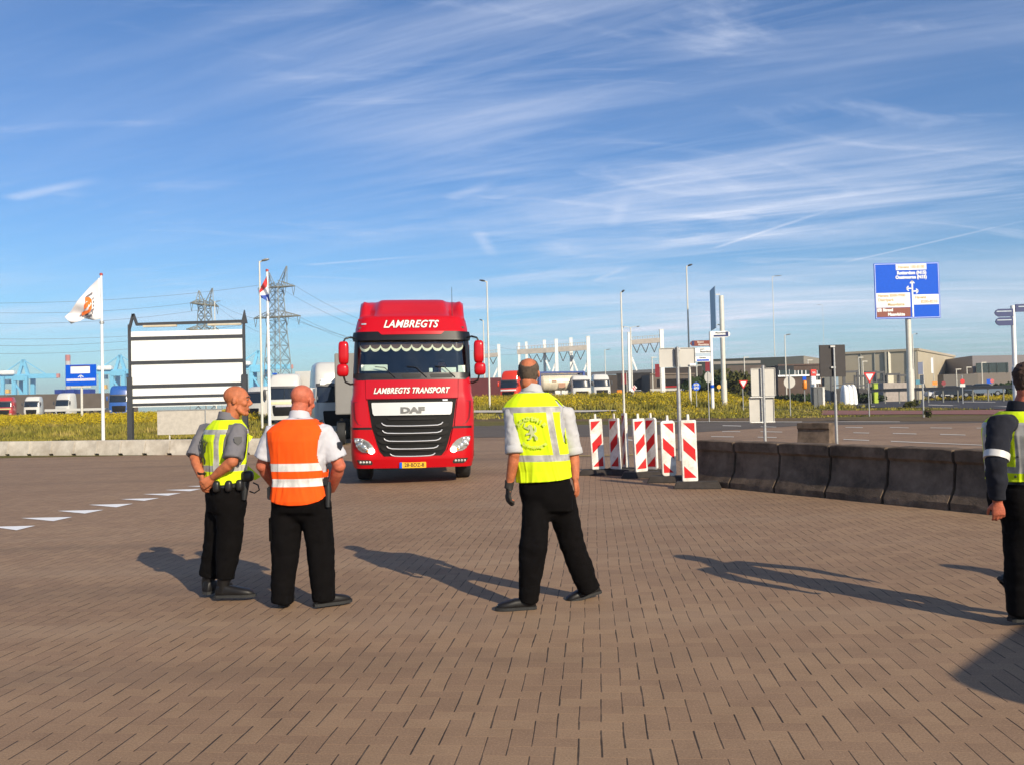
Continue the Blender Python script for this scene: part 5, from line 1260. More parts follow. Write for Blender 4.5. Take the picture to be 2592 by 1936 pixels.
# street clutter on the far side
def pillar(o, z, k):
    bm = BM(); box(bm, (0, 0, z(952)/2), (12*k, .5, z(952))); fin('pillar_base', bm, white, o, bevel=.03)
    bm = BM(); box(bm, (0, -.02, (z(936)+z(952))/2), (14*k, .56, z(936)-z(952))); t_ = fin('pillar_top', bm, mat('bright_red', (.75, .03, .015), .4), o, bevel=.03)
    bm = BM(); zz = (z(943)+z(946))/2
    for i in range(4): bar(bm, ((-4+i*2)*k, -.31, zz-.1), ((-3+i*2)*k, -.31, zz+.18), .10, .02); bar(bm, ((-3+i*2)*k, -.31, zz+.18), ((-2+i*2)*k, -.31, zz-.1), .10, .02)
    fin('white_mark', bm, white, t_)
simple('sign_pillar', 'white pillar with a bright red top in front of the brick office', 'sign pillar', 2059, 992, 105, pillar)
def opillar(o, z, k):
    bm = BM(); rbox(bm, (0, 0, (z(963)+z(985))/2), (4.6*k, .3, (z(963)-z(985))/2), 5); fin('orange_casing', bm, orange, o, smooth=50)
    bm = BM(); box(bm, (0, 0, (z(953)+z(962))/2), (9*k, .12, z(953)-z(962))); fin('blue_panel', bm, blue, o)
    bm = BM(); cyl(bm, (0, .1, -.2), (0, .1, z(956)), .06, n=8); fin('post', bm, steel, o)
simple('info_pillar', 'orange pillar with a small blue sign above it by the hedge', 'info pillar', 2037, 990, 100, opillar)
def cab_(o, z, k):
    bm = BM(); box(bm, (0, 0, z(981)/2), (21*k, .7, z(981))); c = fin('casing', bm, mat('cabinet_grey', (.10, .105, .11), .6, .1), o, bevel=.03)
    bm = BM(); box(bm, (0, 0, z(981)+.04), (22.5*k, .8, .08)); fin('lid', bm, mat('cabinet_lid', (.16, .16, .16), .6), o); bm = BM(); box(bm, (0, -.36, z(981)/2), (.03, .02, z(981)*.9)); fin('door_seam', bm, black, o)
simple('utility_cabinet', 'dark grey utility cabinet in the yellow flowers', 'cabinet', 2067, 1006, 84, cab_)
def wcab(o, z, k):
    bm = BM(); box(bm, (0, 0, z(980)/2), (6*k, .5, z(980))); fin('casing', bm, whitedirty, o, bevel=.03); bm = BM(); box(bm, (0, 0, z(980)+.03), (7*k, .6, .06)); fin('lid', bm, greyback, o)
simple('utility_cabinet', 'narrow white cabinet right beside the dark grey cabinet', 'cabinet', 2083, 1007, 84, wcab)
def dome(o, z, k):
    bm = BM()
    for x in (-.36, 0, .36): rbox(bm, (x*30*k, 0, 0), (8.4*k, .75, z(973)), 2.6)
    fin('shell', bm, mat('bright_white_plastic', (.86, .86, .84), .4), o, smooth=60)
    bm = BM(); box(bm, (0, 0, .05), (34*k, 1.4, .12)); fin('base', bm, darkgrey, o)
simple('bottle_bank', 'bright white domed container on the grass by the guard rail', 'container', 2148, 990, 96, dome)
def gbin(o, z, k):
    bm = BM(); box(bm, (0, 0, z(971)/2), (11*k, .6, z(971))); fin('bin_body', bm, mat('lime_green', (.36, .46, .02), .45), o, bevel=.05); bm = BM(); box(bm, (0, 0, z(971)+.04), (12*k, .66, .08)); fin('lid', bm, mat('lime_lid', (.25, .36, .02), .45), o)
simple('waste_bin', 'lime green bin between the hedge and the slabs', 'bin', 2215, 987, 104, gbin)
for i, (x, y) in enumerate(((1843, 1017.5), (1852, 1017), (1861, 1016.5), (1868, 1016.2))):
    p = tp(x, y+2); bm = BM(); rbox(bm, (0, 0, .10), (.14, .12, .14), 3); o = fin('white_block', bm, white, None, smooth=50); o.location = p; tag(o, 'small white block in a short row on the grass by the thick sign pole', 'marker block', 'small white blocks on the grass')
def banner(o, z, k, y0, y1, yb, mm, w=.75):
    bm = BM(); cyl(bm, (.4, 0, -.2), (.4, 0, z(y0)+.2), .07, .05, 8); fin('pole', bm, palepole, o)
    bm = BM(); box(bm, (.4-w/2-.05, 0, (z(y0)+z(y1))/2), (w, .05, z(y0)-z(y1))); fin('cloth', bm, mm, o)
maroon = mat('maroon_cloth', (.20, .012, .02), .8)
simple('banner', 'maroon banner left of the wide grey sign back', 'banner', 1666, 988, 140, lambda o, z, k: banner(o, z, k, 922, 955, 988, maroon))
simple('banner', 'short maroon banner against the charcoal wall', 'banner', 1581, 990, 140, lambda o, z, k: banner(o, z, k, 946, 972, 990, maroon))
simple('banner', 'maroon banner beside the white finger post', 'banner', 1793, 985, 145, lambda o, z, k: banner(o, z, k, 915, 940, 985, maroon))
simple('banner', 'grey blue banner before the corner of the tan hall', 'banner', 2331, 965, 135, lambda o, z, k: banner(o, z, k, 917, 948, 965, mat('grey_blue_cloth', (.16, .18, .26), .8)))
simple('banner', 'white banner on a white pole before the sunlit wall', 'banner', 2358, 980, 135, lambda o, z, k: banner(o, z, k, 906, 945, 980, white, .3))
def obox(o, z, k): bm = BM(); box(bm, (0, 0, z(986)/2), (12*k, .8, z(986))); fin('bin_body', bm, orange, o, bevel=.05); bm = BM(); box(bm, (0, 0, z(986)+.03), (13*k, .9, .08)); fin('lid', bm, darkgrey, o)
simple('waste_bin', 'orange box on the grass right of the lone white lorry', 'bin', 1567, 994, 100, obox, zb=None)
def arrow_sign(o, z, k):
    bm = BM(); cyl(bm, (0, .06, -.2), (0, .06, z(982)), .05, n=8); fin('post', bm, steel, o)
    bm = BM(); box(bm, (0, 0, 0), (.75, .04, .42)); s = fin('panel', bm, white, o); s.location = (0, 0, z(984)); s.rotation_euler = (0, R(-50), 0)
    bm = BM(); box(bm, (0, -.024, 0), (.12, .01, .40), Matrix.Rotation(.4, 3, 'Y')); box(bm, (.22, -.024, 0), (.10, .01, .40), Matrix.Rotation(.4, 3, 'Y')); fin('red_stripes', bm, red, s)
simple('arrow_sign', 'tilted red and white arrow sign on the crest of the grass', 'road sign', 1604, 996, 96, arrow_sign)
def small_sign(label, px, py, Y, m, r_, sq=False, pyb=985):
    def f(o, z, k):
        bm = BM(); cyl(bm, (0, .06, -.2), (0, .06, z(py)), .05, n=8); fin('post', bm, steel, o); bm = BM()
        if sq: box(bm, (0, 0, z(py)), (2*r_, .04, r_*1.5))
        else: cyl(bm, (0, .02, z(py)), (0, -.02, z(py)), r_, n=18)
        fin('panel', bm, m, o)
    simple('traffic_sign', label, 'road sign', px, pyb, Y, f)
small_sign('small teal sign panel before the tan hall', 2326, 967, 118, mat('teal_paint', (.05, .22, .30), .5), .40, True)
small_sign('small orange sign by the white car', 2367, 970, 118, orange, .32, True)
small_sign('dark red round sign above the white car', 2389, 970, 116, mat('dark_red_sign', (.22, .012, .02), .5), .30)
small_sign('pink red round sign before the glass office', 2512, 964, 118, mat('pink_red_sign', (.5, .1, .1), .5), .28)
small_sign('small blue sign before the glass office', 2506, 965, 122, blue, .42, True)
small_sign('small yellow and white sign behind the thick sign pole', 1820, 979, 100, mat('amber_sign', (.8, .4, .03), .5), .24)
small_sign('small white sign beside the red topped pillar', 2072, 966, 104, white, .26, True)
# guard rail
A_ = tp(2205, 992); A_ = at(2205, 992, 98); B_ = at(2660, 981, 92)
zb = .5; o = thing('guard_rail', 'dark steel guard rail in front of the parked cars on the right', 'guard rail', (A_.x, A_.y, zb))
d = Vector((B_.x-A_.x, B_.y-A_.y, 0)); nb_ = 12; bm = BM()
za, zb2 = at(2205, 988.5, 98).z-zb, at(2660, 975.5, 92).z-zb
bar(bm, (0, 0, za), (d.x, d.y, zb2), .06, .36); bar(bm, (0, -.05, za+.1), (d.x, d.y-.05, zb2+.1), .06, .08); fin('rail', bm, mat('dark_rail', (.035, .038, .045), .5, .3), o)
for i in range(nb_+1):
    bm = BM(); p = d*(i/nb_); h = lerp(za, zb2, i/nb_); box(bm, (p.x, p.y+.1, h/2-.3), (.12, .10, h+.3)); fin('post', bm, greyclad, o)
# cars
def car(label, px, pyb, Y, yaw, m, L_=4.4, h=1.45, zb=None):
    p = at(px, pyb, Y); z = zt(p.x, p.y) if zb is None else zb
    o = thing('parked_car', label, 'car', (p.x, p.y, z), yaw, 'cars parked behind the guard rail')
    w = .88
    bm = BM(); prof = [(-L_/2, .35), (-L_/2, .75), (-L_/2+.15, .88), (-L_*.2, .95), (L_*.25, .98), (L_/2-.1, .88), (L_/2, .6), (L_/2, .35)]
    G = []
    for x, e in ((-w, .10), (-w+.08, 0), (0, 0), (w-.08, 0), (w, .10)): G.append([Vector((x, y*(1-e*.1), z_-e*.3*(z_ > .5))) for y, z_ in prof])
    rings(bm, G); fin('body', bm, m, o, smooth=40)
    bm = BM(); pr = [(-L_*.27, .93), (-L_*.12, h-.06), (0, h), (L_*.22, h-.03), (L_*.42, .95)]; G = []
    for x, e in ((-w+.02, 0), (-w+.2, 1), (0, 1.02), (w-.2, 1), (w-.02, 0)): G.append([Vector((x, y, .93+(z_-.93)*(e if e else .0))) for y, z_ in pr])
    rings(bm, G); g = fin('cabin_glass', bm, darkglass, o, smooth=30)
    bm = BM(); box(bm, (0, L_*.06, h), (1.15, L_*.30, .05)); fin('roof', bm, m, o, bevel=.02)
    for s in (-1, 1):
        for y in (-L_*.32, L_*.30): wheel(o, s*.80, y, .32, .2)
        bm = BM(); box(bm, (s*.62, -L_/2-.01, .68), (.34, .06, .16)); fin('headlight', bm, chrome, o, bevel=.02)
    return o
silverblue = mat('silver_blue_car', (.32, .36, .42), .3, .6, .03, 3, coat=.6); darkcar = mat('dark_blue_car', (.03, .035, .05), .3, .3, .03, 3, coat=.6); whitecar = mat('white_car', (.75, .75, .75), .3, 0, .03, 3, coat=.6)
car('dark car behind the guard rail, left of two', 2412, 986, 112, R(70), darkcar, zb=1.0)
car('dark car behind the guard rail, between another dark car and the silver one', 2450, 985, 114, R(72), darkcar, zb=1.1)
car('silver blue estate car behind the guard rail at the right', 2490, 985, 112, R(66), silverblue, 4.7, 1.55, zb=1.1)
car('small white car behind the guard rail, left of the dark cars', 2380, 985, 118, R(80), whitecar, 3.8, zb=.9)
car('white car roof showing over the grass crest in the centre', 1614, 1000, 102, R(88), whitecar, 4.2, 1.4, zb=1.35)

# ---------------------------------------------------------------- rail portals, pylons, lines, cranes
pw = mat('portal_white', (.74, .74, .72), .5, .1, .05, 2); beamm = mat('portal_beam_grey', (.36, .33, .30), .6, .2, .15, 2)
def PX(v, ox, oy): return ox+v[0]/6.353, oy+v[1]/6.353
def portal(label, posts, beams, vees, braces, ox, oy, Y):
    p0 = at(*PX(posts[0][:2], ox, oy), Y); z = 1.2; o = thing('rail_portal', label, 'railway portal', (p0.x, Y, z), 0, 'white railway portal frames')
    W_ = lambda v, dy=0: at(*PX(v, ox, oy), Y+dy)-Vector((p0.x, Y, z))
    for (x, y, x2, dy, wv) in posts:
        t = W_((x, y), dy); b = W_((x2, 1000), dy); bm = BM(); bar(bm, (b.x, dy, -.5), t, wv, wv); bar(bm, t+Vector((0, 0, -.05)), t+Vector((0, 0, .05)), wv*1.15, wv*1.15); fin('post', bm, pw, o)
    for (a, b, wv, dy) in beams:
        bm = BM(); A, B = W_(a, dy), W_(b, dy); bar(bm, A, B, .5, wv); 
        for k in range(14): q = A.lerp(B, k/13); bar(bm, q+Vector((0, 0, wv*.5)), q+Vector((0, 0, wv*.5+.55)), .07)
        bar(bm, A+Vector((0, 0, wv*.5+.5)), B+Vector((0, 0, wv*.5+.5)), .06); fin('beam', bm, beamm, o)
    for (a, b, c, dy) in vees:
        bm = BM(); bar(bm, W_(a, dy), W_(b, dy), .13); bar(bm, W_(b, dy), W_(c, dy), .13); fin('hanger', bm, darkgrey, o)
    for (a, b) in braces:
        bm = BM(); bar(bm, W_(a), W_(b), .28); fin('brace', bm, pw, o)
portal('long white railway portal with six posts behind the bald man', [(205, 335, 228, 0, .5), (530, 310, 548, 10, .42), (648, 295, 668, 6, .42), (938, 265, 956, 3, .5), (1128, 250, 1150, 0, .55), (1364, 230, 1386, 3, .55), (1640, 205, 1664, 0, .6)],
       [((500, 455), (1115, 420), .85, 0), ((1140, 415), (1625, 383), .85, 0), ((-200, 532), (190, 498), .7, 0)],
       [((820, 490), (885, 620), (945, 478), 0), ((945, 470), (1015, 615), (1085, 465), 0), ((1180, 450), (1240, 605), (1305, 450), 0), ((1320, 448), (1385, 590), (1450, 440), 0), ((1460, 440), (1520, 580), (1590, 430), 0), ((690, 490), (750, 600), (820, 490), 0), ((60, 540), (115, 650), (170, 540), 0)],
       [((965, 590), (1030, 740)), ((1130, 600), (1070, 770)), ((1400, 580), (1490, 810)), ((1640, 580), (1560, 810)), ((205, 680), (120, 870))], 1230, 820, 150)
portal('shorter white railway portal right of the centre behind the grey sign back', [(335, 140, 352, 0, .6), (850, 95, 880, 0, .65)], [((315, 305), (825, 265), .8, 0)],
       [((385, 320), (460, 470), (515, 320), 0), ((525, 320), (600, 465), (655, 310), 0), ((670, 310), (740, 460), (800, 300), 0)], [((375, 540), (455, 750))], 1540, 820, 150)
pyl = mat('pylon_steel', (.17, .19, .19), .6, .3, .1, .3)
def pylon(label, px, Y, top_py, yaw, arm_a=.80, sc=1.0):
    p = at(px, 1030, Y); o = thing('pylon', label, 'pylon', (p.x, p.y, 0), yaw, 'lattice power pylons'); h = at(px, top_py, Y).z; t_ = .25*sc
    def half(z): return pl(z, ((0, 5.4), (h*.60, 2.9), (h*.86, 2.0), (h*.9, 2.0)))
    bm = BM(); L_ = [h*q for q in (0, .13, .25, .36, .46, .55, .63, .70, .77, .83, .88)]
    for a, b in zip(L_, L_[1:]):
        A, B = half(a), half(b); c = [(-1, -1), (1, -1), (1, 1), (-1, 1)]
        for i in range(4):
            (x, y), (x2, y2) = c[i], c[(i+1) % 4]
            bar(bm, (x*A, y*A, a), (x*B, y*B, b), t_*1.3); bar(bm, (x*A, y*A, a), (x2*B, y2*B, b), t_*.7); bar(bm, (x2*A, y2*A, a), (x*B, y*B, b), t_*.7); bar(bm, (x*B, y*B, b), (x2*B, y2*B, b), t_*.7)
    fin('tower', bm, pyl, o)
    for zz, l_, hh in ((h*.655, 11.5, 2.4), (h*.86, 9.0, 2.6)):
        bm = BM(); w = half(zz)
        for s in (-1, 1):
            for y in (-w, w):
                bar(bm, (0, y, zz), (s*l_, y*.2, zz), t_*1.4); bar(bm, (s*w, y, zz+hh), (s*l_, y*.2, zz), t_)
                for k in range(1, 6): q = k/6; bar(bm, (s*lerp(w, l_, q), y*lerp(1, .2, q), zz), (s*lerp(w, l_, max(0, q-.12)), y*lerp(1, .2, q), zz+hh*(1-q)), t_*.6)
        box(bm, (0, 0, zz), (2*l_*.98, .9, .5)); fin('crossarm', bm, mat('arm_olive', (.20, .19, .14), .7), o)
        for s in (-.95, -.45, .45, .95):
            bm = BM(); bar(bm, (s*l_-.8, 0, zz), (s*l_, 0, zz-4), .16); bar(bm, (s*l_+.8, 0, zz), (s*l_, 0, zz-4), .16); fin('insulator', bm, pyl, o)
    bm = BM()
    for s in (-1, 1):
        tip = Vector((s*(5.4 if s > 0 else 3.6), 0, h*(1 if s > 0 else .965)))
        for x in (s*1.6, s*4.6):
            for y in (-1.2, 1.2): bar(bm, (x, y, h*.88), tip+Vector((0, y*.2, 0)), t_*1.1)
        for q in (.3, .6): bar(bm, Vector((s*1.6, 0, h*.88)).lerp(tip, q), Vector((s*4.6, 0, h*.88)).lerp(tip, q+.15), t_*.7)
    fin('earth_peak', bm, pyl, o)
    return o
pylon('nearer lattice pylon behind the red white and blue flag', 705, 380, 676, R(-18))
pylon('farther lattice pylon above the large white board', 522, 420, 727, R(66), sc=1.2)
wire = mat('power_wire', (.16, .17, .19), .6, .2)
def cable(label, a, b, sag, r=.06):
    A, B = at(*a), at(*b); bm = BM(); n = 18
    tube(bm, [A.lerp(B, i/n)-Vector((0, 0, sag*4*(i/n)*(1-i/n))) for i in range(n+1)], r, 4, cap=False)
    tag(fin('power_line', bm, wire), label, 'power line', 'power lines of the pylons')
for lb, a, b, s in (('top power line from the left picture edge to the nearer pylon', (-40, 768, 330), (660, 722, 380), 2), ('second power line from the top at the left picture edge', (-40, 792, 330), (520, 762, 418), 2), ('third power line from the top at the left picture edge', (-40, 819, 330), (500, 786, 418), 2),
        ('fourth power line from the top at the left picture edge', (-40, 858, 330), (610, 824, 380), 2), ('fifth power line from the top at the left picture edge', (-40, 875, 330), (508, 842, 418), 2), ('lowest power line at the left picture edge', (-40, 895, 330), (508, 862, 418), 2),
        ('upper power line falling from the nearer pylon towards the red lorry', (738, 718, 380), (1060, 842, 520), 5), ('second power line falling from the nearer pylon towards the red lorry', (700, 724, 380), (1060, 862, 520), 5), ('power line falling from the long lower arm of the nearer pylon', (748, 798, 380), (1060, 890, 520), 4), ('lowest power line right of the nearer pylon', (736, 802, 380), (1060, 902, 520), 3), ('middle power line right of the nearer pylon', (715, 800, 380), (1060, 880, 520), 3),
        ('power line between the two pylons at arm height', (538, 760, 418), (640, 806, 395), 1), ('upper power line between the two pylons', (535, 765, 418), (680, 850, 500), 2), ('power line sloping right behind the street lamp beside the lorry', (1180, 850, 520), (1345, 886, 700), 3), ('lower power line behind the street lamp beside the lorry', (1180, 885, 520), (1330, 895, 700), 2)):
    cable(lb, a, b, s)
crane_b = mat('crane_light_blue', (.17, .50, .72), .5, .1, .05, .2)
def crane(label, ax, ay, Y, sc=1.0, flip=1):
    k = Y/FPX; p = at(ax, 1000, Y); o = thing('gantry_crane', label, 'crane', (p.x, Y, 0), R(8), 'light blue harbour cranes'); Z = lambda y: at(ax, y, Y).z
    X = lambda dx: dx*k*flip*sc; h = Z(ay); g = Z(ay+42*sc)
    bm = BM(); t_ = 2.6*sc*Y/900
    for x in (-13, 14): 
        for y in (-9, 9): bar(bm, (X(x), y, -1), (X(x), y, g), t_*1.5)
        bar(bm, (X(x), -9, g*.45), (X(x), 9, g*.45), t_)
    bar(bm, (X(-40), -9, -1), (X(-40), -9, g), t_*1.2); bar(bm, (X(-13), -9, g*.4), (X(14), -9, g*.4), t_); bar(bm, (X(-13), -9, g*.85), (X(14), -9, g*.45), t_*.7); fin('leg_frame', bm, crane_b, o)
    bm = BM(); bar(bm, (X(-75), 0, g), (X(80), 0, g), t_*2, t_*1.8); bar(bm, (X(-13), -9, g-2), (X(14), -9, g-2), t_*2); fin('girder', bm, crane_b, o)
    bm = BM(); bar(bm, (X(80), 0, g), (X(86), 0, g), t_*1.6); fin('boom_tip', bm, mat('faded_red', (.55, .22, .18), .6), o)
    bm = BM()
    for x in (-12, 12): bar(bm, (X(x), 0, g), (0, 0, h), t_*1.1)
    bar(bm, (0, 0, h), (X(60), 0, g), t_*.35); bar(bm, (0, 0, h), (X(-60), 0, g), t_*.4); fin('apex_frame', bm, crane_b, o)
    bm = BM(); box(bm, (X(-34), -2, g+4*sc*Y/900), (34*k*sc, 8, 4.2*sc*Y/900)); fin('machine_house', bm, mat('house_white', (.78, .78, .76), .5), o, bevel=.6)
    bm = BM(); box(bm, (X(-38), -2, g-5*sc), (16*k*sc, 6, 4*sc)); fin('trolley', bm, mat('crane_dark_blue', (.05, .12, .2), .6), o); bm = BM(); box(bm, (X(-36), -2, g-15*sc), (10*k*sc, 5, 4*sc)); fin('cabin', bm, mat('crane_yellow', (.75, .45, .08), .5), o)
crane('light blue harbour crane at the far left', 60, 911, 900)
crane('light blue harbour crane behind the left post of the white board', 305, 899, 880)
crane('larger light blue harbour crane right of the white board', 655, 888, 640, 1.0)
crane('small light blue harbour crane near the left picture edge', 4, 985, 1500, .5)
def chimney(o, z, k):
    for i, c in enumerate(((.55, .50, .48), (.5, .16, .12), (.6, .56, .54), (.5, .14, .10))):
        bm = BM(); a, b = lerp(z(960), z(899), i/4), lerp(z(960), z(899), (i+1)/4); cyl(bm, (0, 0, a if i else 0), (0, 0, b), 6*k, n=16); fin('band', bm, mat('chimney_band_%s' % ('red' if i % 2 else 'white'), c, .8), o, smooth=40)
simple('chimney', 'faded red and white chimney behind the smaller blue sign', 'chimney', 173, 1010, 1300, chimney, zb=0)
contb = mat('blue_container', (.03, .06, .28), .6, .1, .1, 1)
for lb, x0, x1, y0, y1 in (('blue shipping container left of the smaller blue sign post', 146, 162, 986, 997), ('blue shipping container right under the smaller blue sign', 174, 194, 985, 998), ('blue shipping container right of the smaller blue sign post', 207, 235, 985, 998)):
    a = at(x0, y0, 200); b = at(x1, y1, 200); bm = BM(); box(bm, (0, 0, 0), (b.x-a.x, 2.5, a.z-b.z+6)); o = fin('shipping_container', bm, contb); o.location = ((a.x+b.x)/2, 200, (a.z+b.z)/2-3)
    bm = BM(); [bar(bm, ((i/10-.5)*(b.x-a.x), -1.28, -(a.z-b.z)/2-3), ((i/10-.5)*(b.x-a.x), -1.28, (a.z-b.z)/2+3), .1) for i in range(11)]; fin('rib', bm, contb, o)
    tag(o, lb, 'container', 'blue shipping containers over the wall')
a = at(1490, 944, 420); b = at(1690, 931, 430); o = thing('viaduct', 'thin dark viaduct line on the horizon behind the portals', 'viaduct', (a.x, a.y, 0))
bm = BM(); bar(bm, (-30, 0, a.z-1.2), (b.x-a.x+60, 8, b.z), 2.2, 1.6); fin('deck', bm, darkgrey, o)
for i in range(6):
    bm = BM(); x = (b.x-a.x)*i/5; h = lerp(a.z, b.z, i/5)-1.6; bar(bm, (x, 4, -1), (x, 4, h), 1.2); fin('pier', bm, greyback, o)
# ---------------------------------------------------------------- people
skin = mat('tanned_skin', (.43, .135, .058), .6, 0, .22, 26, .25, 130, sss=.08, spec=.35)
skin2 = mat('reddened_skin', (.46, .125, .068), .55, 0, .20, 26, .25, 130, sss=.08, spec=.35)
trouser = mat('black_trouser_cloth', (.0040, .0034, .0035), .9, 0, .25, 14, .2, 60, spec=.08)
boot = mat('black_leather', (.008, .007, .007), .48, 0, .2, 10, spec=.3)
TT = [(0, .168, .125, .125), (.14, .182, .13, .14), (.34, .165, .125, .12), (.58, .178, .13, .13), (.76, .196, .13, .14), (.86, .205, .115, .128), (.915, .165, .098, .112), (.96, .115, .08, .09), (1.0, .075, .07, .07), (1.05, .062, .062, .062)]
EXP = 2.5
class Fig:
    def __init__(s, hip, neck, yh, ys, wid=1.0, dep=1.0, curve=.03):
        s.hip, s.neck, s.yh, s.ys, s.w, s.d, s.cv = Vector(hip), Vector(neck), yh, ys, wid, dep, curve
    def fr(s, t):
        a = lerp(s.yh, s.ys, min(1, max(0, t))); return Vector((math.cos(a), math.sin(a), 0)), Vector((-math.sin(a), math.cos(a), 0))
    def cen(s, t):
        ex, ey = s.fr(t); return s.hip.lerp(s.neck, t)+ey*(-s.cv*math.sin(math.pi*min(1, max(0, t))))
    def dim(s, t): return tuple(pl(t, [(q[0], q[k]) for q in TT])*(s.w if k == 1 else s.d) for k in (1, 2, 3))
    def pt(s, t, ang, off=0.0):
        a, bf, bb = s.dim(t); c, q = math.cos(ang), math.sin(ang); e = 2/EXP; ex, ey = s.fr(t)
        x = (a+off)*math.copysign(abs(c)**e, c); y = ((bf if q > 0 else bb)+off)*math.copysign(abs(q)**e, q)
        return s.cen(t)+ex*x+ey*y
    def back(s, x, t, off):
        a, bf, bb = s.dim(t); a += off; b = bb+off; q = min(.98, abs(x)/a); ex, ey = s.fr(t)
        return s.cen(t)+ex*x-ey*(b*(1-q**EXP)**(1/EXP))
    def ring(s, t, off, n=28): return [s.pt(t, 2*math.pi*k/n, off) for k in range(n)]
    def up(s): return (s.neck-s.hip).length
def wrinkle(me, amp, f, seed=0.0, zmin=-9, stretch=(1, 1, 1)):
    ns = [v.normal.copy() for v in me.vertices]
    for v, nv in zip(me.vertices, ns):
        p = Vector((v.co.x*f*stretch[0]+seed, v.co.y*f*stretch[1], v.co.z*f*stretch[2]))
        v.co += nv*(amp*(noise.noise(p)+.5*noise.noise(p*2.3)))
def head_frame(yaw, pitch, roll=0.0): return (Matrix.Rotation(yaw, 3, 'Z') @ Matrix.Rotation(pitch, 3, 'X') @ Matrix.Rotation(roll, 3, 'Y'))
def add_head(bm, pos, fr, neck, sc=1.0):
    P = lambda x, y, z: pos+fr @ (Vector((x, y, z))*sc)
    def E(c, r): ell(bm, P(*c), tuple(q*sc for q in r), 18, fr)
    E((0, -.012, .034), (.077, .097, .080)); E((0, .018, .012), (.070, .078, .075)); E((0, .034, -.05), (.056, .058, .068)); E((0, .072, -.100), (.026, .022, .021))
    E((0, .080, .030), (.050, .018, .014)); E((.040, .060, -.022), (.024, .026, .024)); E((-.040, .060, -.022), (.024, .026, .024)); E((0, .086, -.066), (.026, .013, .011))
    for s in (-1, 1):
        tube(bm, [P(s*.052, .012, -.055), P(s*.046, .038, -.084), P(s*.022, .068, -.106)], [.020*sc, .018*sc, .016*sc], 10)
        ell(bm, P(s*.079, -.008, -.004), (.009*sc, .018*sc, .029*sc), 12, fr @ Matrix.Rotation(s*.35, 3, 'Z'))
    tube(bm, [P(0, .086, .020), P(0, .104, -.010), P(0, .113, -.030)], [.008*sc, .011*sc, .014*sc], 8); E((.011, .098, -.033), (.010, .011, .008)); E((-.011, .098, -.033), (.010, .011, .008))
    tube(bm, [P(0, -.018, -.03), P(0, -.02, -.085), neck+Vector((0, 0, -.04))], [.060*sc, .057*sc, .066*sc], 14)
    E((0, -.055, -.075), (.045, .03, .05))
def hand(bm, w, d, pn, curl=(.5, .6, .7, .8), thumb=1, sc=1.0, rr=.0085, spread=.06):
    d = d.normalized(); pn = (pn-d*pn.dot(d)).normalized(); sd_ = d.cross(pn)*thumb
    rs = []
    for l, a, b in ((-.01, .026, .020), (.02, .032, .019), (.05, .040, .016), (.078, .042, .013), (.092, .040, .010)):
        c = w+d*l*sc; rs.append([c+sd_*(a*sc*math.cos(q))+pn*(b*sc*math.sin(q)) for q in [2*math.pi*k/14 for k in range(14)]])
    rings(bm, rs)
    for i, (o_, ln) in enumerate(((.031, .070), (.0105, .080), (-.0105, .074), (-.031, .058))):
        p = w+d*(.086-abs(o_-.0105)*.15)*sc+sd_*o_*sc; q = (d+sd_*(o_*spread*30*.1)).normalized(); pts = [p-q*.012]; a = 0; pts.append(p)
        for f in (.45, .32, .23):
            a += curl[i]*(.75 if f > .4 else 1.0); dr = q*math.cos(a)+pn*math.sin(a); p = p+dr*ln*f*sc; pts.append(p)
        tube(bm, pts, [rr*sc*1.05, rr*sc*1.08, rr*sc, rr*sc*.95, rr*sc*.72], 8)
    p = w+d*.022*sc+sd_*.026*sc+pn*.006; q = (d*.72+sd_*.62+pn*.35).normalized(); p2 = p+q*.036*sc; q2 = (d*.92+sd_*.2+pn*.45).normalized(); p3 = p2+q2*.030*sc; p4 = p3+(d*.9+pn*.6).normalized()*.022*sc
    tube(bm, [p-q*.015, p, p2, p3, p4], [.012*sc, .0125*sc, .0115*sc, .010*sc, .007*sc], 8)
def arm(bm, sh, el, wr, k=1.0):
    m1 = sh.lerp(el, .45); m2 = el.lerp(wr, .25); m3 = el.lerp(wr, .7)
    tube(bm, [sh, m1, el.lerp(sh, .1), el], [.050*k, .049*k, .042*k, .041*k], 14, side=None)
    tube(bm, [el.lerp(sh, .04), m2, m3, wr], [.041*k, .044*k, .036*k, (.030*k, .025*k)], 14)
    ell(bm, el, (.043*k,)*3, 14)
def shoe(name, parent, heel, d, m, tall=.09, sc=1.0, upv=Vector((0, 0, 1))):
    d = d.normalized(); s = d.cross(upv).normalized(); u = s.cross(d).normalized(); bm = BM(); rs = []
    for l, w, h in ((-.012, .022, .05), (.0, .034, tall), (.05, .040, tall+.01), (.095, .040, tall*.9), (.14, .046, .082), (.19, .051, .070), (.235, .047, .060), (.268, .034, .046), (.285, .013, .028)):
        c = heel+d*l*sc; rs.append([c+s*(w*sc*math.copysign(abs(math.cos(q))**.7, math.cos(q)))+u*(h*sc*.5+h*sc*.5*math.copysign(abs(math.sin(q))**.7, math.sin(q))) for q in [2*math.pi*k/18 for k in range(18)]])
    rings(bm, rs); o = fin(name, bm, m, parent, smooth=60)
    bm = BM(); rs = []
    for l, w in ((-.018, .024), (.0, .038), (.09, .041), (.19, .054), (.24, .049), (.275, .034), (.292, .014)):
        c = heel+d*l*sc; rs.append([c+s*w*sc+u*.0, c+s*w*sc+u*.022, c-s*w*sc+u*.022, c-s*w*sc])
    rings(bm, rs); fin('sole', bm, rubber, o, smooth=30)
    return o
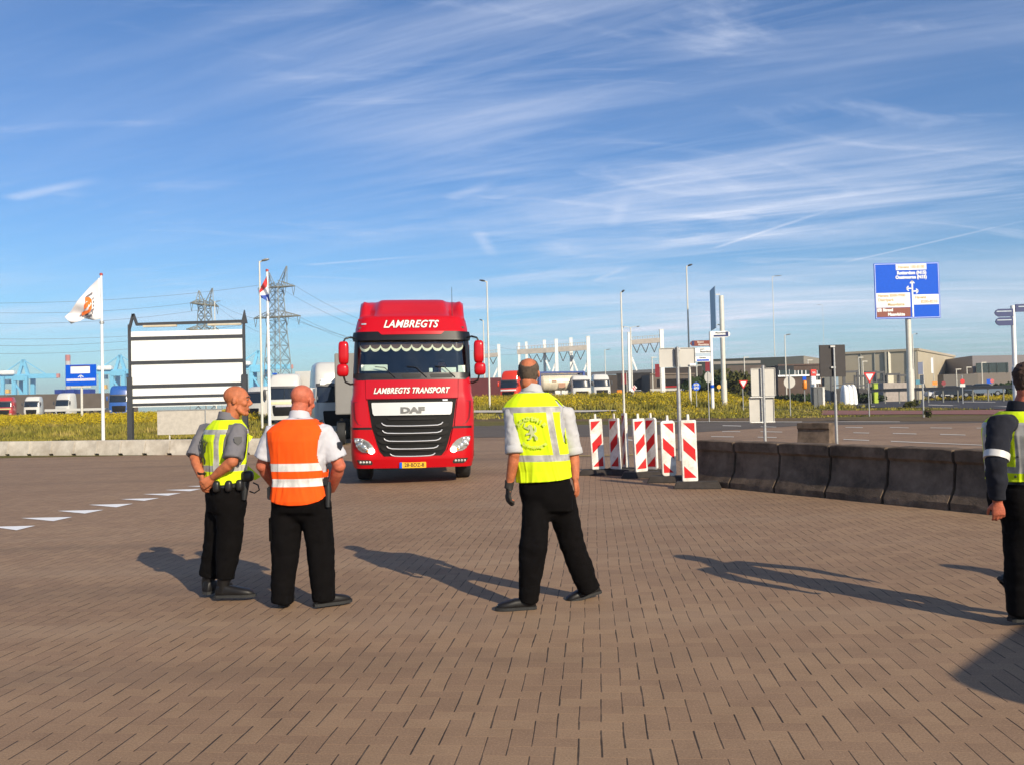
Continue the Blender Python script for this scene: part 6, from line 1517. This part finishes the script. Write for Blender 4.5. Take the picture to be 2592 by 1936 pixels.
def trousers(parent, F, hips, knees, ankles, rads, m, seed, top=.36, hem=None):
    bm = BM(); rings(bm, [F.ring(t, .008, 24) for t in (.0, .08, .16, .26, top)])
    for i in (0, 1):
        h, k, a = hips[i], knees[i], ankles[i]
        tube(bm, [h+Vector((0, 0, .06)), h, h.lerp(k, .5), k, k.lerp(a, .5), k.lerp(a, .82), a], [rads[0]*.9, rads[0], lerp(rads[0], rads[1], .45), rads[1], lerp(rads[1], rads[2], .5), rads[2]*1.02, rads[2]], 18, side=Vector((1, 0, 0)))
    ell(bm, F.cen(0)+Vector((0, 0, .02)), (.12*F.w, .115*F.d, .10), 14)
    me = remesh(bm, .012, 6); wrinkle(me, .014, 5, seed, stretch=(1, 1, .6)); wrinkle(me, .005, 13, seed+5, stretch=(.6, .6, 1.4))
    me.materials.append(m); return link('trousers', me, parent)
def shirt(parent, F, sh, el, frac, m, seed, r0=.068, r1=.072, collar=True, t1=1.0, cuffs=False):
    bm = BM(); rings(bm, [F.ring(t, .006, 28) for t in (.26, .4, .55, .68, .78, .86, .915, .96, t1)])
    for i in (0, 1):
        s_, e = sh[i], el[i][0]; w = el[i][1]; f = frac[i]
        inner = s_.lerp(F.cen(.86), .4)
        if f <= 1: pts = [inner, s_, s_.lerp(e, f*.55), s_.lerp(e, f)]; rd = [.07, r0, (r0+r1)/2, r1]
        else: pts = [inner, s_, s_.lerp(e, .5), e, e.lerp(w, (f-1)*.5), e.lerp(w, f-1)]; rd = [.07, r0, r0*.95, r0*.86, r0*.78, r1]
        tube(bm, pts, rd, 16); ell(bm, s_, (.066, .066, .062), 14)
    me = remesh(bm, .011, 5); wrinkle(me, .008, 11, seed); wrinkle(me, .004, 30, seed+3); me.materials.append(m); o = link('shirt', me, parent)
    if collar:
        bm = BM(); c = F.neck; rs = []
        for dz, r_ in ((-.03, .078), (.0, .072), (.035, .068), (.04, .074), (.0, .084), (-.02, .088)): rs.append([c+F.fr(1)[0]*(r_*math.cos(q))+F.fr(1)[1]*(r_*math.sin(q)*1.02+.005)+Vector((0, 0, dz-.02*math.sin(q))) for q in [2*math.pi*k/24 for k in range(24)]])
        rings(bm, rs, cap=False); fin('collar', bm, m, o, smooth=60)
    return o
def vest_mat(name, col, tapes, verts=None, tape=((.27, .26, .245), (.44, .43, .40))):
    m = bpy.data.materials.new(name); m.use_nodes = True; t = m.node_tree; b = t.nodes['Principled BSDF']
    uv = nd(t, 'ShaderNodeUVMap'); uv.uv_map = 'UVMap'; s = nd(t, 'ShaderNodeSeparateXYZ'); t.links.new(uv.outputs[0], s.inputs[0])
    x, v = s.outputs[0], s.outputs[1]; ax = mth(t, 'ABSOLUTE', x); mask = None
    def band(q, a, b2):
        return mth(t, 'MULTIPLY', mth(t, 'GREATER_THAN', q, a), mth(t, 'LESS_THAN', q, b2))
    for a, b2 in tapes:
        k = band(v, a, b2); mask = k if mask is None else mth(t, 'MAXIMUM', mask, k)
    if verts:
        k = mth(t, 'MULTIPLY', band(ax, verts[0], verts[1]), band(v, verts[2], verts[3])); mask = mth(t, 'MAXIMUM', mask, k)
    g = t.nodes.new('ShaderNodeTexCoord'); n = nd(t, 'ShaderNodeTexNoise', ins={'Scale': 14, 'Detail': 4}); t.links.new(g.outputs['Object'], n.inputs['Vector'])
    n2 = nd(t, 'ShaderNodeTexNoise', ins={'Scale': 420, 'Detail': 2}); t.links.new(g.outputs['Object'], n2.inputs['Vector'])
    c = ramp(t, n.outputs[0], ((.3, tuple(q*.93 for q in col)), (.7, tuple(min(1, q*1.04) for q in col))))
    tp_ = ramp(t, n.outputs[0], ((.35, tape[0]), (.62, tape[1])))
    t.links.new(mixc(t, mask, c, tp_), b.inputs['Base Color'])
    t.links.new(mth(t, 'SUBTRACT', .85, mth(t, 'MULTIPLY', mask, .45)), b.inputs['Roughness']); b.inputs['Specular IOR Level'].default_value = .3
    bp = nd(t, 'ShaderNodeBump', ins={'Strength': .25, 'Distance': .002}); t.links.new(n2.outputs[0], bp.inputs['Height']); t.links.new(bp.outputs[0], b.inputs['Normal'])
    return m
def vest(parent, F, m, hem, off=.022, hole=(.52, .925, .80), seed=1, amp=.010, tmax=.985, hole_l=None, name='safety_vest'):
    nT, nA = 110, 190; bm = BM(); uvl = bm.loops.layers.uv.new('UVMap'); G = []; info = {}
    for i in range(nT+1):
        row = []
        for k in range(nA):
            a = 2*math.pi*k/nA; h = hem(a); t = h+(tmax-h)*i/nT; fl = 1-t; o_ = off+.012*max(0, .5-t)
            p = F.pt(t, a, o_); n_ = (p-F.cen(t)); n_.z = 0; n_.normalize()
            q = Vector((math.cos(a)*2.2+seed*3, math.sin(a)*2.2, t*2.2)); q2 = Vector((math.cos(a)*4.5+t*2.2*math.copysign(1, math.cos(a)), math.sin(a)*4.5, t*1.6+seed)); cr = 1-abs(noise.noise(q2))*3.0; p += n_*(amp*(noise.noise(q)+.5*noise.noise(q*2.4+Vector((4, 0, 0)))+.55*max(0, cr))*min(1, max(.25, 1.25-t)))
            v = bm.verts.new(p); x = (p-F.cen(t)).dot(F.fr(t)[0]); info[v] = (x, t); row.append(v)
        G.append(row)
    for i in range(nT):
        for k in range(nA):
            j = (k+1) % nA; a = 2*math.pi*(k+.5)/nA; t = (info[G[i][k]][1]+info[G[i+1][k]][1])/2; c = math.cos(a)
            hl = hole if c > 0 or hole_l is None else hole_l
            tm, hh = (hl[0]+hl[1])/2, (hl[1]-hl[0])/2; e = (t-tm)/hh
            if abs(e) < 1 and abs(c) > hl[2]+(1-hl[2])*.85*e*e*(1 if e < 0 else .6): continue
            f = bm.faces.new((G[i][k], G[i][j], G[i+1][j], G[i+1][k]))
            for lp in f.loops: lp[uvl].uv = info[lp.vert]
    o = fin(name, bm, m, parent, smooth=80); so = o.modifiers.new('thick', 'SOLIDIFY'); so.thickness = .006; so.offset = -1
    return o
def vest_print(bm, F, off):
    for v in bm.verts: v.co = F.back(v.co.x, v.co.z, off+.0)
    return bm
def arc_text(body_, size, r, t0, x0, sgn, span, up):
    out = BM(); n = len(body_)
    for i, ch in enumerate(body_):
        if ch == ' ': continue
        a = (i-(n-1)/2)/(n-1)*span; b = text_mesh(ch, size, extrude=0, offset=.003)
        ang = -a if sgn > 0 else a
        c, s_ = math.cos(ang), math.sin(ang); vm = {}
        for v in b.verts:
            x, z = v.co.x, v.co.z; X = x*c-z*s_+math.sin(a)*r; Z = x*s_+z*c+sgn*(math.cos(a)*r-r); vm[v] = out.verts.new((x0+X, 0, t0+Z/up))
        for f in b.faces: out.faces.new([vm[v] for v in f.verts])
        b.free()
    return out
LION = [[(-.05, .10), (-.02, .13), (.02, .12), (.03, .08), (.02, .03), (.04, -.02), (.02, -.06), (-.02, -.05), (-.04, 0), (-.02, .05), (-.05, .07)], [(-.04, .04), (-.10, .07), (-.11, .10), (-.08, .09), (-.03, .06)], [(-.03, .0), (-.09, -.01), (-.11, -.05), (-.085, -.045), (-.03, -.03)],
        [(-.02, -.04), (-.05, -.09), (-.09, -.10), (-.08, -.125), (-.03, -.11), (.0, -.06)], [(.01, -.05), (.05, -.08), (.03, -.12), (.07, -.13), (.085, -.08), (.04, -.03)], [(.035, -.01), (.08, .01), (.09, .07), (.065, .12), (.06, .07), (.05, .03), (.03, .01)], [(-.12, .10), (-.08, .17), (-.075, .165), (-.105, .09)]]
def lion(F, t0, x0, off, sc, m, parent, up):
    bm = BM()
    for poly in LION:
        vs = [bm.verts.new((x0+x*sc, 0, t0+z*sc/up)) for x, z in poly]; f = bm.faces.new(vs)
    bmesh.ops.triangulate(bm, faces=bm.faces); fin('emblem', vest_print(bm, F, off), m, parent)
def hairshell(parent, pos, fr, keep, m, sc=1.0, thick=1.05, name='hair', seed=0, amp=.004):
    bm = BM(); bmesh.ops.create_uvsphere(bm, u_segments=56, v_segments=40, radius=1); kill = []
    for v in bm.verts:
        d = v.co.normalized(); v.co = Vector((d.x*.077, -.012+d.y*.097, .034+d.z*.080)) if d.z > -.1 else Vector((d.x*.074, -.014+d.y*.092, .034+d.z*.125))
        v.co = v.co*thick; v.co += d*amp*noise.noise(d*9+Vector((seed, 0, 0)))
        if not keep(v.co*(1+.05*noise.noise(d*14+Vector((seed, 5, 0))))): kill.append(v)
    bmesh.ops.delete(bm, geom=kill, context='VERTS')
    for v in bm.verts: v.co = pos+fr @ (v.co*sc)
    o = fin(name, bm, m, parent, smooth=80); so = o.modifiers.new('t', 'SOLIDIFY'); so.thickness = .012; so.offset = -1; return o
def face_parts(parent, pos, fr, sc=1.0, hairc=(.06, .04, .03)):
    for s in (-1, 1):
        bm = BM(); ell(bm, pos+fr @ (Vector((s*.030, .083, .008))*sc), (.012*sc, .008*sc, .007*sc), 10, fr); e = fin('eye', bm, mat('eye_white', (.22, .17, .15), .4), parent, smooth=60)
        bm = BM(); ell(bm, pos+fr @ (Vector((s*.030, .0895, .008))*sc), (.0055*sc, .003*sc, .0055*sc), 8, fr); fin('iris', bm, mat('dark_iris', (.03, .02, .015), .2), e, smooth=60)
        bm = BM(); tube(bm, [pos+fr @ (Vector((s*.014, .096, .026))*sc), pos+fr @ (Vector((s*.032, .095, .033))*sc), pos+fr @ (Vector((s*.050, .080, .026))*sc)], [.003, .005, .003], 6); fin('eyebrow', bm, mat('brow_hair', hairc, .9), parent, smooth=60)
    bm = BM(); tube(bm, [pos+fr @ (Vector((-.022, .093, -.066))*sc), pos+fr @ (Vector((0, .100, -.065))*sc), pos+fr @ (Vector((.022, .093, -.066))*sc)], [.002, .003, .002], 6); fin('lips', bm, mat('lip_skin', (.30, .09, .07), .5), parent, smooth=60)
def body(parent, F, hp, hfr, sh, el, wr, hands, hips, knees, ankles, m, hsc=1.0, arm_k=1.0):
    bm = BM(); rings(bm, [F.ring(t, -.022, 20) for t in (.02, .14, .34, .58, .76, .86, .915, .96, 1.0, 1.05)])
    add_head(bm, hp, hfr, F.neck, hsc)
    for i in (0, 1):
        arm(bm, sh[i], el[i], wr[i], arm_k); tube(bm, [sh[i].lerp(F.cen(.86), .55), sh[i]], [.06, .05], 12)
        d, pn, cu, th = hands[i]; hand(bm, wr[i], Vector(d), Vector(pn), cu, th)
        tube(bm, [hips[i]+Vector((0, 0, .05)), hips[i], hips[i].lerp(knees[i], .5), knees[i], knees[i].lerp(ankles[i], .3), ankles[i]], [.075, .075, .062, .048, .05, .034], 12)
    me = remesh(bm, .0055, 3); me.materials.append(m); return link('body', me, parent)
def badge_on(parent, c, n, m, w=.03, h=.035):
    n = Vector(n).normalized(); s = n.cross(Vector((0, 0, 1))).normalized(); u = s.cross(n); bm = BM()
    q = [bm.verts.new(Vector(c)+n*(.018)+s*x*w+u*z*h) for x, z in ((-1, .9), (1, .9), (1, -.2), (0, -1), (-1, -.2))]; f = bm.faces.new(q); r_ = bmesh.ops.extrude_face_region(bm, geom=[f]); bmesh.ops.translate(bm, vec=n*.004, verts=[e for e in r_['geom'] if isinstance(e, bmesh.types.BMVert)])
    fin('sleeve_badge', bm, m, parent)
V3 = Vector
badgem = mat('black_badge', (.015, .015, .02), .5)
tapegrey = mat('silver_print', (.56, .66, .10), .5)
def person(label, Y0, px0):
    p = at(px0, 1500, Y0); o = thing('person', label, 'person', (p.x, Y0, 0), 0, 'officers standing on the pavers'); org = V3((p.x, Y0, 0))
    return o, (lambda px, py, dy=0.0: at(px, py, Y0+dy)-org)
fluo = (.66, .84, .008)
# --- the walking man in the middle
o, J = person('bald man walking in a yellow reflective vest with one black glove', 6.6, 1400)
neck = J(1346, 990); F = Fig(J(1390, 1292), neck, R(-8), R(-16), 1.07, 1.04, .035); up = F.up()
sh = [J(1297, 1043, -.06), J(1434, 1047, .07)]; el = [J(1303, 1148, -.13), J(1452, 1150, .07)]; wr = [J(1289, 1226, -.08), J(1456, 1212, .02)]
hp = J(1338, 946, .02); hf = head_frame(R(-6), R(-8), R(3))
hips = [J(1360, 1262, -.03), J(1420, 1262, .03)]; knees = [J(1350, 1385, -.12), J(1446, 1372, .10)]; ankles = [J(1336, 1522, -.08), J(1494, 1492, .18)]
body(o, F, hp, hf, sh, el, wr, [((-.12, .0, -1), (.9, .35, 0), (.45, .5, .55, .6), -1), ((.16, .10, -1), (-.8, .4, .1), (.30, .42, .5, .55), 1)], hips, knees, ankles, skin, 1.0)
trousers(o, F, hips, knees, ankles, (.108, .103, .085), trouser, 1.3)
s_ = shirt(o, F, sh, list(zip(el, wr)), (.96, .92), mat('pale_grey_shirt', (.43, .425, .43), .8, 0, .05, 10), 2.1, .066, .066)
for i in (0, 1):
    bm = BM(); tube(bm, [sh[i].lerp(el[i], .82), sh[i].lerp(el[i], .86), sh[i].lerp(el[i], .98), sh[i].lerp(el[i], 1.0)], [.066, .073, .074, .066], 18); fin('rolled_cuff', bm, MATS['pale_grey_shirt'], s_, smooth=60)
ym1 = vest_mat('yellow_vest_silver_tape', fluo, [(.425, .478), (.825, .872)], (.125, .170, .43, .86))
hem = lambda a: .285+.02*math.cos(a-.6)+(-.015 if math.sin(a) < 0 else .06)
v_ = vest(o, F, ym1, hem, .026, (.56, .93, .86), 1, .012)
fin('print', vest_print(arc_text('ACADEMIE', .038, .125, .775, .005, 1, 1.75, up), F, .042), tapegrey, v_); lion(F, .665, .0, .042, .46, mat('silver_emblem', (.50, .54, .26), .5), v_, up)
fin('print', vest_print(arc_text('Belastingen', .030, .15, .545, .005, -1, 1.15, up), F, .046), tapegrey, v_)
bm = BM()
for k in range(3): ell(bm, F.pt(.37+.004*k, math.pi*(1.05+.045*k), .045), (.008, .008, .008), 8)
fin('snap_button', bm, badgem, v_)
hairshell(o, hp, hf, lambda c: c.z > -.075 and not (c.y > .045 and c.z < .06) and not (c.y > .02 and abs(c.x) < .07 and c.z < .0) and not (V3((c.x*1.1, c.y+.012, c.z-.034)).normalized().angle(V3((0, -.66, .75))) < R(46)) and not (c.y > -.01 and c.z > .055), mat('cropped_grey_brown_hair', (.085, .06, .042), .9, 0, .4, 40, .4, 200), 1.0, 1.03)
gl_ = BM(); hand(gl_, wr[0]+V3((0, 0, -.005)), V3((-.12, 0, -1)), V3((.9, .35, 0)), (.45, .5, .55, .6), -1, 1.06, .0115); tube(gl_, [wr[0]+V3((.004, 0, .035)), wr[0], wr[0]+V3((-.006, 0, -.03))], [(.036), (.034), (.034)], 12)
me = remesh(gl_, .006, 2); me.materials.append(mat('dark_work_glove', (.022, .019, .016), .85, 0, .3, 30)); link('glove', me, o)
shoe('shoe', o, J(1352, 1539, -.08), V3((-1, -.10, 0)), boot)
shoe('shoe', o, J(1516, 1500, .26)+V3((0, 0, .0)), V3((-.92, -.30, -.20)), boot, upv=V3((-.2, 0, 1)))
bm = BM(); rings(bm, [F.ring(t, .014, 28) for t in (.285, .325)], cap=False); fin('belt', bm, black, o, smooth=60)
# --- the man in the orange vest
o2, J = person('bald man in an orange vest with two silver bands seen from behind', 6.73, 765)
neck = J(758, 1056); F = Fig(J(763, 1296), neck, R(-4), R(-6), 1.13, 1.14, .02); up = F.up()
sh = [J(692, 1094, .0), J(820, 1092, -.02)]; el = [J(664, 1178, .02), J(859, 1178, .0)]; wr = [J(702, 1236, .21), J(838, 1240, .21)]
hp = J(766, 1014, .03); hf = head_frame(R(-24), R(-12), R(2))
hips = [J(727, 1270), J(797, 1270)]; knees = [J(722, 1390, .02), J(810, 1388, .0)]; ankles = [J(716, 1524, .03), J(818, 1520, .0)]
body(o2, F, hp, hf, sh, el, wr, [((.8, .4, -.2), (0, -.3, 1), (.5, .5, .6, .6), -1), ((-.8, .4, -.2), (0, -.3, 1), (.5, .5, .6, .6), 1)], hips, knees, ankles, skin2, 1.06, 1.15)
face_parts(o2, hp, hf, 1.06)
trousers(o2, F, hips, knees, ankles, (.118, .108, .088), trouser, 4.4)
s_ = shirt(o2, F, sh, list(zip(el, wr)), (.80, .80), mat('white_uniform_shirt', (.47, .47, .51), .8, 0, .04, 10), 5.2, .076, .090)
om = vest_mat('orange_vest_silver_tape', (.88, .085, .002), [(.29, .372), (.45, .53)], tape=((.50, .49, .47), (.68, .67, .65)))
vest(o2, F, om, lambda a: .24-.14*max(0, -math.sin(a))**.8-.06*max(0, math.sin(a)), .020, (.42, .93, .74), 2, .010, hole_l=(.46, .935, .84))
for i in (0, 1):
    bm = BM(); c = sh[i].lerp(F.cen(.93), .25)+V3((0, 0, .055)); box(bm, (0, 0, 0), (.085, .045, .012), Matrix.Rotation((-.4, .4)[i]*-1, 3, 'Y')); bmesh.ops.translate(bm, vec=c, verts=bm.verts); fin('epaulette', bm, badgem, s_, bevel=.003)
badge_on(s_, sh[1].lerp(el[1], .42)+V3((.066, -.035, 0)), (.9, -.4, .1), badgem)
bm = BM(); rings(bm, [F.ring(t, .016, 28) for t in (.27, .33)], cap=False); fin('belt', bm, black, o2, smooth=60)
bm = BM(); c = F.pt(.20, math.pi*1.93, .03); tube(bm, [c+V3((0, 0, .09)), c+V3((.005, 0, .03)), c+V3((.004, -.01, -.10))], [(.028, .02), (.030, .022), (.018, .014)], 10); box(bm, c+V3((.0, -.02, .10)), (.025, .05, .06)); fin('holster', bm, black, o2, smooth=50)
bm = BM(); box(bm, F.pt(.22, math.pi*1.08, .03), (.03, .05, .10)); fin('belt_pouch', bm, black, o2, bevel=.008)
bm = BM(); box(bm, hips[0].lerp(knees[0], .55)+V3((-.100, -.01, 0)), (.035, .12, .20)); fin('cargo_pocket', bm, trouser, o2, bevel=.012)
shoe('shoe', o2, J(716, 1534, .0), V3((-.05, 1, 0)), boot); shoe('shoe', o2, J(800, 1534, -.03), V3((.80, .52, 0)), boot)
# --- the man with clasped hands
o1, J = person('shaven man in a yellow vest with hands clasped behind his back', 7.1, 575)
neck = J(577, 1058); F = Fig(J(571, 1292), neck, R(-48), R(-46), 1.0, 1.0, .02); up = F.up()
sh = [J(523, 1088, .14), J(604, 1090, -.14)]; el = [J(494, 1158, .02), J(588, 1168, -.27)]; wr = [J(510, 1205, -.12), J(539, 1207, -.20)]
hp = J(600, 1013, -.0); hf = head_frame(R(-82), R(-3), R(0))
hips = [J(556, 1270, .06), J(588, 1270, -.06)]; knees = [J(546, 1378, .10), J(579, 1380, -.05)]; ankles = [J(527, 1478, .12), J(566, 1484, -.04)]
body(o1, F, hp, hf, sh, el, wr, [((.25, -.5, -.9), (.6, .5, 0), (.55, .6, .6, .6), -1), ((-.75, -.1, -.55), (-.5, .6, -.2), (.6, .65, .7, .7), 1)], hips, knees, ankles, skin, 1.03, 1.05)
face_parts(o1, hp, hf, 1.03)
trousers(o1, F, hips, knees, [k.lerp(a, .80) for k, a in zip(knees, ankles)], (.112, .098, .082), trouser, 7.1)
s_ = shirt(o1, F, sh, list(zip(el, wr)), (.98, .93), mat('dark_grey_shirt', (.135, .13, .145), .85, 0, .06, 10), 8.2, .072, .080)
ym2 = vest_mat('yellow_vest_grey_tape', fluo, [(.44, .505), (.835, .885)], (.105, .152, .45, .86))
v_ = vest(o1, F, ym2, lambda a: .335+.03*math.sin(a)-.02*math.cos(a), .024, (.50, .94, .80), 3, .012)
grp = mat('black_vest_print', (.06, .07, .03), .7)
fin('print', vest_print(arc_text('DOUANE', .040, .13, .77, -.03, 1, 1.2, up), F, .044), grp, v_); lion(F, .64, -.03, .044, .75, grp, v_, up)
bm = BM()
for pts in ([(628, 1178, .1), (660, 1206, .16), (646, 1214, .12), (622, 1206, .06)], [(622, 1096, .10), (640, 1104, .14), (627, 1124, .10)]):
    f = bm.faces.new([bm.verts.new(J(x, y, d)) for x, y, d in pts])
bmesh.ops.subdivide_edges(bm, edges=bm.edges, cuts=2, use_grid_fill=True); fl_ = fin('front_flap', bm, mat('yellow_vest_cloth', fluo, .85, 0, .05, 12), v_); so = fl_.modifiers.new('t', 'SOLIDIFY'); so.thickness = .006
badge_on(s_, sh[1].lerp(el[1], .32)+V3((.03, -.066, 0)), (.42, -.9, .1), badgem, .030, .036)
bm = BM(); rings(bm, [F.ring(t, .018, 28) for t in (.27, .335)], cap=False); fin('belt', bm, black, o1, smooth=60)
c = F.pt(.30, R(28), .03); bm = BM(); tube(bm, [c+V3((0, 0, .08)), c+V3((.005, 0, .02)), c+V3((.0, -.01, -.13))], [(.04, .028), (.042, .03), (.022, .02)], 10); rbox(bm, c+V3((.03, -.01, .06)), (.05, .035, .045)); fin('holster', bm, black, o1, smooth=50)
for a_ in (-50, -15, 8): bm = BM(); rbox(bm, F.pt(.29, R(a_), .035), (.028, .028, .045), 3); fin('belt_pouch', bm, black, o1, smooth=50)
c = F.pt(.25, R(45), .06); bm = BM(); tube(bm, [c+V3((.02, 0, .04)), c+V3((.06, 0, .02)), c+V3((.07, 0, -.02)), c+V3((.03, 0, -.045)), c+V3((-.01, 0, -.03))], .006, 6); fin('key_ring', bm, black, o1, smooth=60)
bm = BM(); tube(bm, [wr[0]+V3((-.004, .012, .02)), wr[0]+V3((.0, .008, .035))], [.034, .035], 14); fin('wristwatch', bm, black, o1, smooth=50)
for i, (a, d) in enumerate(((J(522, 1503, .06), V3((.35, .9, 0))), (J(550, 1511, -.05), V3((1, .05, 0))))):
    sb = shoe('boot', o1, a, d, boot, .10, 1.06); bm = BM(); tube(bm, [ankles[i]+V3((0, 0, -.05)), ankles[i]+V3((0, 0, .03)), ankles[i].lerp(knees[i], .34)], [.050, .052, .060], 14); fin('boot_shaft', bm, boot, sb, smooth=60)
# --- the man cut by the right edge
o4, J = person('brown haired man with navy sleeves in a yellow vest at the right edge', 5.78, 2560)
neck = J(2562, 1036); F = Fig(J(2562, 1296), neck, R(-72), R(-70), 1.0, 1.08, .02); up = F.up()
sh = [J(2585, 1070, .17), J(2512, 1072, -.17)]; el = [J(2640, 1160, .24), J(2499, 1166, -.24)]; wr = [J(2650, 1240, .20), J(2503, 1268, -.20)]
hp = J(2585, 966, .0); hf = head_frame(R(-62), R(-8), 0)
hips = [J(2566, 1262, .07), J(2560, 1262, -.08)]; knees = [J(2586, 1420, .10), J(2566, 1418, -.08)]; ankles = [J(2545, 1490, .13), J(2566, 1552, -.06)]
body(o4, F, hp, hf, sh, el, wr, [((.3, 0, -1), (-1, 0, 0), (.4, .5, .5, .6), -1), ((.10, .05, -1), (.25, 1, 0), (.55, .62, .66, .7), -1)], hips, knees, ankles, skin2, 1.03)
face_parts(o4, hp, hf, 1.03)
hairshell(o4, hp, hf, lambda c: c.z > -.085 and not (c.y > .055 and c.z < .075) and not (c.y > .015 and c.z < -.0) , mat('short_brown_hair', (.055, .026, .016), .75, 0, .4, 45, .5, 160), 1.03, 1.10, amp=.012)
trousers(o4, F, hips, knees, ankles, (.118, .105, .088), trouser, 9.3)
s_ = shirt(o4, F, sh, list(zip(el, wr)), (1.96, 1.96), mat('navy_sweater', (.006, .007, .014), .95, 0, .15, 12), 3.3, .078, .050)
bm = BM(); c = sh[1].lerp(el[1], .88); d_ = (el[1]-sh[1]).normalized(); tube(bm, [c-d_*.022, c+d_*.022], [.076, .075], 18); fin('armband', bm, mat('silver_band', (.60, .58, .55), .4), s_, smooth=50)
v_ = vest(o4, F, vest_mat('yellow_vest_edge_tape', fluo, [(.40, .46), (.825, .88)], (.11, .16, .42, .86)), lambda a: .335+.02*math.sin(a), .028, (.50, .93, .72), 5, .010)
bm = BM()
for t_, a_ in ((.56, -58), (.555, -20), (.37, -62), (.375, -30)): ell(bm, F.pt(t_, R(a_), .034), (.008, .008, .008), 8)
fin('snap_button', bm, badgem, v_)
bm = BM(); rings(bm, [F.ring(t, .018, 28) for t in (.29, .345)], cap=False); fin('belt', bm, black, o4, smooth=60)
shoe('shoe', o4, J(2541, 1572, -.06), V3((1, .15, 0)), boot, sc=1.05); shoe('shoe', o4, J(2512, 1470, .13), V3((.55, .1, -.62)), boot, upv=V3((.7, 0, .6)))
o4.location.x += .055
# --- two more people and a van just outside the picture, their shadows reach into it
c = copy_tree(o2); c.location = (5.62, 5.0, 0); c.rotation_euler = (0, 0, R(-50)); c['label'] = 'colleague in an orange vest standing outside the right edge, only the shadow shows'
# --- the driver behind the windscreen
dv = thing('person', 'lorry driver in a red shirt behind the windscreen', 'person', (0, 0, 0)); dv.matrix_world = Matrix.Translation(lorry.location) @ Matrix.Rotation(R(5.4), 4, 'Z') @ Matrix.Translation((.62, 1.05, 1.62)) @ Matrix.Rotation(math.pi, 4, 'Z')
F = Fig(V3((0, -.05, 0)), V3((0, .02, .58)), 0, 0, 1.05, 1.05, 0); sh = [V3((-.19, 0, .50)), V3((.19, 0, .50))]; el = [V3((-.25, .22, .30)), V3((.25, .22, .30))]; wr = [V3((-.17, .42, .42)), V3((.17, .42, .42))]
hips = [V3((-.1, .02, -.02)), V3((.1, .02, -.02))]; knees = [V3((-.14, .42, .02)), V3((.14, .42, .02))]; ankles = [V3((-.12, .5, -.40)), V3((.12, .5, -.40))]
hp = V3((0, .04, .74)); hf = head_frame(0, R(-4)); body(dv, F, hp, hf, sh, el, wr, [((.3, .5, .4), (0, .6, -.6), (.7, .7, .7, .7), 1), ((-.3, .5, .4), (0, .6, -.6), (.7, .7, .7, .7), -1)], hips, knees, ankles, skin, 1.0)
face_parts(dv, hp, hf); hairshell(dv, hp, hf, lambda c: c.z > -.04 and not (c.y > .04 and c.z < .07), mat('dark_hair', (.03, .02, .015), .8), 1.0, 1.06)
shirt(dv, F, sh, list(zip(el, wr)), (.8, .8), mat('red_driver_shirt', (.45, .06, .03), .8, 0, .06, 10), 6.6)
trousers(dv, F, hips, knees, ankles, (.1, .08, .07), trouser, 2.2)
# ---------------------------------------------------------------- the parked van whose corner shadow falls into the picture
vc = Vector((4.40, 1.30, 0)); e1 = Vector((.70, .714, 0)); e2 = Vector((.714, -.70, 0))
vn = thing('parked_van', 'white van parked outside the right edge, only its corner shadow shows', 'van', tuple(vc), math.atan2(e1.y, e1.x))
bm = BM(); prof = [(0, .35), (0, 1.95), (.12, 2.05), (3.6, 2.05), (4.4, 1.35), (5.2, 1.15), (5.3, .7), (5.3, .35)]; G = [[Vector((x, y, z)) for x, z in prof] for y in (0, -1.9)]
rings(bm, G); fin('body', bm, whitecar, vn, smooth=30, bevel=.03)
for x in (1.0, 4.3):
    for y in (-.12, -1.78):
        bm = BM(); cyl(bm, (x, y-.11, .33), (x, y+.11, .33), .33, n=24); w = fin('wheel', bm, rubber, vn, smooth=40); bm = BM(); cyl(bm, (x, y-.12, .33), (x, y+.12, .33), .19, n=18); fin('rim', bm, steel, w, smooth=40)
for y in (.008, -1.908):
    bm = BM(); box(bm, (3.5, y, 1.62), (.8, .012, .5)); fin('side_window', bm, darkglass, vn)
# ---------------------------------------------------------------- the thin haze of the port
bm = BM(); box(bm, (100, 1250, 41), (4200, 2700, 84))
hm = bpy.data.materials.new('port_haze'); hm.use_nodes = True; t = hm.node_tree
for n_ in list(t.nodes): t.nodes.remove(n_)
pv_ = nd(t, 'ShaderNodeVolumePrincipled', ins={'Color': (.72, .80, .92, 1), 'Density': .00035, 'Anisotropy': .2}); o_ = nd(t, 'ShaderNodeOutputMaterial'); t.links.new(pv_.outputs[0], o_.inputs['Volume'])
hz_ = fin('haze', bm, hm); tag(hz_, kind='stuff')
bpy.data.scenes.remove(TS)
bpy.context.view_layer.update()
